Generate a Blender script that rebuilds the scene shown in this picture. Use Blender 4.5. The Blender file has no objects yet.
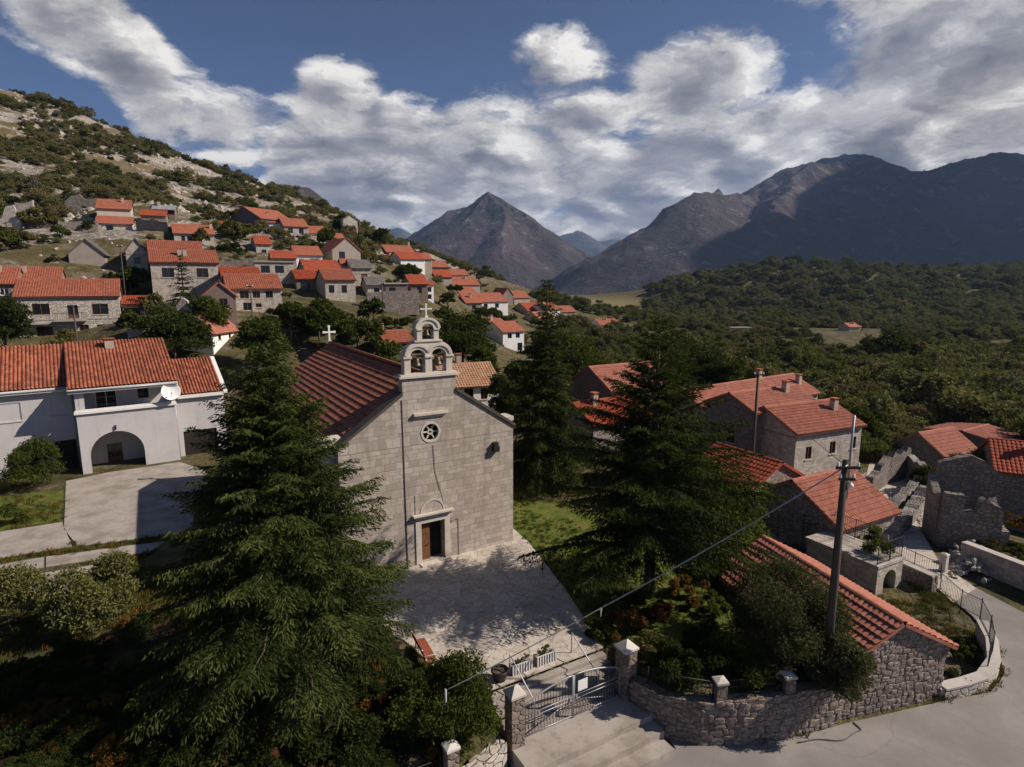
import bpy, bmesh, math, random
import numpy as np
from math import radians as R, sin, cos, tan, pi
from mathutils import Vector, Matrix

# ------------------------------------------------------------------ camera, sky, sun, exposure
SC = bpy.context.scene
COL = SC.collection
F_PX, PITCH, CAM_H, RW, RH = 597.0, R(9.55), 16.0, 1024, 767
cam = bpy.data.cameras.new('camera')
cam.sensor_fit = 'HORIZONTAL'; cam.sensor_width = 36.0; cam.lens = 36.0 * F_PX / RW
cam.clip_start = 0.2; cam.clip_end = 40000
camo = bpy.data.objects.new('camera', cam); COL.objects.link(camo)
camo.location = (0, 0, CAM_H); camo.rotation_euler = (R(90) - PITCH, 0, 0)
SC.camera = camo
SUN_EL, SUN_AZ = R(37.5), R(-1)            # azimuth measured from +X towards +Y
sd = Vector((cos(SUN_EL) * cos(SUN_AZ), cos(SUN_EL) * sin(SUN_AZ), sin(SUN_EL)))
sun = bpy.data.lights.new('sun', 'SUN'); sun.energy = 5.0; sun.angle = R(0.5); sun.color = (1.0, 0.893, 0.775)
suno = bpy.data.objects.new('sun', sun); COL.objects.link(suno)
suno.rotation_euler = sd.to_track_quat('Z', 'Y').to_euler()
SC.view_settings.view_transform = 'Standard'; SC.view_settings.look = 'None'
SC.view_settings.gamma = 1.0; SC.view_settings.use_curve_mapping = False
SC.view_settings.exposure = 0.30
HAZE = 6.0e-5
SC.cycles.volume_bounces = 0
SC.cycles.max_bounces = 5; SC.cycles.diffuse_bounces = 2; SC.cycles.glossy_bounces = 2
SC.cycles.transparent_max_bounces = 8; SC.cycles.use_denoising = True


def ray(px, py):
    u = (px - 512) / F_PX; v = (py - 383.5) / F_PX
    return (u, cos(PITCH) - v * sin(PITCH), -sin(PITCH) - v * cos(PITCH))
def at(px, py, Y):
    r = ray(px, py); t = Y / r[1]
    return Vector((r[0] * t, Y, CAM_H + r[2] * t))
def G(px, py, z=0.0):
    r = ray(px, py); t = (z - CAM_H) / r[2]
    return Vector((r[0] * t, r[1] * t, z))
def proj(x, y, z):
    z = z - CAM_H; d = y * cos(PITCH) - z * sin(PITCH); h = y * sin(PITCH) + z * cos(PITCH)
    return 512 + F_PX * x / d, 383.5 - F_PX * h / d

# ------------------------------------------------------------------ node helper
class N:
    def __init__(s, nt): s.nt = nt
    def __call__(s, typ, ins=None, **props):
        n = s.nt.nodes.new(typ)
        for k, v in props.items(): setattr(n, k, v)
        for k, v in (ins or {}).items():
            sock = n.inputs[k]
            if isinstance(v, bpy.types.NodeSocket): s.nt.links.new(v, sock)
            else: sock.default_value = v
        return n
    def math(s, op, a, b=0.0, c=0.0, clamp=False):
        return s('ShaderNodeMath', {0: a, 1: b, 2: c}, operation=op, use_clamp=clamp).outputs[0]
    def vmath(s, op, a, b=(0, 0, 0)):
        n = s('ShaderNodeVectorMath', {0: a, 1: b}, operation=op)
        return n.outputs['Value'] if op in ('DOT_PRODUCT', 'LENGTH', 'DISTANCE') else n.outputs[0]
    def ramp(s, fac, stops, interp='LINEAR'):
        n = s('ShaderNodeValToRGB', {0: fac}); cr = n.color_ramp; cr.interpolation = interp
        while len(cr.elements) < len(stops): cr.elements.new(0.5)
        for e, (p, c) in zip(cr.elements, stops):
            e.position = p; e.color = (c[0], c[1], c[2], 1) if hasattr(c, '__len__') else (c, c, c, 1)
        return n.outputs[0]
    def mix(s, fac, a, b, blend='MIX'):
        n = s('ShaderNodeMix', data_type='RGBA', blend_type=blend)
        for i, v in ((0, fac), (6, a), (7, b)):
            if isinstance(v, bpy.types.NodeSocket): s.nt.links.new(v, n.inputs[i])
            else: n.inputs[i].default_value = v if i == 0 else (v[0], v[1], v[2], 1)
        return n.outputs[2]
    def noise(s, vec, scale, detail=4, rough=0.55, out=0, dist=0.0):
        d = {'Scale': scale, 'Detail': detail, 'Roughness': rough, 'Distortion': dist}
        if vec is not None: d['Vector'] = vec
        return s('ShaderNodeTexNoise', d).outputs[out]
    def sstep(s, x, a, b):
        return s('ShaderNodeMapRange', {0: x, 1: a, 2: b, 3: 0.0, 4: 1.0}, interpolation_type='SMOOTHSTEP').outputs[0]

# ------------------------------------------------------------------ world: Nishita sky with clouds mixed in by direction
W = bpy.data.worlds.new('World'); SC.world = W; W.use_nodes = True
nt = W.node_tree; nt.nodes.clear(); n = N(nt)
sky = n('ShaderNodeTexSky', sky_type='NISHITA'); sky.sun_disc = False
sky.sun_elevation = SUN_EL; sky.sun_rotation = R(90) - SUN_AZ
sky.altitude = 2500; sky.air_density = 0.6; sky.dust_density = 0.9; sky.ozone_density = 4.0
bg = n('ShaderNodeBackground', {'Color': sky.outputs[0], 'Strength': 0.068})
tc = n('ShaderNodeTexCoord').outputs['Generated']
dirn = n.vmath('NORMALIZE', tc)
xyz = n('ShaderNodeSeparateXYZ', {0: dirn})
den = n.math('MAXIMUM', n.math('ADD', xyz.outputs[2], 0.27), 0.03)
def cloud_density(dx, dy):
    cx = n.math('ADD', n.math('DIVIDE', xyz.outputs[0], den), dx)
    cy = n.math('ADD', n.math('DIVIDE', xyz.outputs[1], den), dy)
    p = n('ShaderNodeCombineXYZ', {0: cx, 1: cy, 2: 5.2}).outputs[0]
    p2 = n.vmath('ADD', p, n.vmath('MULTIPLY', n.vmath('SUBTRACT', n.noise(p, 3.6, 5, 0.6, out=1), (0.5, 0.5, 0.5)), (0.42, 0.42, 0)))
    big = n.noise(p, 1.5, 3, 0.5)
    puff = n('ShaderNodeTexVoronoi', {'Vector': p2, 'Scale': 4.8, 'Smoothness': 0.5}, feature='SMOOTH_F1').outputs['Distance']
    fine = n.noise(p2, 6.0, 9, 0.62)
    d = n.math('ADD', n.math('MULTIPLY', big, 0.48), n.math('MULTIPLY', fine, 0.42))
    return n.math('ADD', d, n.math('MULTIPLY', n.math('SUBTRACT', 0.45, puff), 0.34))
d0 = cloud_density(0, 0)
d1 = cloud_density(0.07, -0.06)
def blob(px, py, inner, outer):
    r = Vector(ray(px, py)).normalized()
    return n.sstep(n.vmath('DOT_PRODUCT', dirn, tuple(r)), cos(R(outer)), cos(R(inner)))
cov = n.math('ADD', 0.0, 0.055)
for (px, py, i_, o_, w) in [(10, 130, 1, 11, -0.2), (215, 30, 1, 9, -0.2), (560, -20, 3, 13, -0.22), (400, -10, 2, 12, -0.2), (760, -15, 2, 10, -0.2), (235, 172, 0.5, 4, -0.10), (60, 85, 0.5, 4, -0.10),
                            (95, 32, 1, 6, 0.30), (340, 50, 1, 5.5, 0.20), (480, 110, 2, 16, 0.14), (190, 100, 1, 7, 0.20), (270, 120, 1, 7, 0.14), (350, 150, 1, 8, 0.14), (320, 195, 1, 6, 0.14), (620, 215, 2, 6, .12), (900, 60, 3, 18, 0.17), (690, 62, 1, 6, 0.17), (560, 70, 1, 6, 0.1), (1100, 60, 5, 20, 0.1), (620, 180, 5, 18, 0.12), (420, 190, 3, 9, 0.1), (680, 185, 1, 7, 0.14)]:
    cov = n.math('ADD', cov, n.math('MULTIPLY', blob(px, py, i_, o_), w))
# the cover thins out overhead and behind
cov = n.math('SUBTRACT', cov, n.math('MULTIPLY', n.sstep(xyz.outputs[2], 0.42, 0.62), 0.4))
cov = n.math('SUBTRACT', cov, n.math('MULTIPLY', n.sstep(xyz.outputs[1], 0.35, -0.1), 0.25))
dens = n.math('ADD', d0, cov)
alpha = n.sstep(dens, 0.465, 0.63)
thick = n.sstep(dens, 0.54, 0.86)
edge = n.math('SUBTRACT', d0, d1)
lit = n.math('ADD', n.math('MULTIPLY', edge, 3.2), n.math('SUBTRACT', 0.76, n.math('MULTIPLY', thick, 0.42)), clamp=True)
ccol = n.ramp(lit, [(0.0, (0.13, 0.135, 0.155)), (0.40, (0.27, 0.265, 0.275)), (0.75, (0.52, 0.50, 0.48)), (1.0, (0.82, 0.79, 0.74))])
cbg = n('ShaderNodeBackground', {'Color': ccol, 'Strength': 1.0})
below = n.sstep(xyz.outputs[2], -0.05, 0.0)
alpha = n.math('MULTIPLY', alpha, below)
mx = n('ShaderNodeMixShader', {0: alpha, 1: bg.outputs[0], 2: cbg.outputs[0]})
n('ShaderNodeOutputWorld', {'Surface': mx.outputs[0]})
W.cycles.sampling_method = 'MANUAL'; W.cycles.sample_map_resolution = 512

# ------------------------------------------------------------------ mesh helpers
class MB:
    """Collects faces with metric UVs and links them as one mesh object."""
    def __init__(s): s.v = []; s.f = []; s.uv = []; s.sm = []
    def face(s, pts, uv=None, smooth=False):
        i = len(s.v); s.v += [tuple(p) for p in pts]; s.f.append(list(range(i, i + len(pts)))); s.sm.append(smooth)
        if uv is None: uv = planar(pts)
        s.uv += uv
    def box(s, x0, x1, y0, y1, z0, z1, M=None, top=True, bottom=True):
        c = [Vector((x, y, z)) for z in (z0, z1) for y in (y0, y1) for x in (x0, x1)]
        if M is not None: c = [M @ p for p in c]
        for q in ((0, 1, 5, 4), (1, 3, 7, 5), (3, 2, 6, 7), (2, 0, 4, 6), (4, 5, 7, 6), (2, 3, 1, 0)):
            if q == (4, 5, 7, 6) and not top: continue
            if q == (2, 3, 1, 0) and not bottom: continue
            s.face([c[k] for k in q])
    def tube(s, pts, r, seg=8, cap=True):
        pts = [Vector(p) for p in pts]
        rr = r if hasattr(r, '__len__') else [r] * len(pts)
        rings = []
        for i, p in enumerate(pts):
            t = (pts[min(i + 1, len(pts) - 1)] - pts[max(i - 1, 0)]).normalized()
            a = t.cross(Vector((0, 0, 1)) if abs(t.z) < 0.9 else Vector((1, 0, 0))).normalized(); b = t.cross(a)
            rings.append([p + (a * cos(2 * pi * k / seg) + b * sin(2 * pi * k / seg)) * rr[i] for k in range(seg)])
        L = 0
        for i in range(len(pts) - 1):
            l = (pts[i + 1] - pts[i]).length
            for k in range(seg):
                k2 = (k + 1) % seg; u0 = k * 2 * pi * rr[i] / seg; u1 = (k + 1) * 2 * pi * rr[i] / seg
                s.face([rings[i][k], rings[i + 1][k], rings[i + 1][k2], rings[i][k2]], [(u0, L), (u0, L + l), (u1, L + l), (u1, L)], True)
            L += l
        if cap:
            s.face(rings[0]); s.face(rings[-1][::-1])
    def lathe(s, prof, c=(0, 0, 0), seg=16):
        c = Vector(c)
        for (r0, z0), (r1, z1) in zip(prof, prof[1:]):
            for k in range(seg):
                a0 = 2 * pi * k / seg; a1 = 2 * pi * (k + 1) / seg
                p = [c + Vector((r0 * cos(a0), r0 * sin(a0), z0)), c + Vector((r0 * cos(a1), r0 * sin(a1), z0)), c + Vector((r1 * cos(a1), r1 * sin(a1), z1)), c + Vector((r1 * cos(a0), r1 * sin(a0), z1))]
                if r0 < 1e-5: p = [p[0], p[2], p[3]]
                elif r1 < 1e-5: p = p[:3]
                s.face(p, None, True)
    def grid(s, V, uvs=None, smooth=False):
        """V: (rows, cols, 3) array."""
        r, c = V.shape[:2]
        for i in range(r - 1):
            for j in range(c - 1):
                q = [V[i, j], V[i, j + 1], V[i + 1, j + 1], V[i + 1, j]]
                s.face(q, [tuple(uvs[a, b]) for a, b in ((i, j), (i, j + 1), (i + 1, j + 1), (i + 1, j))] if uvs is not None else None, smooth)
    def build(s, name, m, parent=None):
        me = bpy.data.meshes.new(name); me.from_pydata(s.v, [], s.f)
        ul = me.uv_layers.new(name='UVMap'); ul.data.foreach_set('uv', [c for t in s.uv for c in t])
        me.polygons.foreach_set('use_smooth', s.sm)
        if isinstance(m, (list, tuple)):
            for k in m: me.materials.append(k)
        else: me.materials.append(m)
        if any(s.sm) and not all(s.sm) or any(s.sm):
            bm = bmesh.new(); bm.from_mesh(me); bmesh.ops.remove_doubles(bm, verts=bm.verts, dist=1e-5); bm.to_mesh(me); bm.free()
        me.update()
        o = bpy.data.objects.new(name, me); COL.objects.link(o); o.parent = parent
        return o

def planar(pts):
    a = Vector(pts[0]); nn = Vector((0, 0, 0))
    for i in range(1, len(pts) - 1): nn += (Vector(pts[i]) - a).cross(Vector(pts[i + 1]) - a)
    x, y, z = abs(nn.x), abs(nn.y), abs(nn.z)
    if z >= x and z >= y: return [(p[0], p[1]) for p in pts]
    if y >= x: return [(p[0], p[2]) for p in pts]
    return [(p[1], p[2]) for p in pts]

def np_mesh(name, V, Fq, m, parent=None, attr=None, smooth=False):
    """Fast mesh from arrays: V (n,3), Fq (m,k)."""
    me = bpy.data.meshes.new(name); k = Fq.shape[1]
    me.vertices.add(len(V)); me.vertices.foreach_set('co', np.ascontiguousarray(V, np.float32).ravel())
    me.loops.add(Fq.size); me.loops.foreach_set('vertex_index', np.ascontiguousarray(Fq, np.int32).ravel())
    me.polygons.add(len(Fq)); me.polygons.foreach_set('loop_start', np.arange(0, Fq.size, k, dtype=np.int32))
    me.polygons.foreach_set('loop_total', np.full(len(Fq), k, np.int32))
    me.polygons.foreach_set('use_smooth', np.full(len(Fq), smooth, bool))
    for kk, vv in (attr or {}).items():
        a = me.attributes.new(kk, 'FLOAT', 'POINT'); a.data.foreach_set('value', np.ascontiguousarray(vv, np.float32))
    me.materials.append(m); me.update(calc_edges=True)
    if name is None: return me
    o = bpy.data.objects.new(name, me); COL.objects.link(o); o.parent = parent
    return o

def extruded(name, outer, holes, depth, m, parent=None, M=None, res=1):
    """Outline in the local xz plane, extruded along +y by depth; holes cut through."""
    cu = bpy.data.curves.new(name, 'CURVE'); cu.dimensions = '2D'; cu.fill_mode = 'BOTH'; cu.extrude = depth / 2
    for pl in [outer] + list(holes):
        sp = cu.splines.new('POLY'); sp.points.add(len(pl) - 1)
        for p, q in zip(sp.points, pl): p.co = (q[0], q[1], 0, 1)
        sp.use_cyclic_u = True
    tmp = bpy.data.objects.new('tmp', cu); COL.objects.link(tmp)
    dg = bpy.context.evaluated_depsgraph_get(); dg.update()
    me = bpy.data.meshes.new_from_object(tmp.evaluated_get(dg)); bpy.data.objects.remove(tmp); bpy.data.curves.remove(cu)
    T = Matrix(((1, 0, 0, 0), (0, 0, -1, depth / 2), (0, 1, 0, 0), (0, 0, 0, 1)))
    me.transform(T)
    me.name = name
    while me.uv_layers: me.uv_layers.remove(me.uv_layers[0])
    ul = me.uv_layers.new(name='UVMap')
    for poly in me.polygons:
        nn = poly.normal
        for li in poly.loop_indices:
            p = me.vertices[me.loops[li].vertex_index].co
            if abs(nn.y) > 0.6: uv = (p.x, p.z)
            elif abs(nn.x) > 0.6: uv = (p.y, p.z)
            else: uv = (p.x, p.y)
            ul.data[li].uv = uv
        poly.use_smooth = False
    if M is not None: me.transform(M)
    me.materials.clear(); me.materials.append(m)
    o = bpy.data.objects.new(name, me); COL.objects.link(o); o.parent = parent
    return o

def circ(cx, cz, r, a0=0.0, a1=360.0, nseg=28):
    return [(cx + r * cos(R(a0 + (a1 - a0) * i / nseg)), cz + r * sin(R(a0 + (a1 - a0) * i / nseg))) for i in range(nseg + (1 if a1 - a0 < 360 else 0))]

def tag(o, label, cat, group=None, kind=None):
    if label: o['label'] = label
    if cat: o['category'] = cat
    if group: o['group'] = group
    if kind: o['kind'] = kind
    return o
def empty(name, loc, rz=0.0, label=None, cat=None, group=None):
    o = bpy.data.objects.new(name, None); COL.objects.link(o); o.location = loc; o.rotation_euler = (0, 0, rz)
    o.empty_display_size = 0.3
    return tag(o, label, cat, group)
def structure(o): o['kind'] = 'structure'; return o
def copy_tree(o, parent=None):
    c = o.copy(); COL.objects.link(c); c.parent = parent
    for ch in list(o.children): copy_tree(ch, c)
    return c

# numpy value noise
def _hash(ix, iy, seed):
    h = (ix.astype(np.int64) * 374761393 + iy.astype(np.int64) * 668265263 + seed * 974634757) & 0x7fffffff
    h = ((h ^ (h >> 13)) * 1274126177) & 0x7fffffff
    return ((h ^ (h >> 16)) & 0xffff) / 65535.0
def vnoise(x, y, seed=0):
    x0 = np.floor(x); y0 = np.floor(y); fx = x - x0; fy = y - y0
    fx = fx * fx * (3 - 2 * fx); fy = fy * fy * (3 - 2 * fy)
    a = _hash(x0, y0, seed); b = _hash(x0 + 1, y0, seed); c = _hash(x0, y0 + 1, seed); d = _hash(x0 + 1, y0 + 1, seed)
    return (a * (1 - fx) + b * fx) * (1 - fy) + (c * (1 - fx) + d * fx) * fy
def fbm(x, y, oct_=5, seed=0, ridged=False):
    s = 0; a = 0.5; f = 1.0
    for k in range(oct_):
        v = vnoise(x * f, y * f, seed + k)
        s = s + a * ((1 - np.abs(2 * v - 1)) if ridged else v); a *= 0.5; f *= 2.03
    return s
def smooth(a, b, x):
    t = np.clip((x - a) / (b - a), 0, 1); return t * t * (3 - 2 * t)

# ------------------------------------------------------------------ materials
MATS = {}
def mat(name, fn, rough=0.9, spec=0.2):
    m = bpy.data.materials.new(name); m.use_nodes = True
    n = N(m.node_tree); b = m.node_tree.nodes['Principled BSDF']
    b.inputs['Roughness'].default_value = rough; b.inputs['Specular IOR Level'].default_value = spec
    fn(n, b); MATS[name] = m; return m
def setc(n, b, c):
    if isinstance(c, bpy.types.NodeSocket): n.nt.links.new(c, b.inputs['Base Color'])
    else: b.inputs['Base Color'].default_value = (c[0], c[1], c[2], 1)
def bump(n, b, h, strength=0.5, dist=0.05):
    bn = n('ShaderNodeBump', {'Height': h, 'Strength': strength, 'Distance': dist})
    n.nt.links.new(bn.outputs[0], b.inputs['Normal'])
def UV(n): return n('ShaderNodeUVMap', uv_map='UVMap').outputs[0]
def OBJ(n): return n('ShaderNodeTexCoord').outputs['Object']
def POS(n): return n('ShaderNodeNewGeometry').outputs['Position']

def m_tile(name, base, alt, moss, pu=0.26, pv=0.38, moss_amt=0.3, bumpy=False):
    def fn(n, b):
        uv = UV(n)
        cell = n.vmath('FLOOR', n.vmath('DIVIDE', uv, (pu, pv, 1)))
        wn = n('ShaderNodeTexWhiteNoise', {0: cell}, noise_dimensions='3D').outputs['Value']
        c = n.mix(wn, base, alt)
        big = n.noise(OBJ(n), 0.55, 5, 0.6)
        c = n.mix(n.math('MULTIPLY', n.sstep(big, 0.48, 0.72), moss_amt), c, moss)
        sm = n.noise(uv, 9.0, 3)
        c = n.mix(n.math('MULTIPLY', n.sstep(sm, 0.5, 0.8), 0.35), c, tuple(x * 0.6 for x in base))
        setc(n, b, c)
        if bumpy:
            s = n('ShaderNodeSeparateXYZ', {0: uv})
            w = n.math('ABSOLUTE', n.math('SINE', n.math('MULTIPLY', s.outputs[0], pi / pu)))
            v = n.math('FRACT', n.math('DIVIDE', s.outputs[1], pv))
            bump(n, b, n.math('SUBTRACT', w, n.math('MULTIPLY', v, 0.7)), 0.8, 0.07)
        else: bump(n, b, sm, 0.3, 0.02)
    return mat(name, fn, 0.85)
m_tile('tile_orange', (0.36, 0.120, 0.070), (0.25, 0.082, 0.050), (0.17, 0.075, 0.045), moss_amt=0.45)
m_tile('tile_orange_near', (0.42, 0.145, 0.080), (0.22, 0.068, 0.040), (0.11, 0.055, 0.036), 0.30, 0.40, 0.55, False)
m_tile('tile_pink', (0.43, 0.172, 0.118), (0.32, 0.118, 0.082), (0.17, 0.085, 0.06), 0.26, 0.38, 0.35)
m_tile('tile_pink_near', (0.43, 0.168, 0.112), (0.30, 0.110, 0.075), (0.17, 0.085, 0.06), 0.26, 0.38, 0.3, False)
m_tile('tile_church', (0.34, 0.128, 0.080), (0.21, 0.076, 0.050), (0.12, 0.06, 0.04), 0.24, 0.42, 0.4, False)
m_tile('tile_old', (0.36, 0.17, 0.10), (0.44, 0.28, 0.17), (0.22, 0.15, 0.08), 0.24, 0.36, 0.6)
m_tile('tile_red', (0.36, 0.075, 0.035), (0.24, 0.052, 0.026), (0.10, 0.05, 0.03), 0.26, 0.38, 0.5)
m_tile('slate', (0.16, 0.14, 0.125), (0.10, 0.09, 0.085), (0.20, 0.18, 0.14), 0.5, 0.4, 0.4)

def m_brickstone(name, c1, c2, mortar, bw=0.62, rh=0.33, rough_n=0.5, stain=(0.12, 0.09, 0.07), st=0.5):
    def fn(n, b):
        uv = UV(n)
        wob = n.vmath('ADD', uv, n.vmath('MULTIPLY', n.vmath('SUBTRACT', n.noise(uv, 1.6, 3, out=1), (0.5, 0.5, 0.5)), (0.08, 0.06, 0)))
        sv = n('ShaderNodeSeparateXYZ', {0: wob}); v1 = n('ShaderNodeCombineXYZ', {1: sv.outputs[1]}).outputs[0]
        vv = n.math('ADD', sv.outputs[1], n.math('MULTIPLY', n.noise(v1, 1.1, 2), 0.9)); uu = n.math('ADD', sv.outputs[0], n.math('MULTIPLY', n.noise(wob, 0.55, 2), 1.1))
        wob = n('ShaderNodeCombineXYZ', {0: uu, 1: vv}).outputs[0]
        br = n('ShaderNodeTexBrick', {'Vector': wob, 'Color1': (0, 0, 0, 1), 'Color2': (1, 1, 1, 1), 'Mortar': (0.5, 0.5, 0.5, 1), 'Scale': 1.0, 'Mortar Size': 0.013, 'Mortar Smooth': 0.3, 'Bias': 0.0, 'Brick Width': bw, 'Row Height': rh})
        br.offset = 0.43; br.squash = 0.75; br.squash_frequency = 3
        c = n.mix(br.outputs[0], c1, c2)
        fine = n.noise(uv, 7.0, 6, 0.65); c = n.mix(n.math('MULTIPLY', n.sstep(fine, 0.42, 0.75), 0.5), c, tuple(x * 0.55 for x in c1))
        big = n.noise(n.vmath('MULTIPLY', uv, (1.6, 0.22, 1)), 0.9, 6, 0.65)
        c = n.mix(n.math('MULTIPLY', n.sstep(big, 0.5, 0.72), st), c, stain)
        c = n.mix(n.math('MULTIPLY', br.outputs[1], 0.75), c, mortar)
        setc(n, b, c)
        bump(n, b, n.math('SUBTRACT', n.math('MULTIPLY', fine, 0.5), br.outputs[1]), 0.6, 0.03)
    return mat(name, fn, 0.9)
m_brickstone('stone_ashlar', (0.50, 0.435, 0.375), (0.34, 0.29, 0.25), (0.23, 0.18, 0.145), 0.56, 0.32, st=0.55, stain=(0.22, 0.165, 0.13))
m_brickstone('stone_coursed', (0.54, 0.48, 0.415), (0.33, 0.285, 0.245), (0.22, 0.185, 0.155), 0.42, 0.24)

def m_rubble(name, c1, c2, mortar, scale=3.2, bstr=0.9, moss=None):
    def fn(n, b):
        uv = n.vmath('ADD', UV(n), n.vmath('MULTIPLY', n.noise(UV(n), 2.2, 4, out=1), (0.42, 0.42, 0)))
        uv = n.vmath('MULTIPLY', uv, (1, 1.35, 1))
        e = n('ShaderNodeTexVoronoi', {'Vector': uv, 'Scale': scale}, feature='DISTANCE_TO_EDGE', voronoi_dimensions='2D').outputs[0]
        cc = n('ShaderNodeTexVoronoi', {'Vector': uv, 'Scale': scale}, voronoi_dimensions='2D')
        rnd = n('ShaderNodeSeparateXYZ', {0: cc.outputs['Color']}).outputs[0]
        c = n.mix(rnd, c1, c2)
        fine = n.noise(UV(n), 11, 5, 0.65); c = n.mix(n.math('MULTIPLY', n.sstep(fine, 0.4, 0.75), 0.55), c, tuple(x * 0.5 for x in c2))
        c = n.mix(n.sstep(e, 0.07, 0.015), c, mortar)
        big = n.noise(UV(n), 0.7, 4); c = n.mix(n.math('MULTIPLY', n.sstep(big, 0.52, 0.75), 0.4), c, moss or tuple(x * 0.5 for x in c1))
        setc(n, b, c)
        bump(n, b, n.math('ADD', n.sstep(e, 0.0, 0.14), n.math('MULTIPLY', fine, 0.5)), bstr, 0.06)
    return mat(name, fn, 0.92)
m_rubble('stone_rubble', (0.40, 0.34, 0.29), (0.22, 0.185, 0.16), (0.11, 0.09, 0.075), 2.6)
m_rubble('stone_garden', (0.30, 0.24, 0.195), (0.18, 0.145, 0.12), (0.17, 0.138, 0.113), 3.0)
m_rubble('stone_dark', (0.31, 0.265, 0.235), (0.18, 0.155, 0.135), (0.12, 0.10, 0.085), 2.9)
m_rubble('stone_pale', (0.62, 0.56, 0.49), (0.42, 0.37, 0.32), (0.30, 0.26, 0.22), 2.2)
m_rubble('dry_stone', (0.46, 0.42, 0.37), (0.24, 0.21, 0.185), (0.05, 0.045, 0.04), 3.4)

def m_plain(name, c, var=0.18, sc=1.2, rough=0.85, stain=None, metal=0.0, spec=0.25):
    def fn(n, b):
        o = OBJ(n); a = n.noise(o, sc, 6, 0.6); f_ = n.noise(o, sc * 9, 4, 0.6)
        col = n.mix(n.math('MULTIPLY', n.sstep(a, 0.42, 0.75), var * 2.2, clamp=True), c, stain or tuple(x * 0.62 for x in c))
        col = n.mix(n.math('MULTIPLY', n.sstep(f_, 0.45, 0.8), var), col, tuple(x * 0.6 for x in c))
        if name.startswith('render'):
            sk = n.noise(n.vmath('MULTIPLY', o, (2.2, 2.2, 0.16)), 1.0, 6, 0.7); col = n.mix(n.math('MULTIPLY', n.sstep(sk, 0.52, 0.72), 0.32), col, tuple(x * 0.58 for x in c))
        setc(n, b, col); bump(n, b, f_, 0.25, 0.01); b.inputs['Metallic'].default_value = metal
    return mat(name, fn, rough, spec)
m_plain('render_white', (0.72, 0.70, 0.68), 0.12, 0.7, stain=(0.50, 0.47, 0.44))
m_plain('render_house', (0.50, 0.48, 0.48), 0.16, 0.45, stain=(0.36, 0.33, 0.32))
m_plain('render_cream', (0.56, 0.48, 0.38), 0.15, 0.7)
m_plain('render_grey', (0.34, 0.29, 0.25), 0.2, 0.8)
m_plain('render_tan', (0.42, 0.35, 0.28), 0.22, 0.9)
m_plain('render_shaded', (0.10, 0.10, 0.125), 0.1, 0.8)  # bluish shadow of the left-facing gable put into the wall colour
m_plain('render_brown', (0.20, 0.145, 0.12), 0.2, 0.8)
m_plain('slate_dark', (0.085, 0.072, 0.062), 0.25, 1.5)
m_plain('stone_trim', (0.56, 0.50, 0.43), 0.2, 1.5, stain=(0.33, 0.28, 0.23))
m_plain('stone_white', (0.64, 0.60, 0.54), 0.15, 2.0)
m_plain('concrete', (0.36, 0.32, 0.285), 0.25, 0.6)
m_plain('concrete_pale', (0.50, 0.455, 0.41), 0.22, 0.7)
m_plain('wood_brown', (0.16, 0.075, 0.035), 0.25, 3.0, 0.6)
m_plain('wood_red', (0.30, 0.075, 0.04), 0.25, 3.0, 0.55)
m_plain('wood_pole', (0.085, 0.068, 0.056), 0.3, 4.0)
m_plain('wood_grey', (0.26, 0.22, 0.19), 0.3, 4.0)
m_plain('bark', (0.11, 0.08, 0.06), 0.35, 5.0, 0.95)
m_plain('metal_dark', (0.05, 0.048, 0.045), 0.2, 3.0, 0.5, metal=0.6)
m_plain('metal_grey', (0.34, 0.34, 0.35), 0.12, 3.0, 0.45, metal=0.3)
m_plain('metal_white', (0.66, 0.65, 0.63), 0.1, 3.0, 0.45)
m_plain('metal_roof', (0.42, 0.42, 0.42), 0.12, 1.0, 0.4, metal=0.4)
m_plain('bronze', (0.085, 0.07, 0.045), 0.3, 4.0, 0.45, metal=0.7)
m_plain('paint_white', (0.78, 0.77, 0.74), 0.06, 2.0, 0.5)
m_plain('cable_black', (0.10, 0.095, 0.09), 0.1, 2.0, 0.6)
m_plain('interior_dark', (0.025, 0.02, 0.018), 0.1, 2.0)  # near-black stands for unlit rooms behind doors and openings
m_plain('terracotta', (0.34, 0.12, 0.06), 0.2, 3.0)
m_plain('rock', (0.40, 0.36, 0.315), 0.35, 1.1, 0.95, stain=(0.27, 0.235, 0.2))
def fn(n, b):
    setc(n, b, (0.012, 0.014, 0.017))
mat('glass_dark', fn, 0.12, 0.5)
def fn(n, b):
    setc(n, b, (0.10, 0.16, 0.26))
mat('glass_blue', fn, 0.2, 0.5)

def m_leaf(name, c1, c2, c3=None, trans=0.22):
    m = bpy.data.materials.new(name); m.use_nodes = True; m.node_tree.nodes.clear(); n = N(m.node_tree)
    t = n('ShaderNodeAttribute', attribute_name='tint').outputs['Fac']
    oi = n('ShaderNodeObjectInfo').outputs['Random']
    f_ = n.math('ADD', n.math('MULTIPLY', t, 0.75), n.math('MULTIPLY', oi, 0.35), clamp=True)
    c = n.ramp(f_, [(0.0, c1), (0.6, c2), (1.0, c3 or c2)])
    d = n('ShaderNodeBsdfDiffuse', {'Color': c})
    tr = n('ShaderNodeBsdfTranslucent', {'Color': n.mix(0.5, c, (0.14, 0.17, 0.02))})
    mx = n('ShaderNodeMixShader', {0: trans, 1: d.outputs[0], 2: tr.outputs[0]})
    n('ShaderNodeOutputMaterial', {'Surface': mx.outputs[0]})
    MATS[name] = m; return m
m_leaf('leaf_conifer', (0.017, 0.025, 0.009), (0.043, 0.058, 0.016), (0.105, 0.118, 0.034), 0.16)
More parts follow.
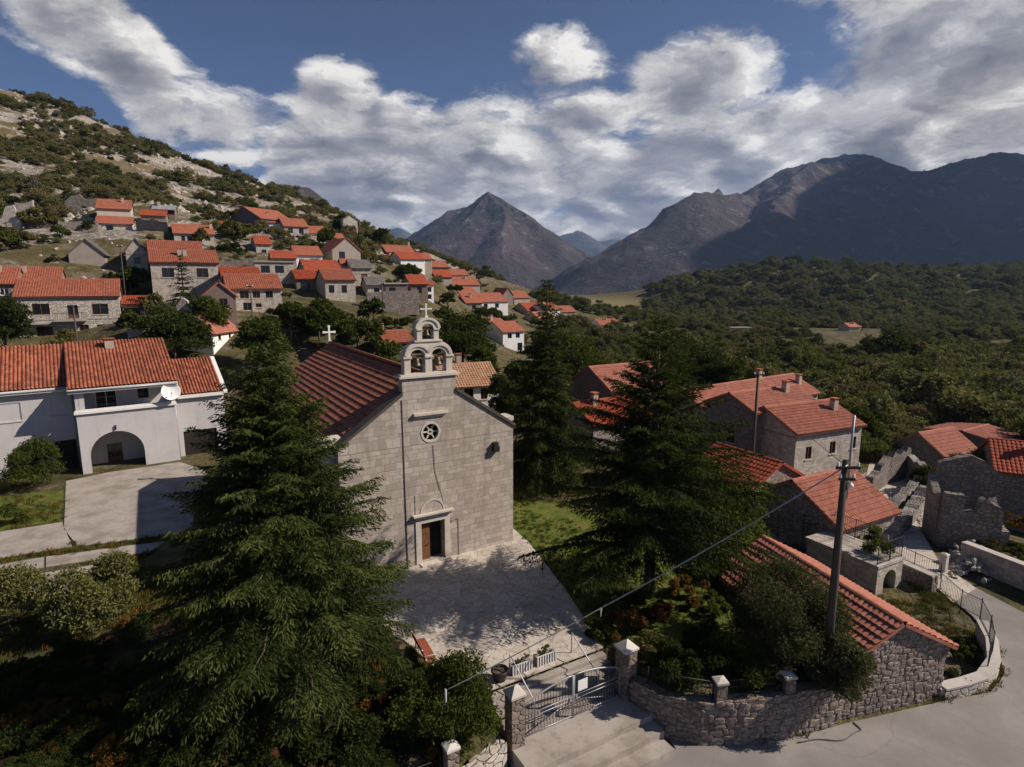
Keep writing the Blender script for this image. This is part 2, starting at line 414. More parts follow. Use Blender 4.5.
m_leaf('leaf_conifer_dark', (0.018, 0.025, 0.009), (0.038, 0.050, 0.014), (0.075, 0.086, 0.024), 0.15)
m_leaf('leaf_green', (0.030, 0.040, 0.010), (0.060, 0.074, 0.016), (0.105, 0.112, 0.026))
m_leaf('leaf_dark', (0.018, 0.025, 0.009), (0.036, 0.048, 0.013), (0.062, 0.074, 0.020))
m_leaf('leaf_olive', (0.070, 0.066, 0.022), (0.120, 0.108, 0.034), (0.165, 0.140, 0.046))
m_leaf('leaf_grey', (0.044, 0.048, 0.024), (0.080, 0.082, 0.040), (0.120, 0.114, 0.056))
m_leaf('leaf_brown', (0.070, 0.048, 0.026), (0.105, 0.072, 0.036), (0.090, 0.080, 0.030))
m_leaf('leaf_bright', (0.055, 0.070, 0.014), (0.095, 0.115, 0.022), (0.160, 0.165, 0.038), 0.3)
m_leaf('leaf_laurel', (0.08, 0.085, 0.028), (0.17, 0.165, 0.06), (0.27, 0.25, 0.11))
m_leaf('leaf_rust', (0.11, 0.050, 0.013), (0.18, 0.085, 0.020), (0.15, 0.115, 0.028))
m_leaf('leaf_purple', (0.06, 0.018, 0.016), (0.10, 0.03, 0.022), (0.12, 0.06, 0.02))

m_leaf('scrub_dark', (0.038, 0.046, 0.018), (0.070, 0.078, 0.027), (0.110, 0.112, 0.040), 0.3)
m_leaf('scrub_green', (0.065, 0.072, 0.026), (0.110, 0.118, 0.040), (0.165, 0.160, 0.058), 0.3)
m_leaf('scrub_olive', (0.110, 0.102, 0.045), (0.175, 0.155, 0.066), (0.230, 0.200, 0.085), 0.3)
m_leaf('scrub_grey', (0.092, 0.092, 0.056), (0.150, 0.145, 0.085), (0.190, 0.178, 0.105), 0.3)
m_leaf('scrub_brown', (0.115, 0.085, 0.050), (0.165, 0.125, 0.070), (0.150, 0.130, 0.062), 0.3)
# ground materials
def fn(n, b):
    p = POS(n); s = n('ShaderNodeSeparateXYZ', {0: p})
    a = n.noise(p, 0.035, 6, 0.62); f_ = n.noise(p, 0.45, 6, 0.65); g_ = n.noise(p, 3.0, 4, 0.6)
    grass = n.mix(n.sstep(f_, 0.35, 0.7), (0.062, 0.060, 0.024), (0.135, 0.108, 0.052))
    grass = n.mix(n.math('MULTIPLY', n.sstep(g_, 0.45, 0.75), 0.5), grass, (0.035, 0.036, 0.016))
    # limestone scree and ledges on the slope above the village
    q = n.vmath('ADD', n.vmath('MULTIPLY', p, (0.02, 0.02, 0.16)), n.vmath('MULTIPLY', n.noise(p, 0.02, 3, out=1), (1.6, 1.6, 1.6)))
    st = n.noise(q, 1.0, 7, 0.68)
    hill = n('ShaderNodeAttribute', attribute_name='hill').outputs['Fac']
    rockm = n.math('MULTIPLY', n.sstep(n.math('ADD', st, n.math('MULTIPLY', n.math('SUBTRACT', f_, 0.5), 0.25)), 0.45, 0.53), hill)
    rock = n.mix(n.sstep(n.noise(p, 0.9, 6, 0.7), 0.35, 0.7), (0.19, 0.165, 0.14), (0.52, 0.475, 0.42))
    slope = n.mix(n.sstep(a, 0.4, 0.62), (0.085, 0.070, 0.030), (0.17, 0.125, 0.065))
    c = n.mix(hill, grass, slope)
    c = n.mix(rockm, c, rock)
    far = n.math('MULTIPLY', n.sstep(s.outputs[1], 520, 680), n.sstep(s.outputs[2], 6, -4))
    dirt = n.sstep(n.noise(p, 0.16, 6, 0.7), 0.5, 0.62)
    c = n.mix(n.math('MULTIPLY', dirt, 0.75), c, n.mix(g_, (0.10, 0.080, 0.055), (0.24, 0.195, 0.145)))
    fld = n.noise(n.vmath('MULTIPLY', p, (0.0016, 0.006, 0)), 1.0, 4, 0.6)
    plain = n.ramp(fld, [(0.3, (0.06, 0.06, 0.025)), (0.48, (0.16, 0.135, 0.065)), (0.62, (0.22, 0.18, 0.09)), (0.75, (0.10, 0.095, 0.04))])
    c = n.mix(far, c, plain)
    setc(n, b, c); bump(n, b, n.math('ADD', n.math('ADD', f_, n.math('MULTIPLY', g_, 0.5)), n.math('MULTIPLY', rockm, n.noise(p, 0.9, 5, 0.7))), 0.8, 0.6)
mat('ground', fn, 0.95, 0.1)
def fn(n, b):
    p = POS(n); f_ = n.noise(p, 1.1, 5, 0.65); g_ = n.noise(p, 14, 3, 0.6)
    c = n.mix(n.sstep(f_, 0.35, 0.68), (0.075, 0.115, 0.018), (0.17, 0.16, 0.04))
    c = n.mix(n.math('MULTIPLY', n.sstep(g_, 0.4, 0.7), 0.5), c, (0.03, 0.042, 0.012))
    setc(n, b, c); bump(n, b, g_, 0.8, 0.06)
mat('lawn', fn, 0.95, 0.1)
def fn(n, b):
    p = POS(n)
    q = n.vmath('ADD', p, n.vmath('MULTIPLY', n.noise(p, 1.6, 4, out=1), (0.9, 0.9, 0)))
    e = n('ShaderNodeTexVoronoi', {'Vector': q, 'Scale': 1.75, 'Randomness': 1.0}, feature='DISTANCE_TO_EDGE', voronoi_dimensions='2D').outputs[0]
    cc = n('ShaderNodeTexVoronoi', {'Vector': q, 'Scale': 1.75}, voronoi_dimensions='2D').outputs['Color']
    rnd = n('ShaderNodeSeparateXYZ', {0: cc}).outputs[0]
    c = n.mix(rnd, (0.44, 0.385, 0.325), (0.56, 0.50, 0.435))
    f_ = n.noise(p, 5, 6, 0.65); c = n.mix(n.math('MULTIPLY', n.sstep(f_, 0.42, 0.75), 0.55), c, (0.25, 0.21, 0.175))
    big = n.noise(p, 0.5, 4); c = n.mix(n.math('MULTIPLY', n.sstep(big, 0.5, 0.75), 0.35), c, (0.27, 0.235, 0.20))
    c = n.mix(n.math('MULTIPLY', n.sstep(e, 0.05, 0.01), n.sstep(n.noise(p, 0.9, 3), 0.3, 0.62)), c, (0.24, 0.20, 0.165))
    setc(n, b, c); bump(n, b, n.math('ADD', n.sstep(e, 0.0, 0.05), n.math('MULTIPLY', f_, 0.6)), 0.5, 0.03)
mat('flagstone', fn, 0.85)
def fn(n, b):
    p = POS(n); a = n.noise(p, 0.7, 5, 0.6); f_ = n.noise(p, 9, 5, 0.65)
    c = n.mix(n.sstep(a, 0.45, 0.62), (0.026, 0.020, 0.014), (0.085, 0.036, 0.017)); c = n.mix(n.math('MULTIPLY', n.sstep(f_, 0.4, 0.7), 0.6), c, (0.05, 0.035, 0.02))  # rusty soil; the dark tone carries the cedar's shade
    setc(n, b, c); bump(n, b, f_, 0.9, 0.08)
mat('shaded_soil', fn, 0.97, 0.1)
def fn(n, b):
    p = POS(n); f_ = n.noise(p, 60, 3, 0.7); a = n.noise(p, 0.35, 6, 0.6); m_ = n.noise(p, 2.2, 5, 0.65)
    c = n.mix(n.sstep(a, 0.35, 0.7), (0.215, 0.196, 0.182), (0.29, 0.264, 0.242))
    c = n.mix(n.math('MULTIPLY', n.sstep(m_, 0.5, 0.8), 0.4), c, (0.19, 0.17, 0.155))
    pc_ = n('ShaderNodeSeparateXYZ', {0: n('ShaderNodeTexVoronoi', {'Vector': n.vmath('ADD', p, n.vmath('MULTIPLY', n.noise(p, 2.0, 3, out=1), (0.25, 0.25, 0))), 'Scale': 0.3}, distance='CHEBYCHEV').outputs['Color']}).outputs[0]
    c = n.mix(n.math('MULTIPLY', n.sstep(pc_, 0.78, 0.8), 0.28), c, (0.20, 0.185, 0.17)); c = n.mix(n.math('MULTIPLY', n.sstep(n.noise(p, 9, 4, 0.7), 0.58, 0.72), 0.35), c, (0.17, 0.15, 0.13))
    e = n('ShaderNodeTexVoronoi', {'Vector': n.vmath('ADD', p, n.vmath('MULTIPLY', n.noise(p, 0.8, 4, out=1), (1.2, 1.2, 0))), 'Scale': 0.22}, feature='DISTANCE_TO_EDGE', voronoi_dimensions='2D').outputs[0]
    c = n.mix(n.math('MULTIPLY', n.sstep(e, 0.008, 0.002), 0.3), c, (0.14, 0.125, 0.11))
    setc(n, b, c); bump(n, b, f_, 0.3, 0.01)
mat('road_asphalt', fn, 0.9, 0.15)
def fn(n, b):
    p = POS(n); a = n.noise(p, 0.6, 6, 0.6); m_ = n.noise(p, 3.5, 5, 0.65)
    c = n.mix(n.sstep(a, 0.38, 0.68), (0.38, 0.335, 0.295), (0.25, 0.215, 0.185))
    c = n.mix(n.math('MULTIPLY', n.sstep(m_, 0.48, 0.75), 0.5), c, (0.16, 0.135, 0.115))
    setc(n, b, c); bump(n, b, m_, 0.3, 0.02)
mat('yard_concrete', fn, 0.9, 0.15)
def m_mount(name, low, mid, rockc, purple):
    def fn(n, b):
        p = POS(n); s = n('ShaderNodeSeparateXYZ', {0: p})
        a = n.noise(p, 0.0016, 7, 0.65); f_ = n.noise(p, 0.014, 7, 0.7); v = n.noise(p, 0.004, 6, 0.6)
        c = n.mix(n.sstep(a, 0.4, 0.62), low, mid)
        c = n.mix(n.math('MULTIPLY', n.sstep(v, 0.48, 0.66), 0.7), c, purple)
        hgt = n.sstep(s.outputs[2], 60, 700)
        r = n.sstep(n.math('ADD', f_, n.math('MULTIPLY', hgt, 0.06)), 0.56, 0.70)
        c = n.mix(n.math('MULTIPLY', r, 0.7), c, rockc)
        setc(n, b, c); bump(n, b, n.math('ADD', f_, n.math('MULTIPLY', v, 2.0)), 1.0, 30)
    return mat(name, fn, 0.95, 0.05)
m_mount('mountain_near', (0.046, 0.045, 0.040), (0.078, 0.064, 0.060), (0.21, 0.19, 0.185), (0.095, 0.062, 0.070))
m_mount('mountain_far', (0.05, 0.058, 0.06), (0.075, 0.08, 0.08), (0.16, 0.16, 0.155), (0.06, 0.062, 0.065))
M_ = MATS

# ------------------------------------------------------------------ houses: the table comes first because the ground is fitted to their feet
# key: px0, px1 (front wall), yb (foot of the front left corner), Y (distance), turn, ye (eave), yr (ridge), kind, wall, roof, openings, options
def Wn(u, z, w, h, st='w', wall='F'): return (wall, u, z, w, h, st)
HOUSES = [
 dict(k='stone_house', l='two storey pale stone house with long orange roof behind the white house, pole before it', s=(20, 123, 342, 80, 18, 297, 280), wall='stone_pale', roof='tile_orange',
      o=[Wn(.23, .72, 1.9, 1.5, 'd'), Wn(.80, .70, 1.9, 1.5, 'd'), Wn(.53, .62, 1.2, 2.2, 'door'), Wn(.24, .22, 1.8, 1.3, 'd'), Wn(.82, .24, 1.7, 1.2, 'd'), Wn(.62, .18, 1.1, 2.0, 'door')], ch=[], band=True),
 dict(k='house', l='low house with orange roof at the left edge beside the taller stone house', s=(-22, 17, 300, 84, 18, 284, 268), wall='stone_rubble', roof='tile_orange', o=[Wn(.7, .5, 1, 1)]),
 dict(k='house', l='house whose raised orange roof rises just behind the long stone house', s=(19, 61, 300, 89, 18, 285, 268), wall='stone_rubble', roof='tile_orange', o=[], ch=[(.1, .35)]),
 dict(k='grey_house', l='plain grey gabled house with blank rendered wall above the long stone house', s=(71, 107, 276, 105, 14, 254, 240), kind='gable', wall='render_grey', roof='slate', D=8, o=[]),
 dict(k='stone_house', l='stone house with two dark square windows behind the dark fir tree', s=(154, 221, 302, 95, 18, 262, 250), wall='stone_coursed', roof='tile_orange', o=[Wn(.24, .74, 1.7, 1.5, 'd'), Wn(.75, .74, 1.7, 1.5, 'd')], ch=[(.52, .25), (.44, .25)], white_side=True),
 dict(k='house', l='house of which only a narrow orange roof strip shows above the two window stone house', s=(151, 204, 275, 104, 18, 250, 241), wall='render_white', roof='tile_orange', o=[]),
 dict(k='stone_hut', l='small stone gable with one dark square window above a strip of tiles', s=(128, 149, 276, 106, 16, 251, 239), kind='gable', wall='stone_coursed', roof='slate', D=7, o=[Wn(.52, .62, 1.0, 1.1, 'd')]),
 dict(k='tall_house', l='tall narrow house with a cream storey between two orange roofs below the bare rocks', s=(99, 133, 232, 138, 16, 208, 199), wall='render_cream', roof='tile_orange', o=[Wn(.4, .18, 1.2, 1.2, 'd')]),
 dict(k='lean_to', l='lean-to with orange tiles and stone wall at the foot of the cream storey', s=(98, 134, 240, 131, 16, 223, 216), wall='stone_pale', roof='tile_orange', o=[Wn(.36, .72, 1.3, 1.2, 'd'), Wn(.62, .22, 3.0, 1.2, 'o')], white_side=True),
 dict(k='hut', l='low red tiled hut standing on the round stone retaining wall', s=(141, 166, 219, 142, 12, 215, 210), wall='stone_rubble', roof='tile_red', o=[]),
 dict(k='shed', l='open shed with pale sheet metal roof under the rocky slope', s=(153, 175, 214, 150, 10, 209, 205), wall='render_brown', roof='metal_roof', o=[Wn(.6, .45, 3.6, 1.4, 'o')]),
 dict(k='house', l='stone house with a row of narrow windows under its roof beside a leafy tree', s=(175, 215, 247, 128, 18, 233, 224), wall='stone_pale', roof='tile_orange', o=[Wn(.22, .62, .7, 1.2), Wn(.36, .62, .7, 1.2), Wn(.5, .62, .7, 1.2), Wn(.64, .62, .7, 1.2)], ch=[(.97, .3)], white_side=True),
 dict(k='dark_house', l='tall house with a blank gable wall toned blue-black for shade highest on the village slope', s=(231, 262, 240, 168, -32, 221, 207), kind='gable', wall='render_shaded', roof='tile_orange', D=10, o=[]),
 dict(k='house', l='house with white end wall and orange roof joined to the dark gable', s=(262, 285, 237, 162, 16, 222, 215), wall='render_white', roof='tile_orange', o=[Wn(.3, .55, 1.6, 1.4, 'd'), Wn(.7, .55, 1.6, 1.4, 'd')], white_side=True),
 dict(k='stone_house', l='square stone house with two dark upper windows joined to the orange roofed row', s=(285, 309, 241, 160, 18, 226, 218), wall='stone_coursed', roof='tile_orange', o=[Wn(.25, .72, 1.2, 1.3, 'd'), Wn(.7, .72, 1.2, 1.4, 'd'), Wn(.55, .2, 1.3, 1.4, 'd')]),
 dict(k='house', l='small house with terracotta front and white door below the ridge trees', s=(309, 327, 243, 168, 14, 233, 226), wall='render_cream', roof='tile_orange', o=[Wn(.3, .5, 1.0, 1.6, 'd'), Wn(.75, .45, 1.6, 1.4, 'd')]),
 dict(k='white_house', l='narrow white house between the terracotta front and the grey gable', s=(328, 346, 250, 158, 16, 240, 233), wall='render_white', roof='tile_orange', o=[Wn(.5, .55, 1.3, 1.2, 'd')], white_side=True),
 dict(k='white_house', l='white house with pale blue windows and a dark side gable in mid village', s=(297, 323, 272, 124, 16, 255, 246), wall='render_white', roof='tile_orange', o=[Wn(.2, .62, 1.0, 1.1, 'b'), Wn(.62, .62, .9, 1.2, 'b'), Wn(.80, .62, .9, 1.2, 'b')]),
 dict(k='grey_house', l='big grey gabled house with a dark loft window and satellite dish side', s=(333, 361, 264, 134, 24, 250, 238), kind='gable', wall='render_grey', roof='tile_orange', D=9, o=[Wn(.33, .66, 1.4, 1.5, 'd')], white_side=True),
 dict(k='stone_tower', l='pale roofless stone tower at the top of the village under a pine', s=(344, 358, 236, 200, 20, 219, 215), kind='gable', wall='stone_pale', roof='slate', D=5, o=[]),
 dict(k='house', l='low house with broad red roof directly behind the lighter roofed one', s=(307, 342, 285, 112, 16, 271, 260), wall='stone_coursed', roof='tile_red', o=[Wn(.3, .5, 1, 1)]),
 dict(k='stone_house', l='stone house with light orange roof and two small dark windows above the churchyard trees', s=(326, 356, 300, 103, 16, 280, 270), wall='stone_coursed', roof='tile_orange', o=[Wn(.2, .55, .9, 1.3, 'd'), Wn(.62, .55, .9, 1.3, 'd')]),
 dict(k='house', l='house with small red lean-to roof left of the light orange roof', s=(297, 318, 292, 108, 16, 279, 271), wall='stone_dark', roof='tile_red', o=[Wn(.4, .5, 1.6, 1.3, 'd')]),
 dict(k='stone_house', l='stone house with wide orange roof and small windows beside the brown gable', s=(229, 283, 313, 85, 16, 289, 275), wall='stone_coursed', roof='tile_orange', o=[Wn(.30, .76, 1.2, 1.1, 'd'), Wn(.52, .76, 1.0, 1.0, 'd'), Wn(.76, .76, 1.0, 1.0, 'd'), Wn(.34, .26, 1.1, 1.1, 'd'), Wn(.55, .30, .8, .6, 'd')]),
 dict(k='house', l='house with older brown-red roof peeping over the wide orange roof', s=(224, 262, 300, 95, 16, 277, 268), wall='stone_rubble', roof='tile_red', o=[]),
 dict(k='gabled_house', l='house with brown gable and bright white side wall beside the wide orange roof', s=(205, 237, 316, 79, 16, 296, 283), kind='gable', wall='render_brown', roof='tile_pink', D=8, o=[Wn(.60, .62, 1.0, 1.3, 'd')], white_side=True),
 dict(k='flat_house', l='flat topped stone house with two barred windows in mid village', s=(256, 295, 284, 108, 14, 262, 260), wall='stone_coursed', roof='concrete', o=[Wn(.26, .68, 1.5, 1.3, 'd'), Wn(.62, .68, 1.5, 1.3, 'd')], flat=True),
 dict(k='white_house', l='white walled cottage with smooth orange roof just above the white villa', s=(214, 239, 366, 74, 84, 333, 318), wall='paint_white', roof='tile_pink', D=4.0, o=[Wn(.30, .84, .6, .7, 'd'), Wn(.70, .84, .5, .7, 'd'), Wn(.42, .45, .5, .8, 'd'), Wn(.80, .42, .55, 1.0, 'd')]),
 dict(k='dark_house', l='dark stone house with tall brown door below the grey gable', s=(353, 372, 293, 118, 14, 268, 260), wall='stone_coursed', roof='slate', o=[Wn(.62, .55, 1.2, 2.2, 'door')], white_side=True),
 dict(k='house', l='house with long orange roof under the lone dark pine', s=(387, 415, 262, 172, 14, 252, 245), wall='render_brown', roof='tile_orange', o=[Wn(.5, .5, 1.3, 1.2)], ch=[(.97, .5)]),
 dict(k='white_house', l='bright white gabled house with red roof above the green terrace', s=(401, 425, 270, 152, 20, 259, 252), wall='paint_white', roof='tile_red', o=[], white_side=True),
 dict(k='house', l='house with a dark red roof left of the bright white gable', s=(386, 402, 272, 158, 14, 262, 255), wall='render_brown', roof='tile_red', o=[]),
 dict(k='house', l='small orange roofed house farther along the hill foot behind the white gable', s=(431, 449, 276, 205, 14, 267, 261), wall='render_brown', roof='tile_orange', o=[]),
 dict(k='house', l='house with pale walls and broad pyramid-like orange roof at the village bend', s=(447, 469, 285, 225, 14, 275, 265), wall='render_cream', roof='tile_orange', o=[Wn(.5, .5, 1.4, 1.3)]),
 dict(k='house', l='long orange roofed house just below the pale house at the bend', s=(454, 480, 294, 215, 14, 285, 277), wall='render_tan', roof='tile_orange', o=[]),
 dict(k='house', l='house with red roof and shaded front beside the dark garden tree', s=(462, 479, 304, 182, 16, 296, 287), wall='render_tan', roof='tile_orange', o=[Wn(.5, .5, 1.4, 1.3)]),
 dict(k='house', l='house with long low orange roof and white end wall among the trees', s=(480, 508, 310, 190, 16, 302, 293), wall='render_white', roof='tile_orange', o=[Wn(.2, .5, 1.4, 1.3), Wn(.6, .5, 1.4, 1.3)], white_side=True),
 dict(k='stone_house', l='grey stone gable between two orange roofs at the end of the village', s=(503, 513, 303, 235, 16, 295, 288), kind='gable', wall='stone_rubble', roof='tile_orange', D=10, o=[]),
 dict(k='house', l='orange roofed house nearest the open fields beside the fir top', s=(514, 530, 305, 245, 14, 298, 291), wall='render_tan', roof='tile_orange', o=[]),
 dict(k='house', l='reddish roofed house behind the thin fir top, far end of village', s=(528, 545, 316, 225, 16, 311, 303), wall='render_tan', roof='tile_red', o=[]),
 dict(k='white_house', l='white house with broken orange roof right of the thin fir top', s=(546, 560, 316, 222, 20, 310, 303), wall='render_white', roof='tile_orange', o=[], white_side=True),
 dict(k='house', l='house with faded red roof below the broken orange one, by the fir', s=(541, 557, 326, 205, 20, 320, 312), wall='render_tan', roof='tile_pink', o=[]),
 dict(k='white_house', l='two storey white house with orange roof and two windows behind the bell gable trees', s=(503, 524, 353, 120, 20, 332, 322), wall='render_white', roof='tile_orange', o=[Wn(.32, .80, 1.0, 1.0, 'd'), Wn(.70, .80, 1.0, 1.0, 'd'), Wn(.8, .25, 1.2, 1.6, 'd')]),
 dict(k='house', l='annex with lighter orange roof attached behind the two storey white house', s=(490, 507, 345, 127, 20, 326, 319), wall='render_tan', roof='tile_orange', o=[]),
 dict(k='house', l='house with bright orange roof seen between church roof and bell gable', s=(386, 414, 352, 78, 20, 343, 332), wall='render_brown', roof='tile_orange', o=[], ch=[(.1, .45)]),
 dict(k='old_house', l='old cottage with patchy yellow lichen roof right beside the bell gable', s=(446, 500, 415, 60, 20, 388, 366), wall='render_white', roof='tile_old', o=[Wn(.42, .72, 1.0, 1.6, 'd'), Wn(.70, .7, .7, 1.2, 'd')], ch=[(.42, .52)]),
 dict(k='white_house', l='lone white house with orange roof out in the valley scrub', s=(600, 620, 334, 235, 22, 325, 319), wall='paint_white', roof='tile_orange', o=[Wn(.35, .5, 1.2, 1.2, 'd'), Wn(.7, .5, 1.2, 1.2, 'd')]),
 dict(k='hut', l='small pale flat roofed hut in the scrub below the lone white house', s=(593, 606, 356, 160, 14, 349, 347), wall='render_tan', roof='concrete_pale', o=[], flat=True),
 dict(k='ruin_house', l='roofless pink-grey house shell with two openings standing in the valley scrub', s=(732, 751, 336, 230, 6, 328, 327), wall='render_cream', roof='concrete', o=[Wn(.3, .5, 1.6, 1.4, 'o'), Wn(.7, .5, 1.6, 1.4, 'o')], flat=True),
 dict(k='hut', l='tiny pink roofed hut in the scrub under the wooded hill', s=(849, 861, 331, 260, 10, 327, 323), wall='render_cream', roof='tile_pink', o=[]),
 dict(k='red_house', l='house with dusky pink gable and ribbed red roof behind the churchyard fir', s=(610, 668, 428, 62, 30, 391, 368), wall='render_brown', roof='tile_pink', o=[Wn(.12, .6, 1.0, 1.6, 'w')], ch=[], D=7.5),
 dict(k='house', l='small stone house with tiled roof edge below the large leafy hillside tree', s=(257, 272, 260, 138, 16, 244, 236), wall='stone_pale', roof='tile_red', o=[Wn(.5, .5, 1, 1.2, 'd')]),
 dict(k='stone_house', l='stone house with grey slab roof at the left end of the broad terrace wall', s=(368, 386, 300, 112, 10, 285, 277), wall='stone_pale', roof='slate', o=[Wn(.5, .55, 1.0, 1.4, 'd')]),
 dict(k='flat_house', l='brown cube-shaped house with pale flat roof edge above the terrace wall', s=(386, 408, 298, 113, 8, 284, 282), wall='render_brown', roof='concrete_pale', o=[Wn(.3, .5, 1.2, 1.3, 'd')], flat=True),
 dict(k='house', l='house with small red roof right of the brown cube-shaped house', s=(411, 428, 296, 122, 10, 284, 275), wall='render_brown', roof='tile_red', o=[Wn(.5, .5, 1.0, 1.2, 'd')], white_side=True),
 dict(k='white_house', l='narrow tall white house with balconies right of the small red roof', s=(425, 434, 303, 130, 10, 285, 282), wall='render_white', roof='tile_red', o=[Wn(.5, .75, 1.0, 1.0, 'd'), Wn(.5, .35, 1.0, 1.0, 'd')]),
 dict(k='lean_to', l='tumbledown lean-to with broken tiles below the hedge and the dark fir', s=(124, 147, 322, 88, 10, 304, 297), wall='stone_rubble', roof='tile_red', o=[Wn(.4, .5, 2.0, 1.4, 'o')]),
 dict(k='stone_house', l='stone house with old tiles squeezed behind the flat topped stone house', s=(272, 296, 268, 118, 12, 258, 251), wall='stone_coursed', roof='tile_red', o=[]),
 dict(k='house', l='house with orange roof between the light roofed house and the grey gable', s=(343, 358, 276, 121, 12, 266, 259), wall='stone_coursed', roof='tile_orange', o=[Wn(.5, .5, 1.0, 1.2, 'd')]),
 dict(k='house', l='orange roofed house on the upper slope right of the lone pine', s=(417, 432, 268, 178, 12, 259, 253), wall='render_tan', roof='tile_orange', o=[]),
 dict(k='house', l='long reddish roof on the hill foot above the dark garden tree', s=(436, 452, 285, 178, 12, 277, 270), wall='render_tan', roof='tile_red', o=[]),
 dict(k='house', l='orange roofed house left of the long low orange roof', s=(466, 482, 312, 172, 12, 303, 296), wall='stone_rubble', roof='tile_orange', o=[Wn(.5, .5, 1.2, 1.2, 'd')]),
 dict(k='house', l='house with weathered orange roof right behind the fir top, near the fields', s=(562, 576, 318, 230, 12, 312, 306), wall='render_tan', roof='tile_orange', o=[]),
 dict(k='hut', l='grey stone hut on the slope left of the dark blue-black gable', s=(214, 229, 236, 150, 12, 227, 221), wall='stone_rubble', roof='tile_red', o=[Wn(.5, .5, 1.0, 1.2, 'd')]),
 dict(k='hut', l='grey hut with slab roof above the left edge terrace', s=(28, 47, 250, 122, 12, 240, 233), wall='stone_rubble', roof='slate', o=[Wn(.5, .5, 1.0, 1.2, 'o')]),
 dict(k='low_house', l='low house with sagging old red roof half hidden behind the churchyard fir', s=(593, 650, 452, 52, 30, 425, 404), wall='stone_rubble', roof='tile_red', o=[], ch=[(.28, .4)]),
 dict(k='long_house', l='long stone house with pale pink roof in two shades, rearmost of the right cluster', s=(706, 815, 452, 60, 34, 413, 391), wall='stone_coursed', roof='tile_pink', o=[Wn(.2, .5, 1, 1, 'd', 'L')], ch=[(.93, .25), (.66, .5)], D=7),
 dict(k='stone_house', l='stone house with dark gable squeezed between the long house and the pole', s=(752, 815, 458, 54, 28, 413, 394), wall='stone_dark', roof='tile_pink', o=[Wn(.55, .35, 1, 1.3, 'd', 'L')], D=6),
 dict(k='stone_house', l='stone house with two small windows, pink roof and capped chimney right of the pole', s=(793, 858, 478, 51, 24, 434, 408), wall='stone_coursed', roof='tile_pink_near', near=True, o=[Wn(.20, .52, .75, 1.15, 'd'), Wn(.56, .56, .75, 1.15, 'd'), Wn(.88, .6, .75, 1.15, 'd')], ch=[(.86, .30)], ridge_caps=True),
 dict(k='low_shed', l='low dark red roofed shed with stone gable beside the leafy tree', s=(752, 800, 520, 41, 28, 488, 464), kind='gable', wall='stone_rubble', roof='tile_red', D=6, o=[]),
 dict(k='stone_cottage', l='stone cottage with bright orange ribbed roof behind the wooden pole', s=(834, 890, 577, 36.5, 28.6, 528, 482), wall='stone_rubble', roof='tile_pink_near', near=True, o=[Wn(.34, .52, .75, 1.2, 'd'), Wn(.70, .42, 1.0, 2.0, 'door')], ridge_caps=True, D=7),
 dict(k='cottage', l='cottage with light orange roof behind the collapsed stone walls', s=(944, 977, 478, 55, 24, 459, 434), wall='stone_dark', roof='tile_pink', o=[], D=5.5),
 dict(k='cottage', l='small cottage with dark gable and broken pink roof near the right edge', s=(998, 1022, 462, 60, 30, 444, 432), wall='stone_dark', roof='tile_pink', o=[], D=7),
 dict(k='big_house', l='big dark stone house cut by the right edge with red roof', s=(985, 1100, 545, 47, -30, 470, 440), wall='stone_dark', roof='tile_red', o=[Wn(.5, .6, 1, 1.2, 'd')], D=7),
]
def solve(h):
    px0, px1, yb, Y, th, ye, yr = h['s']
    if Y > 74 and th > 0 and px1 < 590: th += 13
    th = R(th); U = Vector((cos(th), sin(th), 0)); B = Vector((-sin(th), cos(th), 0))
    P0 = at(px0, yb, Y); k = (px1 - 512) / F_PX
    d0 = P0.y * cos(PITCH) - (P0.z - CAM_H) * sin(PITCH)
    w = (k * d0 - P0.x) / (U.x - k * U.y * cos(PITCH))
    He = at(px0, ye, Y).z - P0.z
    if h.get('kind', 'eave') == 'eave':
        pitch = R(h.get('pitch', 24)); D = h.get('D')
        if not D:
            lo, hi = 1.0, 8.0
            for _ in range(40):
                m_ = (lo + hi) / 2; q = P0 + B * m_; y = proj(q.x, q.y, P0.z + He + m_ * tan(pitch))[1]
                if y > yr: lo = m_
                else: hi = m_
            D = 2 * max(1.5, lo); 
            if lo > 7.9: D = 10
        else:
            q = P0 + B * (D / 2); rise = at(px0, yr, q.y).z - P0.z - He; pitch = math.atan2(max(0.4, rise), D / 2)
    else:
        D = h['D']; q = P0 + U * (w / 2); rise = at(512, yr, q.y).z - P0.z - He; pitch = math.atan2(max(0.4, rise), w / 2)
    h.update(P0=P0, U=U, B=B, w=max(w, 2.0), He=He, D=D, pitch=pitch, rz=th)
for h in HOUSES: solve(h)

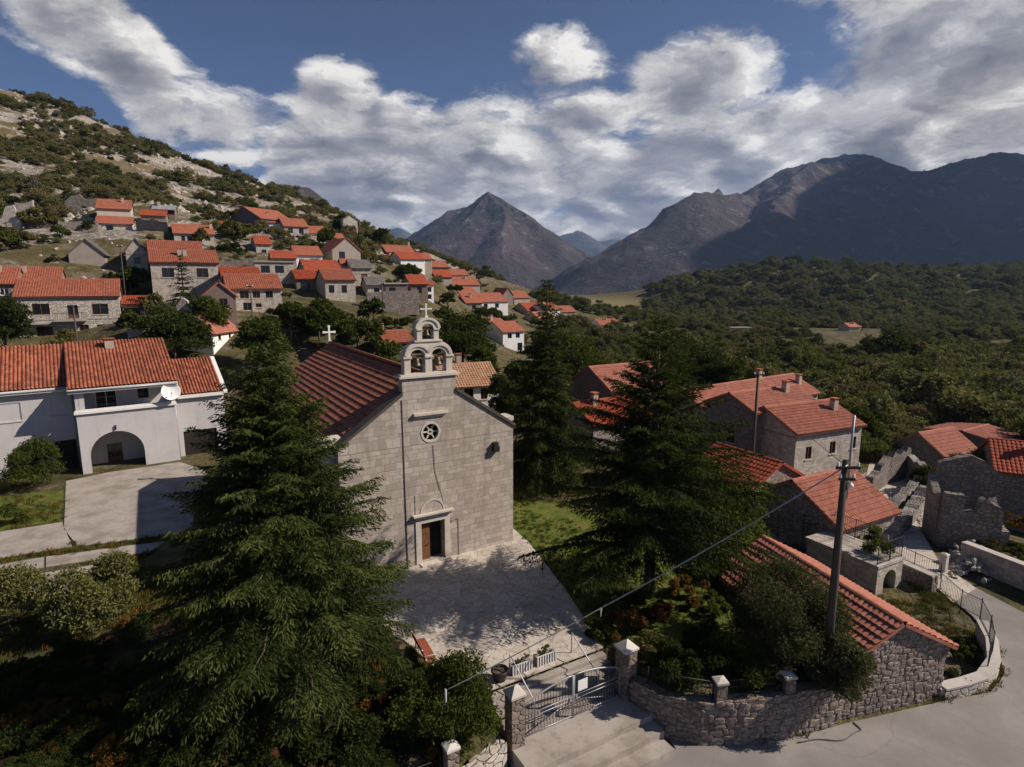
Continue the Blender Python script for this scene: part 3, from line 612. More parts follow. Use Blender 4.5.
# ------------------------------------------------------------------ terrain
ctrl = []
for h in HOUSES:
    q = h['P0'] + h['U'] * h['w'] / 2; zz = h['P0'].z
    if h['l'].startswith(('lean', 'low red', 'tall narrow', 'open shed', 'house whose', 'house of which')): continue
    ctrl.append((q.x, q.y, zz))
for (px, py, Y) in [(0, 90, 300), (60, 107, 310), (120, 132, 325), (200, 165, 350), (270, 190, 375), (330, 213, 400), (380, 243, 430), (430, 262, 480), (520, 288, 560),
                    (-120, 60, 290), (-300, 30, 280), (0, 160, 200), (100, 175, 215), (200, 200, 240), (280, 208, 270), (0, 205, 150), (40, 232, 125), (60, 250, 115), (140, 200, 165), (-150, 200, 140),
                    (10, 262, 100), (-150, 280, 85), (225, 222, 190), (320, 222, 260), (140, 340, 75), (190, 345, 72), (110, 318, 84), (250, 330, 80), (300, 322, 88), (370, 320, 95), (440, 340, 92), (470, 350, 85), (480, 318, 160),
                    (560, 335, 190), (560, 380, 90), (640, 335, 240), (700, 350, 190), (700, 385, 105), (800, 360, 150), (900, 385, 110), (1000, 380, 115), (1000, 420, 75), (860, 420, 80), (880, 340, 220), (1000, 340, 230),
                    (1200, 380, 120), (1400, 500, 60), (700, 322, 380), (600, 317, 520), (800, 310, 480), (900, 305, 480), (1024, 308, 480), (1200, 300, 480),
                    (800, 266, 720), (740, 271, 690), (690, 283, 660), (640, 305, 640), (860, 269, 740), (910, 273, 760), (960, 270, 760), (1030, 268, 760), (1150, 262, 780), (1400, 262, 800),
                    (550, 303, 900), (480, 297, 1100)]:
    p = at(px, py, Y); ctrl.append(tuple(p))
ctrl += [(-60, 70, 3.0), (-45, 70, 2.5), (-28, 70, 2.5), (-15, 66, 2.0), (0, 60, 0.5), (12, 46, -1.2), (22, 46, -2.0), (30, 40, -2), (40, 40, -2), (45, 25, -2), (-45, 40, -1.6), (-45, 20, -1.6), (-30, 10, -1.5), (0, 5, -2), (0, -30, -2), (40, -20, -2), (-60, -20, -1.5), (-100, 40, 4), (-100, 10, 2),
         (-110, 75, 12), (0, 1600, -52), (700, 1300, -45), (1200, 1200, -40), (300, 1100, -40), (-250, 700, 70), (-450, 500, 160), (-600, 300, 190), (-350, 800, 90), (-300, 200, 95), (-500, 0, 120), (-200, 0, 30), (200, 0, -4), (500, 100, -5), (600, 600, 15), (900, 800, 40), (-300, 1300, 0), (-1000, 1500, 120), (1500, 300, 0), (-1000, -1000, 100), (1000, -1000, -10), (0, -1500, -10), (2500, 2500, -50), (-2500, 2500, 50)]
CT = np.array(ctrl); CC = 9.0
def _ker(d2): return np.sqrt(d2 + CC * CC)
A_ = _ker(((CT[:, None, :2] - CT[None, :, :2]) ** 2).sum(-1))
nC = len(CT); Pm = np.c_[np.ones(nC), CT[:, :2] / 100.0]
KK = np.zeros((nC + 3, nC + 3)); KK[:nC, :nC] = A_ - np.eye(nC) * 1.5; KK[:nC, nC:] = Pm; KK[nC:, :nC] = Pm.T
SOL = np.linalg.solve(KK, np.r_[CT[:, 2], 0, 0, 0])
def rbf(x, y):
    out = np.empty(x.shape)
    xf, yf, of = x.ravel(), y.ravel(), out.reshape(-1)
    for i in range(0, xf.size, 20000):
        xx, yy = xf[i:i + 20000], yf[i:i + 20000]
        of[i:i + 20000] = _ker((xx[:, None] - CT[None, :, 0]) ** 2 + (yy[:, None] - CT[None, :, 1]) ** 2) @ SOL[:nC] + SOL[nC] + SOL[nC + 1] * xx / 100 + SOL[nC + 2] * yy / 100
    return out
# the gate frame: u along the front edge of the court, n towards the road
GO = Vector((-0.95, 21.35, 0)); GU = Vector((cos(R(30)), sin(R(30)), 0)); GN = Vector((sin(R(30)), -cos(R(30)), 0))
def gf(u, nn, z=0.0): return GO + GU * u + GN * nn + Vector((0, 0, z))
SX = [-40, -12, -2.1, 0.3, 4.9, 6.0, 7.4, 10.6, 13.5, 19, 24]
SY = [8, 13.5, 17.9, 19.6, 22.3, 21.4, 20.9, 21.15, 22.0, 23.6, 24.5]
ROAD_Z = -1.8
def near_z(x, y):
    z = -1.5 + 1.5 * smooth(-25, -15, x + smooth(38, 50, y) * -3)
    z = z + (ROAD_Z - 0.1 - z) * smooth(11.8, 14.0, x) * smooth(20, 23, y)
    z = z + (ROAD_Z - 0.1 - z) * smooth(17.0, 21.0, x + 0.45 * (y - 38)) * smooth(33, 38, y)
    ys = np.interp(x, SX, SY)
    z = z + (ROAD_Z - 0.06 - z) * smooth(0.55, 0.12, y - ys)
    u = (x - GO.x) * GU.x + (y - GO.y) * GU.y; nn = (x - GO.x) * GN.x + (y - GO.y) * GN.y
    carve = smooth(-0.5, -0.1, u) * smooth(6.1, 5.7, u) * smooth(0.0, 0.3, nn)
    return z + (np.minimum(z, -2.0) - z) * carve
def terrain(x, y):
    x = np.asarray(x, float); y = np.asarray(y, float)
    h = rbf(x, y); r = np.hypot(x, y)
    rough = smooth(60, 140, r) * smooth(5, 30, h) * smooth(1000, 700, y)
    h = h + rough * ((fbm(x / 40, y / 40, 5, 3) - 0.5) * 9 + (fbm(x / 9, y / 9, 4, 9, True) - 0.5) * 2.2)
    h = h + smooth(90, 200, r) * smooth(1000, 800, y) * (fbm(x / 70, y / 70, 4, 21) - 0.5) * 5 * smooth(20, 0, h)
    dx = np.maximum(np.maximum(-62 - x, x - 30), 0); dy = np.maximum(np.maximum(-10 - y, y - 54 - 9 * smooth(-20, -28, x)), 0)
    m = smooth(9, 0, np.hypot(dx, dy))
    h = h + (near_z(x, y) - h) * m
    far = smooth(1100, 1700, np.hypot(x, np.maximum(y, 0)))
    return h + (-55 + (fbm(x / 300, y / 300, 3, 5) - 0.5) * 4 - h) * far
def tz(x, y): return float(terrain(np.array([x]), np.array([y]))[0])
rr = np.concatenate([np.linspace(3, 8, 5)[:-1], 8 * (11000 / 8) ** (np.linspace(0, 1, 385))])
az = np.concatenate([np.arange(-180, -54, 3.0), np.arange(-54, 54, 0.27), np.arange(54, 180.1, 3.0)])
AZ, RRg = np.meshgrid(np.radians(az), rr)
TX = RRg * np.sin(AZ); TY = RRg * np.cos(AZ); TZ = terrain(TX, TY)
V = np.stack([TX, TY, TZ], -1).reshape(-1, 3); nr, na = TX.shape
I = np.arange(nr * na).reshape(nr, na)
Fq = np.stack([I[:-1, :-1], I[:-1, 1:], I[1:, 1:], I[1:, :-1]], -1).reshape(-1, 4)[:, ::-1]
hill = smooth(12, 30, TZ) * smooth(950, 700, TY) * smooth(60, -30, TX - TY * 0.12)
knoll = smooth(25, 45, TZ) * smooth(60, 120, TX) * 0.15
g = np_mesh('ground', V, Fq, M_['ground'], attr={'hill': np.clip(hill + knoll, 0, 1).ravel()}, smooth=True); structure(g)

# mountains: ridge lines with falling flanks, each one sheet standing on the plain
def mountain(name, ridges, slope, x0, x1, y0, y1, nx, ny, m, amp, seed, nsc=600.0, base=-70, warp=.6, pw=1.2):
    X, Y = np.meshgrid(np.linspace(x0, x1, nx), np.linspace(y0, y1, ny))
    wx = X + (fbm(X / nsc, Y / nsc, 4, seed) - .5) * nsc * warp; wy = Y + (fbm(X / nsc, Y / nsc, 4, seed + 9) - .5) * nsc * warp
    Z = np.full(X.shape, -1e9)
    for pl in ridges:
        for a, b in zip(pl, pl[1:] if len(pl) > 1 else pl):
            a = np.array(a); b = np.array(b); ab = b[:2] - a[:2]; L2 = max(1e-6, (ab ** 2).sum())
            t = np.clip(((wx - a[0]) * ab[0] + (wy - a[1]) * ab[1]) / L2, 0, 1)
            d = np.hypot(wx - a[0] - ab[0] * t, wy - a[1] - ab[1] * t); hh = a[2] + (b[2] - a[2]) * t
            Z = np.maximum(Z, base + (hh - base) * np.clip(1 - d * slope / (hh - base), 0, 1) ** pw)
    k = np.clip((Z - base) / 400, 0, 1)
    Z = Z + k * ((fbm(X / nsc * 1.7, Y / nsc * 1.7, 7, seed + 3, True) - .55) * amp + (fbm(X / 110, Y / 110, 5, seed + 5, True) - .5) * amp * .30)
    I = np.arange(nx * ny).reshape(ny, nx)
    Fq = np.stack([I[:-1, :-1], I[:-1, 1:], I[1:, 1:], I[1:, :-1]], -1).reshape(-1, 4)
    return structure(np_mesh(name, np.stack([X, Y, Z], -1).reshape(-1, 3), Fq, m, smooth=True))
A = lambda px, py, Y: tuple(at(px, py, Y))
mountain('mountain', [[A(495, 192, 3600), A(470, 203, 3900), A(420, 232, 4300)], [A(495, 192, 3600), A(530, 224, 3300), A(575, 252, 3150)], [A(495, 192, 3600), A(500, 240, 3000)], [A(495, 192, 3600), A(455, 228, 3300)]],
         0.58, -1500, 900, 2300, 5200, 360, 360, M_['mountain_near'], 55, 11, 520, warp=.45)
mountain('mountain', [[A(700, 193, 2700), A(650, 222, 2650), A(600, 250, 2600), A(565, 268, 2550)], [A(700, 194, 2700), A(735, 198, 2900), A(775, 186, 3250)], [A(735, 205, 3300), A(775, 184, 3350), A(803, 168, 3400), A(835, 163, 3450), A(862, 159, 3500), A(905, 163, 3500), A(928, 171, 3450), A(958, 166, 3400), A(986, 158, 3400), A(1040, 166, 3450), A(1120, 152, 3600), A(1250, 160, 3600), A(1450, 150, 3500)],
                      [A(835, 163, 3450), A(800, 215, 2500)], [A(930, 175, 3450), A(915, 228, 2300)], [A(1080, 160, 3500), A(1030, 225, 2400)], [A(1250, 160, 3600), A(1180, 225, 2400)]],
         0.50, 100, 6800, 1300, 5200, 620, 400, M_['mountain_near'], 95, 31, 620, warp=.8)
mountain('mountain', [[A(180, 190, 1500), A(262, 180, 1500), A(300, 188, 1560), A(330, 210, 1620), A(380, 240, 1700)]], 0.6, -1800, 100, 1000, 2400, 150, 110, M_['mountain_near'], 60, 51)
mountain('hills', [[A(300, 250, 8000), A(370, 238, 8000), A(407, 227, 8000), A(440, 240, 8000), A(520, 250, 8000), A(560, 236, 8200), A(582, 229, 8200), A(612, 242, 8200), A(700, 230, 8200)]], 0.5, -4500, 4500, 6800, 10500, 200, 90, M_['mountain_far'], 120, 71, 1200)

# unseen cloud bank added beyond the haze to shade the right range
mb = MB(); rnd = random.Random(3)
for k in range(110):
    u = rnd.random(); c = (rnd.uniform(4330, 9500), rnd.uniform(2000, 4700), rnd.uniform(2250, 2600)); s_ = rnd.uniform(280, 620)
    bm = bmesh.new(); bmesh.ops.create_icosphere(bm, subdivisions=2, radius=1.0)
    for v in bm.verts: v.co = Vector((c[0] + v.co.x * s_, c[1] + v.co.y * s_, c[2] + v.co.z * s_ * .5)) * 1.0
    for f_ in bm.faces: mb.face([v.co[:] for v in f_.verts], None, True)
    bm.free()
m = bpy.data.materials.new('cloud'); m.use_nodes = True; m.node_tree.nodes['Principled BSDF'].inputs['Base Color'].default_value = (.85, .85, .86, 1); m.node_tree.nodes['Principled BSDF'].inputs['Roughness'].default_value = 1
structure(mb.build('shade_clouds', m))
# thin autumn air: one closed box of even density round everything
hb = MB(); hb.box(-11200, 11200, -11200, 11200, -95, 1300); hz_ = hb.build('haze', [], None); hz_.data.materials.clear()
hm = bpy.data.materials.new('haze'); hm.use_nodes = True; hm.node_tree.nodes.clear(); n = N(hm.node_tree)
pv = n('ShaderNodeVolumePrincipled', {'Color': (0.42, 0.60, 1.0, 1), 'Density': HAZE, 'Anisotropy': 0.2}); n('ShaderNodeOutputMaterial', {'Volume': pv.outputs[0]})
hz_.data.materials.append(hm); tag(hz_, 'thin bluish air between the village and the mountains', 'haze', None, 'stuff')

# ------------------------------------------------------------------ house builder
def wall_panel(mb, O, du, dn, W_, z0, z1, holes, rev=0.16):
    """One wall in the plane O + du*u, outward normal dn; holes = (u0, u1, a, b)."""
    Z = Vector((0, 0, 1))
    us = sorted({0.0, W_} | {max(0, min(W_, q)) for h in holes for q in h[:2]}); zs = sorted({z0, z1} | {q for h in holes for q in h[2:4]})
    P = lambda u, z, d=0.0: O + du * u + Z * z - dn * d
    for a, b in zip(us, us[1:]):
        for c, d in zip(zs, zs[1:]):
            um, zm = (a + b) / 2, (c + d) / 2
            if any(h[0] < um < h[1] and h[2] < zm < h[3] for h in holes): continue
            mb.face([P(a, c), P(b, c), P(b, d), P(a, d)], [(a, c), (b, c), (b, d), (a, d)])
    for (a, b, c, d) in [h[:4] for h in holes]:
        for (p, q) in (((a, c), (b, c)), ((b, c), (b, d)), ((b, d), (a, d)), ((a, d), (a, c))):
            mb.face([P(*p), P(*p, rev), P(*q, rev), P(*q)], [(p[0], p[1]), (p[0] + rev, p[1]), (q[0] + rev, q[1]), (q[0], q[1])])

def window(root, O, du, dn, u0, u1, z0, z1, st, detail):
    Z = Vector((0, 0, 1)); P = lambda u, z, d: O + du * u + Z * z - dn * d
    pm = {'b': 'glass_blue'}.get(st, 'glass_dark'); fm = {'d': 'wood_brown', 'door': 'wood_brown', 'o': 'wood_brown', 's': 'render_house'}.get(st, 'paint_white')
    if st == 'o':
        mb = MB(); mb.face([P(u0, z0, .15), P(u1, z0, .15), P(u1, z1, .15), P(u0, z1, .15)]); mb.build('opening_fill', M_['interior_dark'], root); return  # flat panel closing the hole; the dark inside is its colour
    nm = 'door' if st == 'door' else 'window'
    if not detail:
        mb = MB(); mb.face([P(u0, z0, .12), P(u1, z0, .12), P(u1, z1, .12), P(u0, z1, .12)]); mb.build(nm, M_[pm if st != 'door' else 'wood_brown'], root); return
    f_ = 0.07; mb = MB()
    def bar(a, b, c, d, d0=.04, d1=.11):
        q = [P(u, z, k) for k in (d1, d0) for (u, z) in ((a, c), (b, c), (b, d), (a, d))]
        for ix in ((4, 5, 6, 7), (0, 1, 5, 4), (1, 2, 6, 5), (2, 3, 7, 6), (3, 0, 4, 7)): mb.face([q[i] for i in ix])
    bar(u0, u1, z0, z0 + f_); bar(u0, u1, z1 - f_, z1); bar(u0, u0 + f_, z0 + f_, z1 - f_); bar(u1 - f_, u1, z0 + f_, z1 - f_)
    if st == 's':
        bar(u0 + f_, u1 - f_, z0 + f_, z1 - f_, .075, .085)
    elif u1 - u0 > .65: bar((u0 + u1) / 2 - .03, (u0 + u1) / 2 + .03, z0 + f_, z1 - f_, .05, .10)
    if st == 'door':
        bar(u0 + f_, (u0 + u1) / 2 - .03, z0 + f_, z0 + (z1 - z0) * .4, .07, .10); bar((u0 + u1) / 2 + .03, u1 - f_, z0 + f_, z0 + (z1 - z0) * .4, .07, .10)
    w = mb.build(nm, M_[fm], root)
    mb = MB(); mb.face([P(u0, z0, .115), P(u1, z0, .115), P(u1, z1, .115), P(u0, z1, .115)]); mb.build('pane', M_[pm], w)
    mb = MB(); q0, q1 = u0 - .08, u1 + .08   # sill, proud of the wall
    q = [P(u, z, d) for d in (0.06, -.07) for (u, z) in ((q0, z0 - .09), (q1, z0 - .09), (q1, z0 - .004), (q0, z0 - .004))]
    for ix in ((4, 5, 6, 7), (0, 1, 5, 4), (1, 2, 6, 5), (2, 3, 7, 6), (3, 0, 4, 7)): mb.face([q[i] for i in ix])
    if st != 'door': mb.build('sill', M_['stone_trim'], w)

def tile_slope(mb, T, L, S, pu, pv, amp, step, seg=4, x0=0.0):
    """Tiled plane: T maps (along eave, up slope, out) to local space. Every tile row is a real step, every column a real barrel."""
    nc = max(1, int(round(L / pu))); us = np.linspace(0, L, nc * seg + 1); prof = amp * np.abs(np.sin(np.linspace(0, nc, nc * seg + 1) * pi))
    nrw = max(1, int(round(S / pv))); vs = np.linspace(0, S, nrw + 1); rng = np.random.RandomState(int(L * 100) % 9999)
    lines = []; uvs = []
    for j in range(nrw):
        jit = np.repeat(rng.rand(nc) * 0.012, seg); jit = np.append(jit, 0)
        for v, h_ in ((vs[j], step), (vs[j + 1], 0.0)):
            pts = [T @ Vector((u, v, p + h_ + q)) for u, p, q in zip(us, prof, jit)]
            lines.append(pts); uvs.append([(u + x0 + 1e-3, (v if h_ else v - 1e-3)) for u in us])
    mb.grid(np.array([[tuple(p) for p in l] for l in lines]), np.array(uvs))

def roof_mesh(mb, L, half, He, pitch, ov, og, Tm, near=None, slopes=(0, 1)):
    """Gable roof, ridge along canonical x; Tm maps canonical to local."""
    S = (half + ov) / cos(pitch); zt = He + half * tan(pitch); th = 0.14
    for s in slopes:
        if s == 0: o = Vector((-og, -ov, He - ov * tan(pitch))); du = Vector((1, 0, 0)); dv = Vector((0, cos(pitch), sin(pitch)))
        else: o = Vector((L + og, 2 * half + ov, He - ov * tan(pitch))); du = Vector((-1, 0, 0)); dv = Vector((0, -cos(pitch), sin(pitch)))
        nn = du.cross(dv); LL = L + 2 * og
        T = Tm @ Matrix.Translation(o + nn * th) @ Matrix((du, dv, nn)).transposed().to_4x4()
        if near: tile_slope(mb, T, LL, S, *near)
        else: mb.face([T @ Vector(p) for p in ((0, 0, 0), (LL, 0, 0), (LL, S, 0), (0, S, 0))], [(0, 0), (LL, 0), (LL, S), (0, S)])
        c = [T @ Vector(p) for p in ((0, 0, -th), (LL, 0, -th), (LL, S, -th), (0, S, -th), (0, 0, 0), (LL, 0, 0), (LL, S, 0), (0, S, 0))]
        mb.face([c[3], c[2], c[1], c[0]]); mb.face([c[0], c[1], c[5], c[4]]); mb.face([c[1], c[2], c[6], c[5]]); mb.face([c[3], c[0], c[4], c[7]])
    return zt + th

def chimney(root, c, w, h, m='render_tan', cap='terracotta', base=1.0):
    mb = MB(); mb.box(c[0] - w / 2, c[0] + w / 2, c[1] - w / 2, c[1] + w / 2, c[2] - base, c[2] + h)
    ch = mb.build('chimney', M_[m], root)
    mb = MB(); x, y, z = c[0], c[1], c[2] + h
    for sx in (-1, 1):
        for sy in (-1, 1): mb.box(x + sx * (w / 2 - .07) - .06, x + sx * (w / 2 - .07) + .06, y + sy * (w / 2 - .07) - .06, y + sy * (w / 2 - .07) + .06, z + .002, z + .2)
    mb.box(x - w * .62, x + w * .62, y - w * .62, y + w * .62, z + .202, z + .27); mb.build('chimney_cap', M_[cap], ch)

def build_house(h):
    w, He, D, pitch = h['w'], h['He'], h['D'], h['pitch']; gable = h.get('kind', 'eave') == 'gable'
    Yd = h['P0'].y; detail = Yd < 100
    root = empty(h['k'], h['P0'], h['rz'], h['l'], 'house' if 'hut' not in h['k'] and 'shed' not in h['k'] and 'tower' not in h['k'] else h['k'].split('_')[-1], h.get('g'))
    X = Vector((1, 0, 0)); Yv = Vector((0, 1, 0)); Zv = Vector((0, 0, 1)); b = -2.0
    walls = {'F': (Vector((0, 0, 0)), X, -Yv, w), 'R': (Vector((w, 0, 0)), Yv, X, D), 'B': (Vector((w, D, 0)), -X, Yv, w), 'L': (Vector((0, D, 0)), -Yv, -X, D)}
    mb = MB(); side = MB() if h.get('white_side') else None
    for key, (O, du, dn, L) in walls.items():
        hl = [(u * L - ww / 2, u * L + ww / 2, max(.02, z * He - hh / 2), min(He - .06, z * He + hh / 2), st) for (wl, u, z, ww, hh, st) in h['o'] if wl == key]
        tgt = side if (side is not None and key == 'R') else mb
        wall_panel(tgt, O, du, dn, L, b, He, hl)
        if not h.get('flat') and ((gable and key in 'FB') or (not gable and key in 'LR')):
            r = L / 2 * tan(pitch); p = [O + Zv * He, O + du * L + Zv * He, O + du * L / 2 + Zv * (He + r)]
            tgt.face(p, [(0, He), (L, He), (L / 2, He + r)])
        for q in hl: window(root, O, du, dn, *q[:4], q[4], detail)
    mb.build('wall', M_[h['wall']], root)
    if side: side.build('side_wall', M_['render_white'], root)['label'] = 'sunlit white side wall'
    if h.get('band'):
        m2 = MB(); m2.box(-.05, w + .05, -.06, .1, He * .47, He * .50); m2.build('string_course', M_['concrete'], root)
        m2 = MB(); m2.box(w * .34, w * .66, -1.3, -.065, He * .44, He * .47); m2.box(w * .02, w * .34, -1.0, -.065, He * .385, He * .41); m2.build('balcony', M_['concrete'], root)
        m2 = MB()
        for k in range(16): x = w * .34 + .06 + k * (w * .32 - .12) / 15; m2.box(x - .015, x + .015, -1.27, -1.24, He * .47, He * .47 + .95)
        m2.box(w * .34, w * .66, -1.285, -1.225, He * .47 + .95, He * .47 + 1.0); m2.build('balcony_railing', M_['metal_dark'], root)
    if h.get('flat'):
        m2 = MB(); m2.box(-.25, w + .25, -.25, D + .25, He + .002, He + .22); m2.build('roof', M_[h['roof']], root); return root
    near = (0.26, 0.40, 0.05, 0.065) if h.get('near') else ((0.30, 0.42, 0.055, 0.04, 3) if Yd < 112 else None)
    mr = MB()
    if gable: Tm = Matrix.Translation((w, 0, 0)) @ Matrix.Rotation(R(90), 4, 'Z'); L, half = D, w / 2
    else: Tm = Matrix.Identity(4); L, half = w, D / 2
    zt = roof_mesh(mr, L, half, He, pitch, 0.32, 0.22, Tm, near)
    if Yd < 110: # ridge tiles
        k = int((L + .4) / .42)
        for i in range(k):
            a = -.2 + i * (L + .4) / k; e = a + (L + .4) / k + .03
            ring = [(cos(q) * .16, sin(q) * .13) for q in np.linspace(0, pi, 6)]
            for (c0, s0), (c1, s1) in zip(ring, ring[1:]):
                zz = zt - .03
                mr.face([Tm @ Vector((a, half + c0, zz + s0)), Tm @ Vector((e, half + c0, zz + s0 + .015)), Tm @ Vector((e, half + c1, zz + s1 + .015)), Tm @ Vector((a, half + c1, zz + s1))])
    rf = mr.build('roof', M_[h['roof']], root)
    for (u, v) in h.get('ch', []):
        zc = He + min(v, 1 - v) * 2 * half * tan(pitch) + .1
        p = Tm @ Vector((u * L, v * 2 * half, zc)); chimney(root, p, 0.55, 0.95)
    return root
for i, h in enumerate(HOUSES):
    if i % 3 == 1 and not h.get('near') and not h.get('ch') and h['w'] > 4 and h.get('kind', 'eave') == 'eave': h['ch'] = [(.25 + .5 * ((i * 7) % 5) / 4, .36)]
    h['obj'] = build_house(h)

def fn(n, b):
    r = n('ShaderNodeNewGeometry').outputs['Random Per Island']; o = OBJ(n)
    c = n.ramp(r, [(0.0, (0.13, 0.10, 0.085)), (0.35, (0.20, 0.158, 0.132)), (0.75, (0.28, 0.225, 0.188)), (1.0, (0.42, 0.35, 0.30))])
    f_ = n.noise(o, 9, 6, 0.68); c = n.mix(n.math('MULTIPLY', n.sstep(f_, 0.42, 0.75), 0.55), c, (0.10, 0.08, 0.066))
    big = n.noise(o, 0.8, 4); c = n.mix(n.math('MULTIPLY', n.sstep(big, 0.5, 0.72), 0.4), c, (0.12, 0.10, 0.085))
    setc(n, b, c); bump(n, b, f_, 0.7, 0.03)
mat('stone_single', fn, 0.92)
def stone_facing(mb, O, du, dn, L, ztop, z0, rnd, size=.34, low=lambda u: None):
    """Single stones bedded in a wall face: uneven courses, every stone its own block."""
    Zv = Vector((0, 0, 1)); z = z0
    while True:
        hgt = size * rnd.uniform(.55, 1.0); u = rnd.uniform(-.2, 0); any_ = False
        while u < L:
            w = size * rnd.uniform(.55, 1.7); uc = u + w / 2; h_ = hgt * rnd.uniform(.75, 1.3); zc = z + hgt / 2 + rnd.uniform(-.07, .07)
            if 0 < uc < L and zc + h_ * .35 < ztop(uc):
                any_ = True; bm = bmesh.new(); bmesh.ops.create_icosphere(bm, subdivisions=2, radius=1.0); dp = rnd.uniform(.02, .06); tl = rnd.uniform(-.3, .3)
                for v in bm.verts:
                    p = v.co; q = Vector([math.copysign(abs(c) ** .55, c) for c in p]); x = q.x * w * .475; y = q.z * h_ * .47
                    x, y = x + y * tl + rnd.uniform(-.01, .01), y - x * tl * .5 + rnd.uniform(-.008, .008)
                    v.co = O + du * (uc + x) + Zv * (zc + y) + dn * (q.y * dp)
                for f_ in bm.faces: mb.face([v.co[:] for v in f_.verts])
                bm.free()
            u += w
        z += hgt
        if not any_ and z > z0 + .5 or z > 30: break
# ------------------------------------------------------------------ church
TH = R(31); cw = 10.6
CR = G(513, 541, 0); CU = Vector((cos(TH), sin(TH), 0)); CB = Vector((-sin(TH), cos(TH), 0)); CO = CR - CU * cw
church = empty('church', CO, TH, 'stone church with bell gable, red ridged roof and open door behind the sunlit court', 'church')
cx = 5.2; ZR = 9.95
outer = [(0, -1.2), (cw, -1.2), (cw, 7.45), (cx + 1.6, ZR), (cx + 1.6, 10.9), (cx - 1.6, 10.9), (cx - 1.6, ZR), (0, 7.45)]
dw, dh = 1.45, 2.35
door_hole = [(cx - dw / 2, 0.12), (cx + dw / 2, 0.12), (cx + dw / 2, 0.12 + dh), (cx - dw / 2, 0.12 + dh)]
fac = extruded('facade', outer, [door_hole, circ(cx, 7.75, .54)], 0.55, M_['stone_ashlar'], church)
mb = MB(); L = 22.0                      # nave walls behind the facade
mb.face([(0.02, .55, -1.2), (0.02, .55, 7.3), (0.02, L, 7.3), (0.02, L, -1.2)]); mb.face([(cw - .02, .55, -1.2), (cw - .02, L, -1.2), (cw - .02, L, 7.3), (cw - .02, .55, 7.3)])
mb.face([(0.02, L, -1.2), (0.02, L, 7.3), (cw / 2, L, 10.8), (cw - .02, L, 7.3), (cw - .02, L, -1.2)])
mb.build('nave_wall', M_['stone_ashlar'], church)
mb = MB(); pit = math.atan2(10.75 - 7.25, cw / 2)
roof_mesh(mb, L - .58, cw / 2, 7.2, pit, 0.25, 0.0, Matrix.Translation((cw, .58, 0)) @ Matrix.Rotation(R(90), 4, 'Z'), (0.24, 0.42, 0.02, 0.065, 3))
mb.tube([(cw / 2, .56, 10.98), (cw / 2, L, 10.98)], .13, 8)
croof = mb.build('roof', M_['tile_church'], church)
mb = MB()                                # coping on the raking edges, shoulders, rear gable coping
for sx in (0, 1):
    X = (lambda q: q) if sx == 0 else (lambda q: 2 * cx - q + (cw - 2 * cx) * (1 - (q / (cx - 1.6)) if q < cx - 1.6 else 0))
    a = (X(-.12), 7.40); b = (X(cx - 1.602), ZR + .02)
    for (y0, y1) in ((-.10, .65),):
        p = [Vector((a[0], y0, a[1])), Vector((b[0], y0, b[1])), Vector((b[0], y0, b[1] + .2)), Vector((a[0], y0, a[1] + .2))]; q = [v + Vector((0, y1 - y0, 0)) for v in p]
        if sx: p = p[::-1]; q = q[::-1]
        mb.face(p); mb.face(q[::-1])
        for i in range(4): mb.face([p[(i + 1) % 4], p[i], q[i], q[(i + 1) % 4]])
mb.build('coping', M_['slate_dark'], church)
mb = MB()
for x0, x1 in ((-.75, .45), (cw - .45, cw + .45)):
    mb.box(x0, x1, .66, 1.7, 7.62, 7.86); mb.box(max(x0 + .15, -.6), x1 - .1, .67, 1.6, 6.6, 7.618)
mb.build('kneeler', M_['stone_trim'], church)
mb = MB(); mb.box(cx - 1.78, cx + 1.78, -.13, .70, 10.90, 11.02); mb.box(cx - 1.68, cx + 1.68, -.06, .62, 11.022, 11.12); mb.build('cornice', M_['stone_trim'], church)
# bell gable: two arches below, one above
def arch(cx_, z0, zs, r): return [(cx_ - r, z0)] + [(cx_ - r, zs)] + circ(cx_, zs, r, 180, 0, 14)[1:-1] + [(cx_ + r, zs), (cx_ + r, z0)]
o1 = [(cx - 1.42, 11.122), (cx + 1.42, 11.122), (cx + 1.42, 12.35)] + [(cx + 1.42 * cos(R(a)) ** .8, 12.4 + 1.02 * sin(R(a))) for a in range(6, 62, 8)] + [(cx + .74, 13.32), (cx - .74, 13.32)] + [(cx - 1.42 * cos(R(a)) ** .8, 12.4 + 1.02 * sin(R(a))) for a in range(60, 5, -8)] + [(cx - 1.42, 12.35)]
bg1 = extruded('bell_gable', o1, [arch(cx - .63, 11.16, 12.38, .43), arch(cx + .63, 11.16, 12.38, .43)], 0.5, M_['stone_trim'], church, Matrix.Translation((0, .04, 0)))
o2 = [(cx - .64, 13.42), (cx + .64, 13.42), (cx + .64, 14.22)] + circ(cx, 14.24, .64, 2, 178, 14) + [(cx - .64, 14.22)]
bg2 = extruded('upper_bell_gable', o2, [arch(cx, 13.46, 14.22, .34)], 0.46, M_['stone_trim'], church, Matrix.Translation((0, .06, 0)))
mb = MB()
mb.box(cx - .82, cx + .82, -.03, .61, 13.322, 13.418)
for x in (cx - 1.25, cx, cx + 1.25): mb.box(x - .235, x + .235, -.04, .61, 12.22, 12.36)
for x in (cx - .51, cx + .51): mb.box(x - .17, x + .17, 0.0, .58, 14.12, 14.22)
mb.build('impost', M_['stone_trim'], bg1)
def arch_band(name, cx_, z, r0, r1, y0, y1, a0, a1, m, par):
    return extruded(name, circ(cx_, z, r1, a0, a1, 20) + circ(cx_, z, r0, a1, a0, 20), [], y1 - y0, m, par, Matrix.Translation((0, y0, 0)))
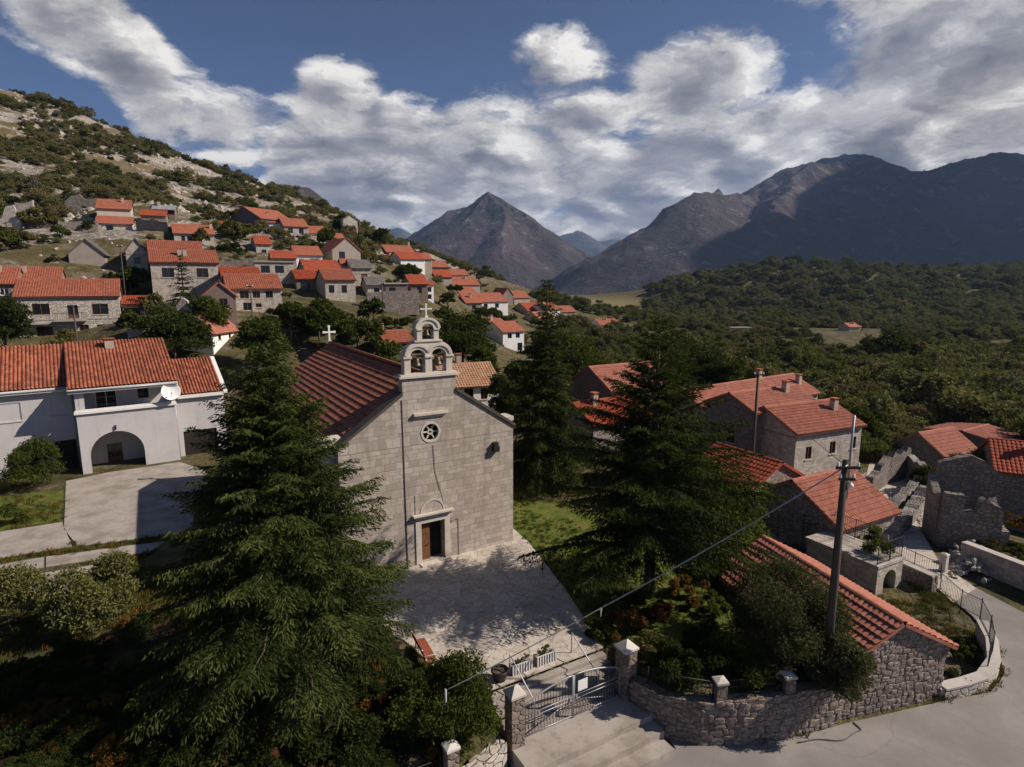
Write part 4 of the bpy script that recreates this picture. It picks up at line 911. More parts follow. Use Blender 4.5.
arch_band('archivolt', cx - .63, 12.40, .60, .78, -.02, .6, 20, 178, M_['stone_trim'], bg1); arch_band('archivolt', cx + .63, 12.40, .60, .78, -.02, .6, 2, 160, M_['stone_trim'], bg1)
arch_band('archivolt', cx, 14.24, .58, .74, 0.0, .58, 0, 180, M_['stone_trim'], bg2)
def bell(x, z, s):
    mb = MB(); mb.lathe([(0.0, .62), (.10, .60), (.17, .50), (.20, .30), (.25, .12), (.33, .0), (.30, -.02), (.2, .1), (0, .4)], (x, .29, z), 14)
    mb2 = MB(); mb2.lathe([(0, .1), (.03, .1), (.03, -.03), (.06, -.08), (0, -.13)], (x, .29, z), 8)
    for o in (mb, mb2):
        o.v = [(x + (p[0] - x) * s, .29 + (p[1] - .29) * s, z + (p[2] - z) * s) for p in o.v]
    b = mb.build('bell', M_['bronze'], church); mb2.build('clapper', M_['metal_dark'], b)
    mb = MB(); mb.box(x - .42, x + .42, .24, .34, z + .62 * s + .01, z + .62 * s + .14); mb.tube([(x - .16, .05, z + .66 * s), (x - .16, .55, z + .66 * s)], .03); mb.build('yoke', M_['wood_brown'], b)
bell(cx - .63, 11.62, 1.0); bell(cx + .63, 11.62, 1.0); bell(cx, 13.72, .72)
def cross(x, y, z, h, m, par, name='cross'):
    w = h * .062; mb = MB(); mb.box(x - w, x + w, y - w, y + w, z, z + h); mb.box(x - h * .33, x - w - .001, y - w, y + w, z + h * .58, z + h * .58 + 2 * w); mb.box(x + w + .001, x + h * .33, y - w, y + w, z + h * .58, z + h * .58 + 2 * w)
    for (a, b) in ((x - h * .33 - w, z + h * .58 + w), (x + h * .33 + w, z + h * .58 + w), (x, z + h + w)): mb.box(a - w * 1.3, a + w * 1.3, y - w * 1.1, y + w * 1.1, b - w * 1.3, b + w * 1.3)
    mb.box(x - w * 2, x + w * 2, y - w * 2, y + w * 2, z - .2, z - .001)
    return mb.build(name, m, par)
cross(cx, .29, 15.1, .72, M_['stone_white'], church)
cross(cw / 2, L - .1, 11.1, 1.15, M_['paint_white'], church)
for o in church.children_recursive:
    if o.type == 'MESH':
        for v in o.data.vertices:
            if v.co.z > 11.03 and v.co.y < 5: v.co.z = 11.03 + (v.co.z - 11.03) * .79
# rose window, its hood, tympanum, doorway
rw = arch_band('rose_window', cx, 7.75, .48, .60, -.03, .2, 0, 359.9, M_['stone_trim'], church)
mb = MB()
for k in range(6):
    a = R(k * 60); p = Vector((cx + .2 * cos(a), .12, 7.75 + .2 * sin(a))); q = Vector((cx + .50 * cos(a), .12, 7.75 + .50 * sin(a))); mb.tube([p, q], .045, 6)
mb.v = list(mb.v); mb.build('tracery', M_['stone_trim'], rw)
arch_band('tracery_hub', cx, 7.75, .08, .17, .06, .18, 0, 359.9, M_['stone_trim'], rw)
mb = MB(); mb.face([(cx - .7, .3, 7.05), (cx + .7, .3, 7.05), (cx + .7, .3, 8.45), (cx - .7, .3, 8.45)]); mb.build('pane', M_['glass_dark'], rw)
mb = MB(); mb.box(cx - 1.02, cx + 1.02, -.2, -.003, 8.78, 8.92); mb.box(cx - .9, cx + .9, -.12, -.003, 8.66, 8.778); mb.build('window_hood', M_['stone_trim'], church)
mb = MB(); z1 = .12 + dh
mb.box(cx - dw / 2 - .34, cx - dw / 2 - .001, -.06, .3, 0.0, z1 + .0); mb.box(cx + dw / 2 + .001, cx + dw / 2 + .34, -.06, .3, 0.0, z1 + .0)
mb.box(cx - dw / 2 - .34, cx + dw / 2 + .34, -.06, .3, z1 + .002, z1 + .36)
df = mb.build('door_frame', M_['stone_trim'], church)
mb = MB(); mb.box(cx - 1.25, cx + 1.25, -.30, -.003, z1 + .50, z1 + .60); mb.box(cx - 1.12, cx + 1.12, -.19, -.003, z1 + .365, z1 + .498); mb.build('lintel_cornice', M_['stone_trim'], df)
arch_band('tympanum', cx, z1 + .61, .66, .76, -.06, -.002, 0, 180, M_['stone_trim'], df)
mb = MB(); mb.box(cx - 1.05, cx + 1.05, -.03, -.002, z1 + .602, z1 + 1.75); mb.build('relief_panel', M_['stone_ashlar'], df)
mb = MB(); mb.box(cx - .9, cx + .9, -.55, .0, -.06, .10); mb.build('threshold', M_['stone_trim'], df)
mb = MB(); dx0 = cx - dw / 2 + .01
mb.box(dx0, dx0 + .62, .26, .32, .13, z1 - .02)
for zz in (.3, 1.0, 1.7): mb.box(dx0 + .09, dx0 + .53, .235, .258, zz, zz + .55)
dr = mb.build('door', M_['wood_brown'], church)
mb = MB(); mb.tube([(dx0 + .56, .22, 1.1), (dx0 + .56, .16, 1.1), (dx0 + .46, .16, 1.1)], .018, 6); mb.build('handle', M_['metal_dark'], dr)
mb = MB(); mb.box(cx - 1.4, cx + 1.4, .56, 2.6, 0.05, 3.0)
mb.f = [q[::-1] for q in mb.f]; mb.build('interior', M_['interior_dark'], church)
mb = MB(); mb.box(cx + 3.9, cx + 4.3, -.30, -.01, 6.05, 6.38); mb.tube([(cx + 4.1, -.2, 6.5), (cx + 4.1, .01, 6.5)], .03); mb.box(cx + 3.95, cx + 4.25, -.26, -.012, 6.382, 6.62); mb.build('wall_lamp', M_['metal_dark'], church)
mb = MB(); mb.tube([(cx + .12, -.03, 7.0), (cx + .2, -.03, 5.5), (cx + .75, -.03, 3.2), (cx + 1.2, -.03, 2.2), (cx + 1.45, -.04, 2.35), (cx + 1.62, -.03, 2.3), (cx + 1.62, -.03, 0.0)], .014, 5); mb.build('wall_cable', M_['cable_black'], church)
mb = MB(); mb.tube([(cx - 1.65, -.03, ZR - .2), (cx - 1.6, -.03, .05)], .022, 5); mb.build('stain_line', M_['cable_black'], church)  # thin dark tube drawn for a stain line down the facade

# ------------------------------------------------------------------ white villa on the left
WO = at(84, 479, 53.2); WT = R(36)
villa = empty('white_villa', WO, WT, 'white two storey villa with arched porch, balcony, satellite dish side and barrel tiled roof', 'house')
wl = M_['render_house']
U_ = Vector((cos(WT), sin(WT), 0)); k_ = (181 - 512) / F_PX; d0 = WO.y * cos(PITCH) - (WO.z - CAM_H) * sin(PITCH); PW = (k_ * d0 - WO.x) / (U_.x - k_ * U_.y * cos(PITCH))
zE = at(75, 391, WO.y).z - WO.z; zP = at(76, 411, WO.y).z - WO.z; PD = 3.2
zA = at(100, 432, WO.y + 2).z - WO.z; ax = PW * .36; ar = PW * .27
front = extruded('porch_front', [(0, -1), (PW, -1), (PW, zP - .35), (0, zP - .35)], [arch(ax, 0.02, zA - ar * .92, ar)], .3, wl, villa)
mb = MB(); mb.box(0, .3, .302, PD, -1, zP - .35); mb.box(PW - .3, PW, .302, PD, -1, zP - .35); mb.box(.302, PW - .302, .302, PD, zP - .75, zP - .6)
mb.build('porch_side', wl, villa)
mb = MB(); mb.box(-.15, PW + .1, -.22, .32, zP - .348, zP - .12); mb.box(-.08, PW + .04, -.12, .28, zP - .118, zP); mb.build('balcony_parapet', M_['render_white'], villa)
mb = MB(); mb.box(.30, .72, 0.02, .42, zP + .002, zE - .03); mb.box(.02, .298, .04, PD, zP + .002, zE - .03); mb.build('balcony_post', wl, villa)
# main walls (behind the porch) and left wing (set back)
LW = 26.0; hl = []
mb = MB(); Yv = Vector((0, 1, 0)); Xv = Vector((1, 0, 0))
wall_panel(mb, Vector((0, PD, 0)), Xv, -Yv, PW, -1, zE, [(PW * .20, PW * .42, zP - .55, zE - .5), (PW * .64, PW * .76, zP + .1, zE - .55), (PW * .26, PW * .42, 0.05, 2.3)])
wing = [(-6.2, -4.0, zE - 2.7, zE - 1.0, 's'), (-1.9, -.4, zE - 2.6, zE - 1.0, 's'), (-5.4, -3.2, .0, 2.6, 'o'), (-1.9, -.2, 0.0, 3.3, 'o'), (-9.5, -7.0, 0, 2.6, 'o')]
wall_panel(mb, Vector((-LW, PD - .5, 0)), Xv, -Yv, LW, -1, zE, [(a + LW, b + LW, c, d) for a, b, c, d, s in wing])
mb.box(-.001, .0, PD - .5, PD, -1, zE)
mb.face([(PW, PD, -1), (PW, 15, -1), (PW, 15, zE), (PW, PD, zE)]); mb.face([(PW, PD, zE), (PW, 15, zE), (PW, 8.8, zE + 3.3)])
mb.face([(PW, 15, -1), (-LW, 15, -1), (-LW, 15, zE), (PW, 15, zE)])
mb.build('wall', wl, villa)
for a, b, c, d, s in wing: window(villa, Vector((0, PD - .5, 0)), Xv, -Yv, a, b, c, d, s, True)
window(villa, Vector((0, PD, 0)), Xv, -Yv, PW * .20, PW * .42, zP - .55, zE - .5, 'w', True)
window(villa, Vector((0, PD, 0)), Xv, -Yv, PW * .64, PW * .76, zP + .1, zE - .55, 'd', True)
window(villa, Vector((0, PD, 0)), Xv, -Yv, PW * .26, PW * .42, 0.05, 2.3, 'door', True)
mb = MB(); mb.box(-LW, -.36, PD - .95, PD - .52, -.8, .12); mb.build('plinth', M_['concrete'], villa)
pt = R(27.5); yr_ = 8.8
for nm, x0, x1, ye in (('roof', -LW, -.45, PD - .95), ('porch_roof', -.449, PW + .35, -.35)):
    mb = MB(); z0 = zE + .02; S = (yr_ - ye) / cos(pt) if nm == 'roof' else None
    zr = zE + .02 + (yr_ - (PD - .95)) * tan(pt)
    if nm == 'porch_roof': z0 = zE + .06; a = math.atan2(zr + .15 - z0, yr_ - ye); zr += .15
    else: a = pt
    S = (yr_ - ye) / cos(a); dv = Vector((0, cos(a), sin(a))); nn = Vector((0, -sin(a), cos(a)))
    T = Matrix.Translation(Vector((x0, ye, z0)) + nn * .12) @ Matrix((Xv, dv, nn)).transposed().to_4x4()
    tile_slope(mb, T, x1 - x0, S, 0.30, 0.40, 0.13, 0.04, 6)
    c = [T @ Vector(p) for p in ((0, 0, -.12), (x1 - x0, 0, -.12), (x1 - x0, S, -.12), (0, S, -.12), (0, 0, 0), (x1 - x0, 0, 0), (x1 - x0, S, 0), (0, S, 0))]
    mb.face([c[3], c[2], c[1], c[0]]); mb.face([c[1], c[2], c[6], c[5]]); mb.face([c[3], c[0], c[4], c[7]])
    yb_ = 2 * yr_ - (PD - .95); mb.face([(x0, yr_, zr + .1), (x1, yr_, zr + .1), (x1, yb_, zE), (x0, yb_, zE)])
    rf = mb.build(nm, M_['tile_orange_near'], villa)
    mb = MB(); mb.box(x0, x1, ye - .06, ye + .12, z0 - .28, z0 + .09)
    if nm == 'porch_roof': mb.box(x0 - .0, x0 + .12, ye + .121, PD - 1.0, z0 - .28, z0 + .30)
    mb.build('fascia', M_['render_white'], rf)
mb = MB(); mb.box(-.449, PW + .34, -.20, PD - .01, zE - .18, zE - .1); mb.build('soffit', wl, villa)
chimney(villa, (PW * .42, 7.2, zr - .5), .8, .75, 'render_tan', 'tile_orange', 1.2)
# right low wing with its own roof and dark garage opening
rwg = PW + 4.2; zW = zE - 1.55
mb = MB(); wall_panel(mb, Vector((PW + .01, 1.2, 0)), Xv, -Yv, 4.6, -1, zW, [(.6, 3.7, .4, 3.0)])
mb.face([(PW + 4.61, 1.2, -1), (PW + 4.61, 9, -1), (PW + 4.61, 9, zW), (PW + 4.61, 1.2, zW)]); mb.face([(PW + 4.61, 1.2, zW), (PW + 4.61, 9, zW), (PW + 4.61, 6.6, zW + 2.3)]); mb.build('side_wing', wl, villa)
window(villa, Vector((PW + .01, 1.2, 0)), Xv, -Yv, .6, 3.7, .4, 3.0, 'o', True)
mb = MB(); a = R(26); ye = .85; S = (6.9 - ye) / cos(a); dv = Vector((0, cos(a), sin(a))); nn = Vector((0, -sin(a), cos(a)))
T = Matrix.Translation(Vector((PW + .36, ye, zW)) + nn * .1) @ Matrix((Xv, dv, nn)).transposed().to_4x4()
tile_slope(mb, T, 4.2, S, 0.30, 0.40, 0.13, 0.04, 6)
c = [T @ Vector(p) for p in ((0, 0, -.1), (4.2, 0, -.1), (4.2, S, -.1), (0, S, -.1))]; mb.face(c[::-1]); mb.face([(PW + .36, 6.9, c[2].z + .1), (PW + 4.56, 6.9, c[2].z + .1), (PW + 4.56, 10.4, zW), (PW + .36, 10.4, zW)])
rf = mb.build('wing_roof', M_['tile_orange_near'], villa)
mb = MB(); mb.box(PW + .36, PW + 4.56, ye - .06, ye + .1, zW - .28, zW + .06); mb.box(PW + 4.562, PW + 4.95, ye - .1, 7.0, zW - .1, zW + .12)
o = mb.build('fascia', M_['render_white'], rf)
o.data.vertices.foreach_get  # raking parapet follows the slope
for v in o.data.vertices:
    if v.co.x > PW + 4.5615 and v.co.y > 1: v.co.z += (7.0 - ye) * tan(a)
for x, y, z0, z1 in ((-.20, PD - .62, .1, zE - .1), (PW + .12, 1.08, .1, zW - .1), (-11.0, PD - .62, .1, zE - .1)):
    m2 = MB(); m2.tube([(x, y, z0), (x, y, z1)], .055, 8); m2.build('downpipe', M_['metal_grey'], villa)
m2 = MB(); m2.tube([(-LW, PD - 1.08, zE - .02), (-.5, PD - 1.08, zE - .02)], .07, 8); m2.build('gutter', M_['metal_grey'], villa)
m2 = MB(); m2.tube([(-.45, -.48, zE + .0), (PW + .3, -.48, zE + .0)], .07, 8); m2.build('gutter', M_['metal_grey'], villa)
m2 = MB(); m2.box(ax - .07, ax + .07, -.16, -.002, zA + .35, zA + .75); m2.build('porch_lamp', M_['metal_dark'], villa)
# satellite dish on the parapet: a thing of its own
dish = empty('satellite_dish', villa.matrix_basis @ Vector((PW - .35, .0, zP)), WT, 'large white satellite dish at the right end of the villa balcony', 'satellite dish')
mb = MB(); mb.lathe([(0.0, .0), (.3, .025), (.6, .10), (.85, .21), (.87, .215), (.6, .085), (.3, .005), (0, -.02)], (0, 0, 0), 24)
o = mb.build('reflector', M_['paint_white'], dish); o.rotation_euler = (R(76), 0, R(8)); o.location = (0, -.35, 1.05)
mb = MB(); mb.tube([(0, .1, 0), (0, .1, .8), (0, -.25, 1.05)], .035, 8); mb.build('mast', M_['metal_grey'], dish)
mb = MB(); mb.tube([(0, -.4, .45), (0, -1.0, .95)], .02, 6); mb.box(-.05, .05, -1.1, -.98, .92, 1.04); mb.build('feed_arm', M_['metal_grey'], dish)

# ------------------------------------------------------------------ paved court, lawn, yard, road
def sheet(name, pts, m, thick=0.05):
    """A slab with its top at the given heights; sides go down so that no edge floats."""
    me = MB(); pts = [Vector(p) for p in pts]
    me.face(pts, [(p.x, p.y) for p in pts])
    for a, b in zip(pts, pts[1:] + pts[:1]): me.face([a, a - Vector((0, 0, thick)), b - Vector((0, 0, thick)), b])
    o = me.build(name, M_[m]); o['kind'] = 'structure'; return o
cl = lambda x, nn, z: CO + CU * x - CB * nn + Vector((0, 0, z))
court = [G(528, 541, .05), G(566, 590, .05), gf(5.75, .02, .05), gf(-.05, .02, .05), G(436, 668, .05), G(404, 640, .05), cl(-1.5, 1.5, .05), cl(-1.2, -1, .05), cl(cw + 1.1, -3.0, .05)]
sheet('court_paving', court[::-1], 'flagstone')
lawn = [cl(cw + 1.12, -9, .03), G(640, 512, .03), G(700, 535, .03), G(762, 600, .03), G(742, 655, .03), gf(6.2, -.4, .03), gf(5.8, -.02, .03), G(567, 590, .03), G(529, 541, .03), cl(cw + 1.12, -3, .03)]
lo = sheet('lawn', lawn[::-1], 'lawn')
YZ = -1.44
sheet('driveway', [G(66, 481, YZ), G(64, 529, YZ), G(78, 546, YZ), G(190, 532, YZ), G(205, 470, YZ), G(180, 462, YZ), G(110, 472, YZ)], 'yard_concrete')
sheet('path', [G(-60, 541, YZ), G(-60, 568, YZ), G(72, 546, YZ), G(62, 522, YZ)], 'yard_concrete')
sheet('path', [G(-60, 573, YZ), G(-60, 584, YZ), G(44, 567, YZ), G(44, 557, YZ)], 'yard_concrete'); sheet('path', [G(46, 556.6, YZ), G(46, 566.6, YZ), G(170, 549, YZ), G(170, 540, YZ)], 'yard_concrete')
sheet('path', [G(-60, 590, YZ), G(-60, 618, YZ), G(70, 590, YZ), G(110, 562, YZ)], 'yard_concrete')
sheet('lawn', [G(-40, 500, -1.46), G(-40, 536, -1.46), G(60, 520, -1.46), G(63, 490, -1.46)], 'lawn')
sheet('path', [G(118, 650, -.42), G(150, 628, -.42), G(150, 600, -.6), G(132, 612, -.6)], 'flagstone', .8)
rd = [(-30, -12), (-30, 4), (-12.2, 13.2), (-2.3, 17.4), gf(-.2, 1.9), gf(-.2, 4.4), gf(5.9, 4.4), (6.2, 21.1), (7.6, 20.6), (10.6, 20.9), (13.6, 21.8), (18.8, 23.2), (21.1, 23.7), (22.8, 25.0), (24.1, 27.1), (25.0, 29.9), (25.2, 32.4), (24.8, 34.8), (24.4, 38.5), (26.5, 43), (30, 49), (36, 58), (39, 57), (33.2, 47.5), (29.8, 41), (27.6, 36), (27.5, 32.8), (28.2, 29.4), (31, 24), (42, 12), (60, -12)]
sheet('road', [(p[0], p[1], ROAD_Z) for p in rd][::-1], 'road_asphalt')
sheet('lane', [(p[0], p[1], ROAD_Z + .008) for p in [(24.9, 31.2), (25.15, 32.4), (24.75, 34.8), (24.45, 38.5), (26.5, 42.9), (30, 48.9), (36, 57.9), (38.9, 56.9), (33.1, 47.5), (29.7, 41), (27.55, 36), (27.45, 32.8)]][::-1], 'flagstone', .02)
sheet('yard', [(p[0], p[1], -1.84) for p in [(25, 41), (22.5, 36), (18, 40), (24, 52), (36, 60), (44, 58), (37, 45), (31, 42)]], 'yard_concrete')

# garden bed under the big cedar: leaf-strewn soil with the shade put into its colour
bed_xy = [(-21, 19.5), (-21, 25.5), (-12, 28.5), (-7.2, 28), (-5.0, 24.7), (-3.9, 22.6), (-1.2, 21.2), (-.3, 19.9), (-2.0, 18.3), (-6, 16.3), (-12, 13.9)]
def pip(x, y, poly):
    c = np.zeros(x.shape, bool); j = len(poly) - 1
    for i in range(len(poly)):
        xi, yi = poly[i]; xj, yj = poly[j]; c ^= ((yi > y) != (yj > y)) & (x < (xj - xi) * (y - yi) / (yj - yi + 1e-12) + xi); j = i
    return c
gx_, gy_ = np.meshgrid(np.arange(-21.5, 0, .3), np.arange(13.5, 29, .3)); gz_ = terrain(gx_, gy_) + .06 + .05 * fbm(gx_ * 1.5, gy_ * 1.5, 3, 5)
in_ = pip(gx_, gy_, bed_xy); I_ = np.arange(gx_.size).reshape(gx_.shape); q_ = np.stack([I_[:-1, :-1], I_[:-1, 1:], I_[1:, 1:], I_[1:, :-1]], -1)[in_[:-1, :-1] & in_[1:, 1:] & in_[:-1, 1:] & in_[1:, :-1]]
structure(np_mesh('garden_bed', np.stack([gx_, gy_, gz_], -1).reshape(-1, 3), q_.reshape(-1, 4), M_['shaded_soil'], smooth=True))
# steps through the gate
mb = MB()
T_ = Matrix((GU, -GN, Vector((0, 0, 1)))).transposed().to_4x4(); T_.translation = GO
for i in range(6): mb.box(0, 5.7, -.30 * (i + 1) - .03, -.30 * i, -2.2, -.167 * (i + 1) + .05, T_)
mb.box(-.1, 5.75, -3.3, -1.831, -2.2, -1.0, T_); mb.box(-.05, 5.7, -3.95, -3.301, -2.2, -1.27, T_); mb.box(0.02, 5.6, -4.6, -3.951, -2.2, -1.54, T_)
st = mb.build('steps', M_['yard_concrete'])
bed = [(-21, 19.5), (-21, 25.5), (-12, 28.5), (-7.2, 28), (-5.0, 24.7), (-3.9, 22.6), (-1.2, 21.2), (-.3, 19.9), (-2.0, 18.3), (-6, 16.3), (-12, 13.9)]; tag(st, 'broad stone steps falling from the court through the gate to the road', 'steps')

def rails(name, label, cat, pts, h, post_gap, bars, m='metal_dark', bar_gap=.14, r=.012, group=None, z_off=0.0):
    """Metal fence along 3D points: posts, rails and thin uprights."""
    pts = [Vector(p) for p in pts]; root = empty(name, pts[0], 0, label, cat, group); o0 = pts[0]
    Zv = Vector((0, 0, 1)); rl = MB()
    for hh in bars: rl.tube([p - o0 + Zv * hh for p in pts], r * 1.5, 6)
    rl.build('rail', M_[m], root)
    up = MB(); n_post = 0
    for a, b in zip(pts, pts[1:]):
        L_ = (b - a).length
        if bar_gap:
            k = max(1, int(L_ / bar_gap))
            for i in range(1, k):
                p = a.lerp(b, i / k) - o0; up.tube([p + Zv * (bars[0]), p + Zv * bars[-1]], r * .75, 4, False)
        kp = max(1, int(round(L_ / post_gap)))
        for i in range(kp):
            p = a.lerp(b, i / kp) - o0; q = MB(); q.tube([p + Zv * (z_off - .15), p + Zv * h], r * 2.2, 6); q.build('post', M_[m], root)
    q = MB(); p = pts[-1] - o0; q.tube([p + Zv * (z_off - .15), p + Zv * h], r * 2.2, 6); q.build('post', M_[m], root)
    if bar_gap: up.build('balusters', M_[m], root)['kind'] = 'stuff'
    return root

def stone_wall(name, label, pts, zb, heights, thick, m, cap=None, seg=.35, rough=.06, cat='wall', seed=1, face=0):
    """Masonry wall along a line with an uneven top; heights are world z at each point."""
    pts = [Vector((p[0], p[1], 0)) for p in pts]; rnd = random.Random(seed); P = []; Hs = []
    for (a, b, h0, h1) in zip(pts, pts[1:], heights, heights[1:]):
        k = max(1, int((b - a).length / seg))
        for i in range(k): P.append(a.lerp(b, i / k)); Hs.append(h0 + (h1 - h0) * i / k)
    P.append(pts[-1]); Hs.append(heights[-1]); o = P[0]; root = empty(name, (o.x, o.y, zb), 0, label, cat)
    mb = MB(); cp = MB(); u = 0; L = []; Rr = []
    for i, p in enumerate(P):
        t = (P[min(i + 1, len(P) - 1)] - P[max(i - 1, 0)]).normalized(); s = Vector((t.y, -t.x, 0)) * thick / 2
        L.append(p + s - o); Rr.append(p - s - o)
    zz = [h - zb + rnd.uniform(-rough, rough) for h in Hs]; z = lambda v, h: Vector((v.x, v.y, h))
    for i in range(len(P) - 1):
        d = (P[i + 1] - P[i]).length; a, b = i, i + 1
        ja, jb = (rnd.uniform(-.02, .02) for _ in range(2))
        mb.face([z(L[a], -.6), z(L[b], -.6), z(L[b], zz[b]), z(L[a], zz[a])], [(u, -.6), (u + d, -.6), (u + d, zz[b]), (u, zz[a])])
        mb.face([z(Rr[b], -.6), z(Rr[a], -.6), z(Rr[a], zz[a]), z(Rr[b], zz[b])], [(u + d, -.6), (u, -.6), (u, zz[a]), (u + d, zz[b])])
        mb.face([z(L[a], zz[a]), z(L[b], zz[b]), z(Rr[b], zz[b]), z(Rr[a], zz[a])], [(u, 0), (u + d, 0), (u + d, thick), (u, thick)])
        if cap:
            e = 1.12; A_ = [z(L[a] * 1, 0), z(L[b], 0), z(Rr[b], 0), z(Rr[a], 0)]; ca = (L[a] + Rr[a]) / 2; cb = (L[b] + Rr[b]) / 2
            q0 = [ca + (L[a] - ca) * e, cb + (L[b] - cb) * e, cb + (Rr[b] - cb) * e, ca + (Rr[a] - ca) * e]; hz = [Hs[a] - zb, Hs[b] - zb, Hs[b] - zb, Hs[a] - zb]
            lo_ = [z(v, h + rough + .002) for v, h in zip(q0, hz)]; hi_ = [z(v, h + rough + .09) for v, h in zip(q0, hz)]
            cp.face(hi_); cp.face([lo_[0], lo_[1], hi_[1], hi_[0]]); cp.face([lo_[2], lo_[3], hi_[3], hi_[2]]); cp.face(lo_[::-1])
            if i == 0: cp.face([lo_[3], lo_[0], hi_[0], hi_[3]])
            if i == len(P) - 2: cp.face([lo_[1], lo_[2], hi_[2], hi_[1]])
        u += d
    for a in (0, len(P) - 1): mb.face([z(L[a], -.6), z(L[a], zz[a]), z(Rr[a], zz[a]), z(Rr[a], -.6)])
    mb.build('masonry', M_[m], root)
    if face:
        fm = MB(); rnd2 = random.Random(seed + 40)
        for (a, b, h0, h1) in zip(pts, pts[1:], heights, heights[1:]):
            d = b - a; L_ = d.length; du = d / L_; dn = Vector((du.y, -du.x, 0))
            stone_facing(fm, a - o + dn * thick / 2, du, dn, L_, lambda u, h0=h0, h1=h1, L_=L_: h0 + (h1 - h0) * u / L_ - zb + .05, -.1, rnd2, face)
        fm.build('stone_facing', M_['stone_single'], root)
    if cap: cp.build('coping', M_[cap], root)
    return root
def pillar(name, label, c, zb, zt, w, m, capm='stone_white', ch=.28, group=None, rz=R(30)):
    root = empty(name, (c[0], c[1], zb), rz, label, 'pillar', group); mb = MB()
    mb.box(-w / 2, w / 2, -w / 2, w / 2, -.5, zt - zb); mb.build('shaft', M_[m], root)
    h = zt - zb; mb = MB(); e = w * .58; mb.box(-e, e, -e, e, h + .002, h + .09, None, False)
    for a, b in (((-e, -e), (e, -e)), ((e, -e), (e, e)), ((e, e), (-e, e)), ((-e, e), (-e, -e))): mb.face([(*a, h + .09), (*b, h + .09), (0, 0, h + .09 + ch)])
    mb.build('cap', M_[capm], root); return root
gl, gr_ = gf(.15, 1.85), gf(5.5, 1.85)
pillar('gate_pillar', 'stone gate pillar with grey pointed cap beside the thuja bush', gl, -1.0, 1.05, .55, 'stone_garden', 'concrete_pale')
pillar('gate_pillar', 'stone gate pillar with bright white pyramid cap at the curved garden wall', gr_, -1.0, 1.15, .62, 'stone_garden', 'stone_white')
# the gate: two leaves with a shared arched top
def gate_leaf(u0, u1, hinge_left, label, sign):
    O = gf(u0, 1.85, -1.0); root = empty('gate_leaf', O, R(30), label, 'gate', 'leaves of the churchyard gate'); w = u1 - u0; c = (gl - gr_).length / 2
    top = lambda x: 1.25 + .62 * (1 - ((u0 + x - (.15 + 5.5) / 2) / 2.6) ** 2)
    fr = MB(); xs = np.linspace(0, w, 11)
    fr.tube([(x, 0, top(x)) for x in xs], .034, 8); fr.tube([(0, 0, .10), (w, 0, .10)], .028, 6); fr.tube([(0, 0, .8), (w, 0, .8)], .022, 6); fr.tube([(0, 0, .96), (w, 0, .96)], .022, 6)
    for x in (0.0, w): fr.tube([(x, 0, .03), (x, 0, top(x))], .038 if (x > 0) == hinge_left else .03, 8)
    fr.tube([(0, .02, .1), (w, .02, .8)] if hinge_left else [(0, .02, .8), (w, .02, .1)], .018, 6)
    fr.build('frame', M_['metal_grey'], root)
    br = MB()
    for x in np.arange(.14, w - .06, .14): br.tube([(x, 0, .1), (x, 0, top(x))], .011, 5, False)
    b = br.build('bars', M_['metal_dark'], root); b['kind'] = 'stuff'
    lk = MB(); x = w - .12 if hinge_left else .12; lk.box(x - .05, x + .05, -.05, .05, .78, .98); lk.tube([(x, -.05, .88), (x, -.11, .88), (x + (-.1 if hinge_left else .1), -.11, .88)], .012, 6); lk.build('lock', M_['metal_grey'], root)
    if sign:
        s = MB(); s.box(.16, .62, -.065, -.05, 1.12, 1.58); s.build('notice', M_['paint_white'], root)['label'] = 'blank looking white notice plate wired to the bars'
    return root
gate_leaf(.48, 2.78, True, 'left leaf of the grey barred gate next to the grey capped pillar', False)
gate_leaf(2.84, 5.17, False, 'right leaf of the grey barred gate carrying the white notice', True)
for i, (u, lab) in enumerate(((1.2, 'thin white handrail down the steps nearer the flower boxes'), (4.3, 'thin white handrail down the steps nearer the garden bushes'))):
    a = gf(u, -.35, .05); b = gf(u, 1.55, -.8); root = empty('handrail', a, 0, lab, 'handrail')
    mb = MB(); mb.tube([Vector((0, 0, .95)), b - a + Vector((0, 0, .92))], .026, 8); mb.build('rail', M_['metal_white'], root)
    for p in (Vector((0, 0, 0)), b - a): q = MB(); q.tube([p - Vector((0, 0, .1)), p + Vector((0, 0, .94))], .024, 8); q.build('post', M_['metal_grey'], root)
# flower boxes on the top step, round pot
for i, (u, lab, lm) in enumerate(((1.75, 'white slatted flower box with thin greenery, nearer the dark pot', 'leaf_olive'), (2.95, 'white slatted flower box full of bright green leaves at the step edge', 'leaf_bright'))):
    root = empty('flower_box', gf(u, -.42, .05), R(30), lab, 'planter', 'flower boxes on the top step'); mb = MB(); mb.box(-.48, .48, -.16, .16, .03, .40); mb.build('trough', M_['wood_grey'], root)
    mb = MB()
    for x in np.linspace(-.45, .45, 8):
        mb.box(x - .028, x + .028, -.19, -.163, 0.0, .44); 
    mb.box(-.5, .5, -.192, -.162, .441, .47); mb.build('slats', M_['metal_white'], root)['kind'] = 'stuff'
    h_root = root; root['_lm'] = lm
root = empty('flower_pot', gf(.72, -.35, .05), 0, 'dark round flower pot at the head of the steps', 'flower pot')
mb = MB(); mb.lathe([(.0, 0), (.24, 0), (.34, .38), (.37, .40), (.37, .46), (.31, .46), (.29, .38), (0, .38)], (0, 0, 0), 18); mb.build('pot', M_['metal_dark'], root)
mb = MB(); mb.lathe([(0, .385), (.285, .385)], (0, 0, 0), 14); mb.build('soil', M_['bark'], root)
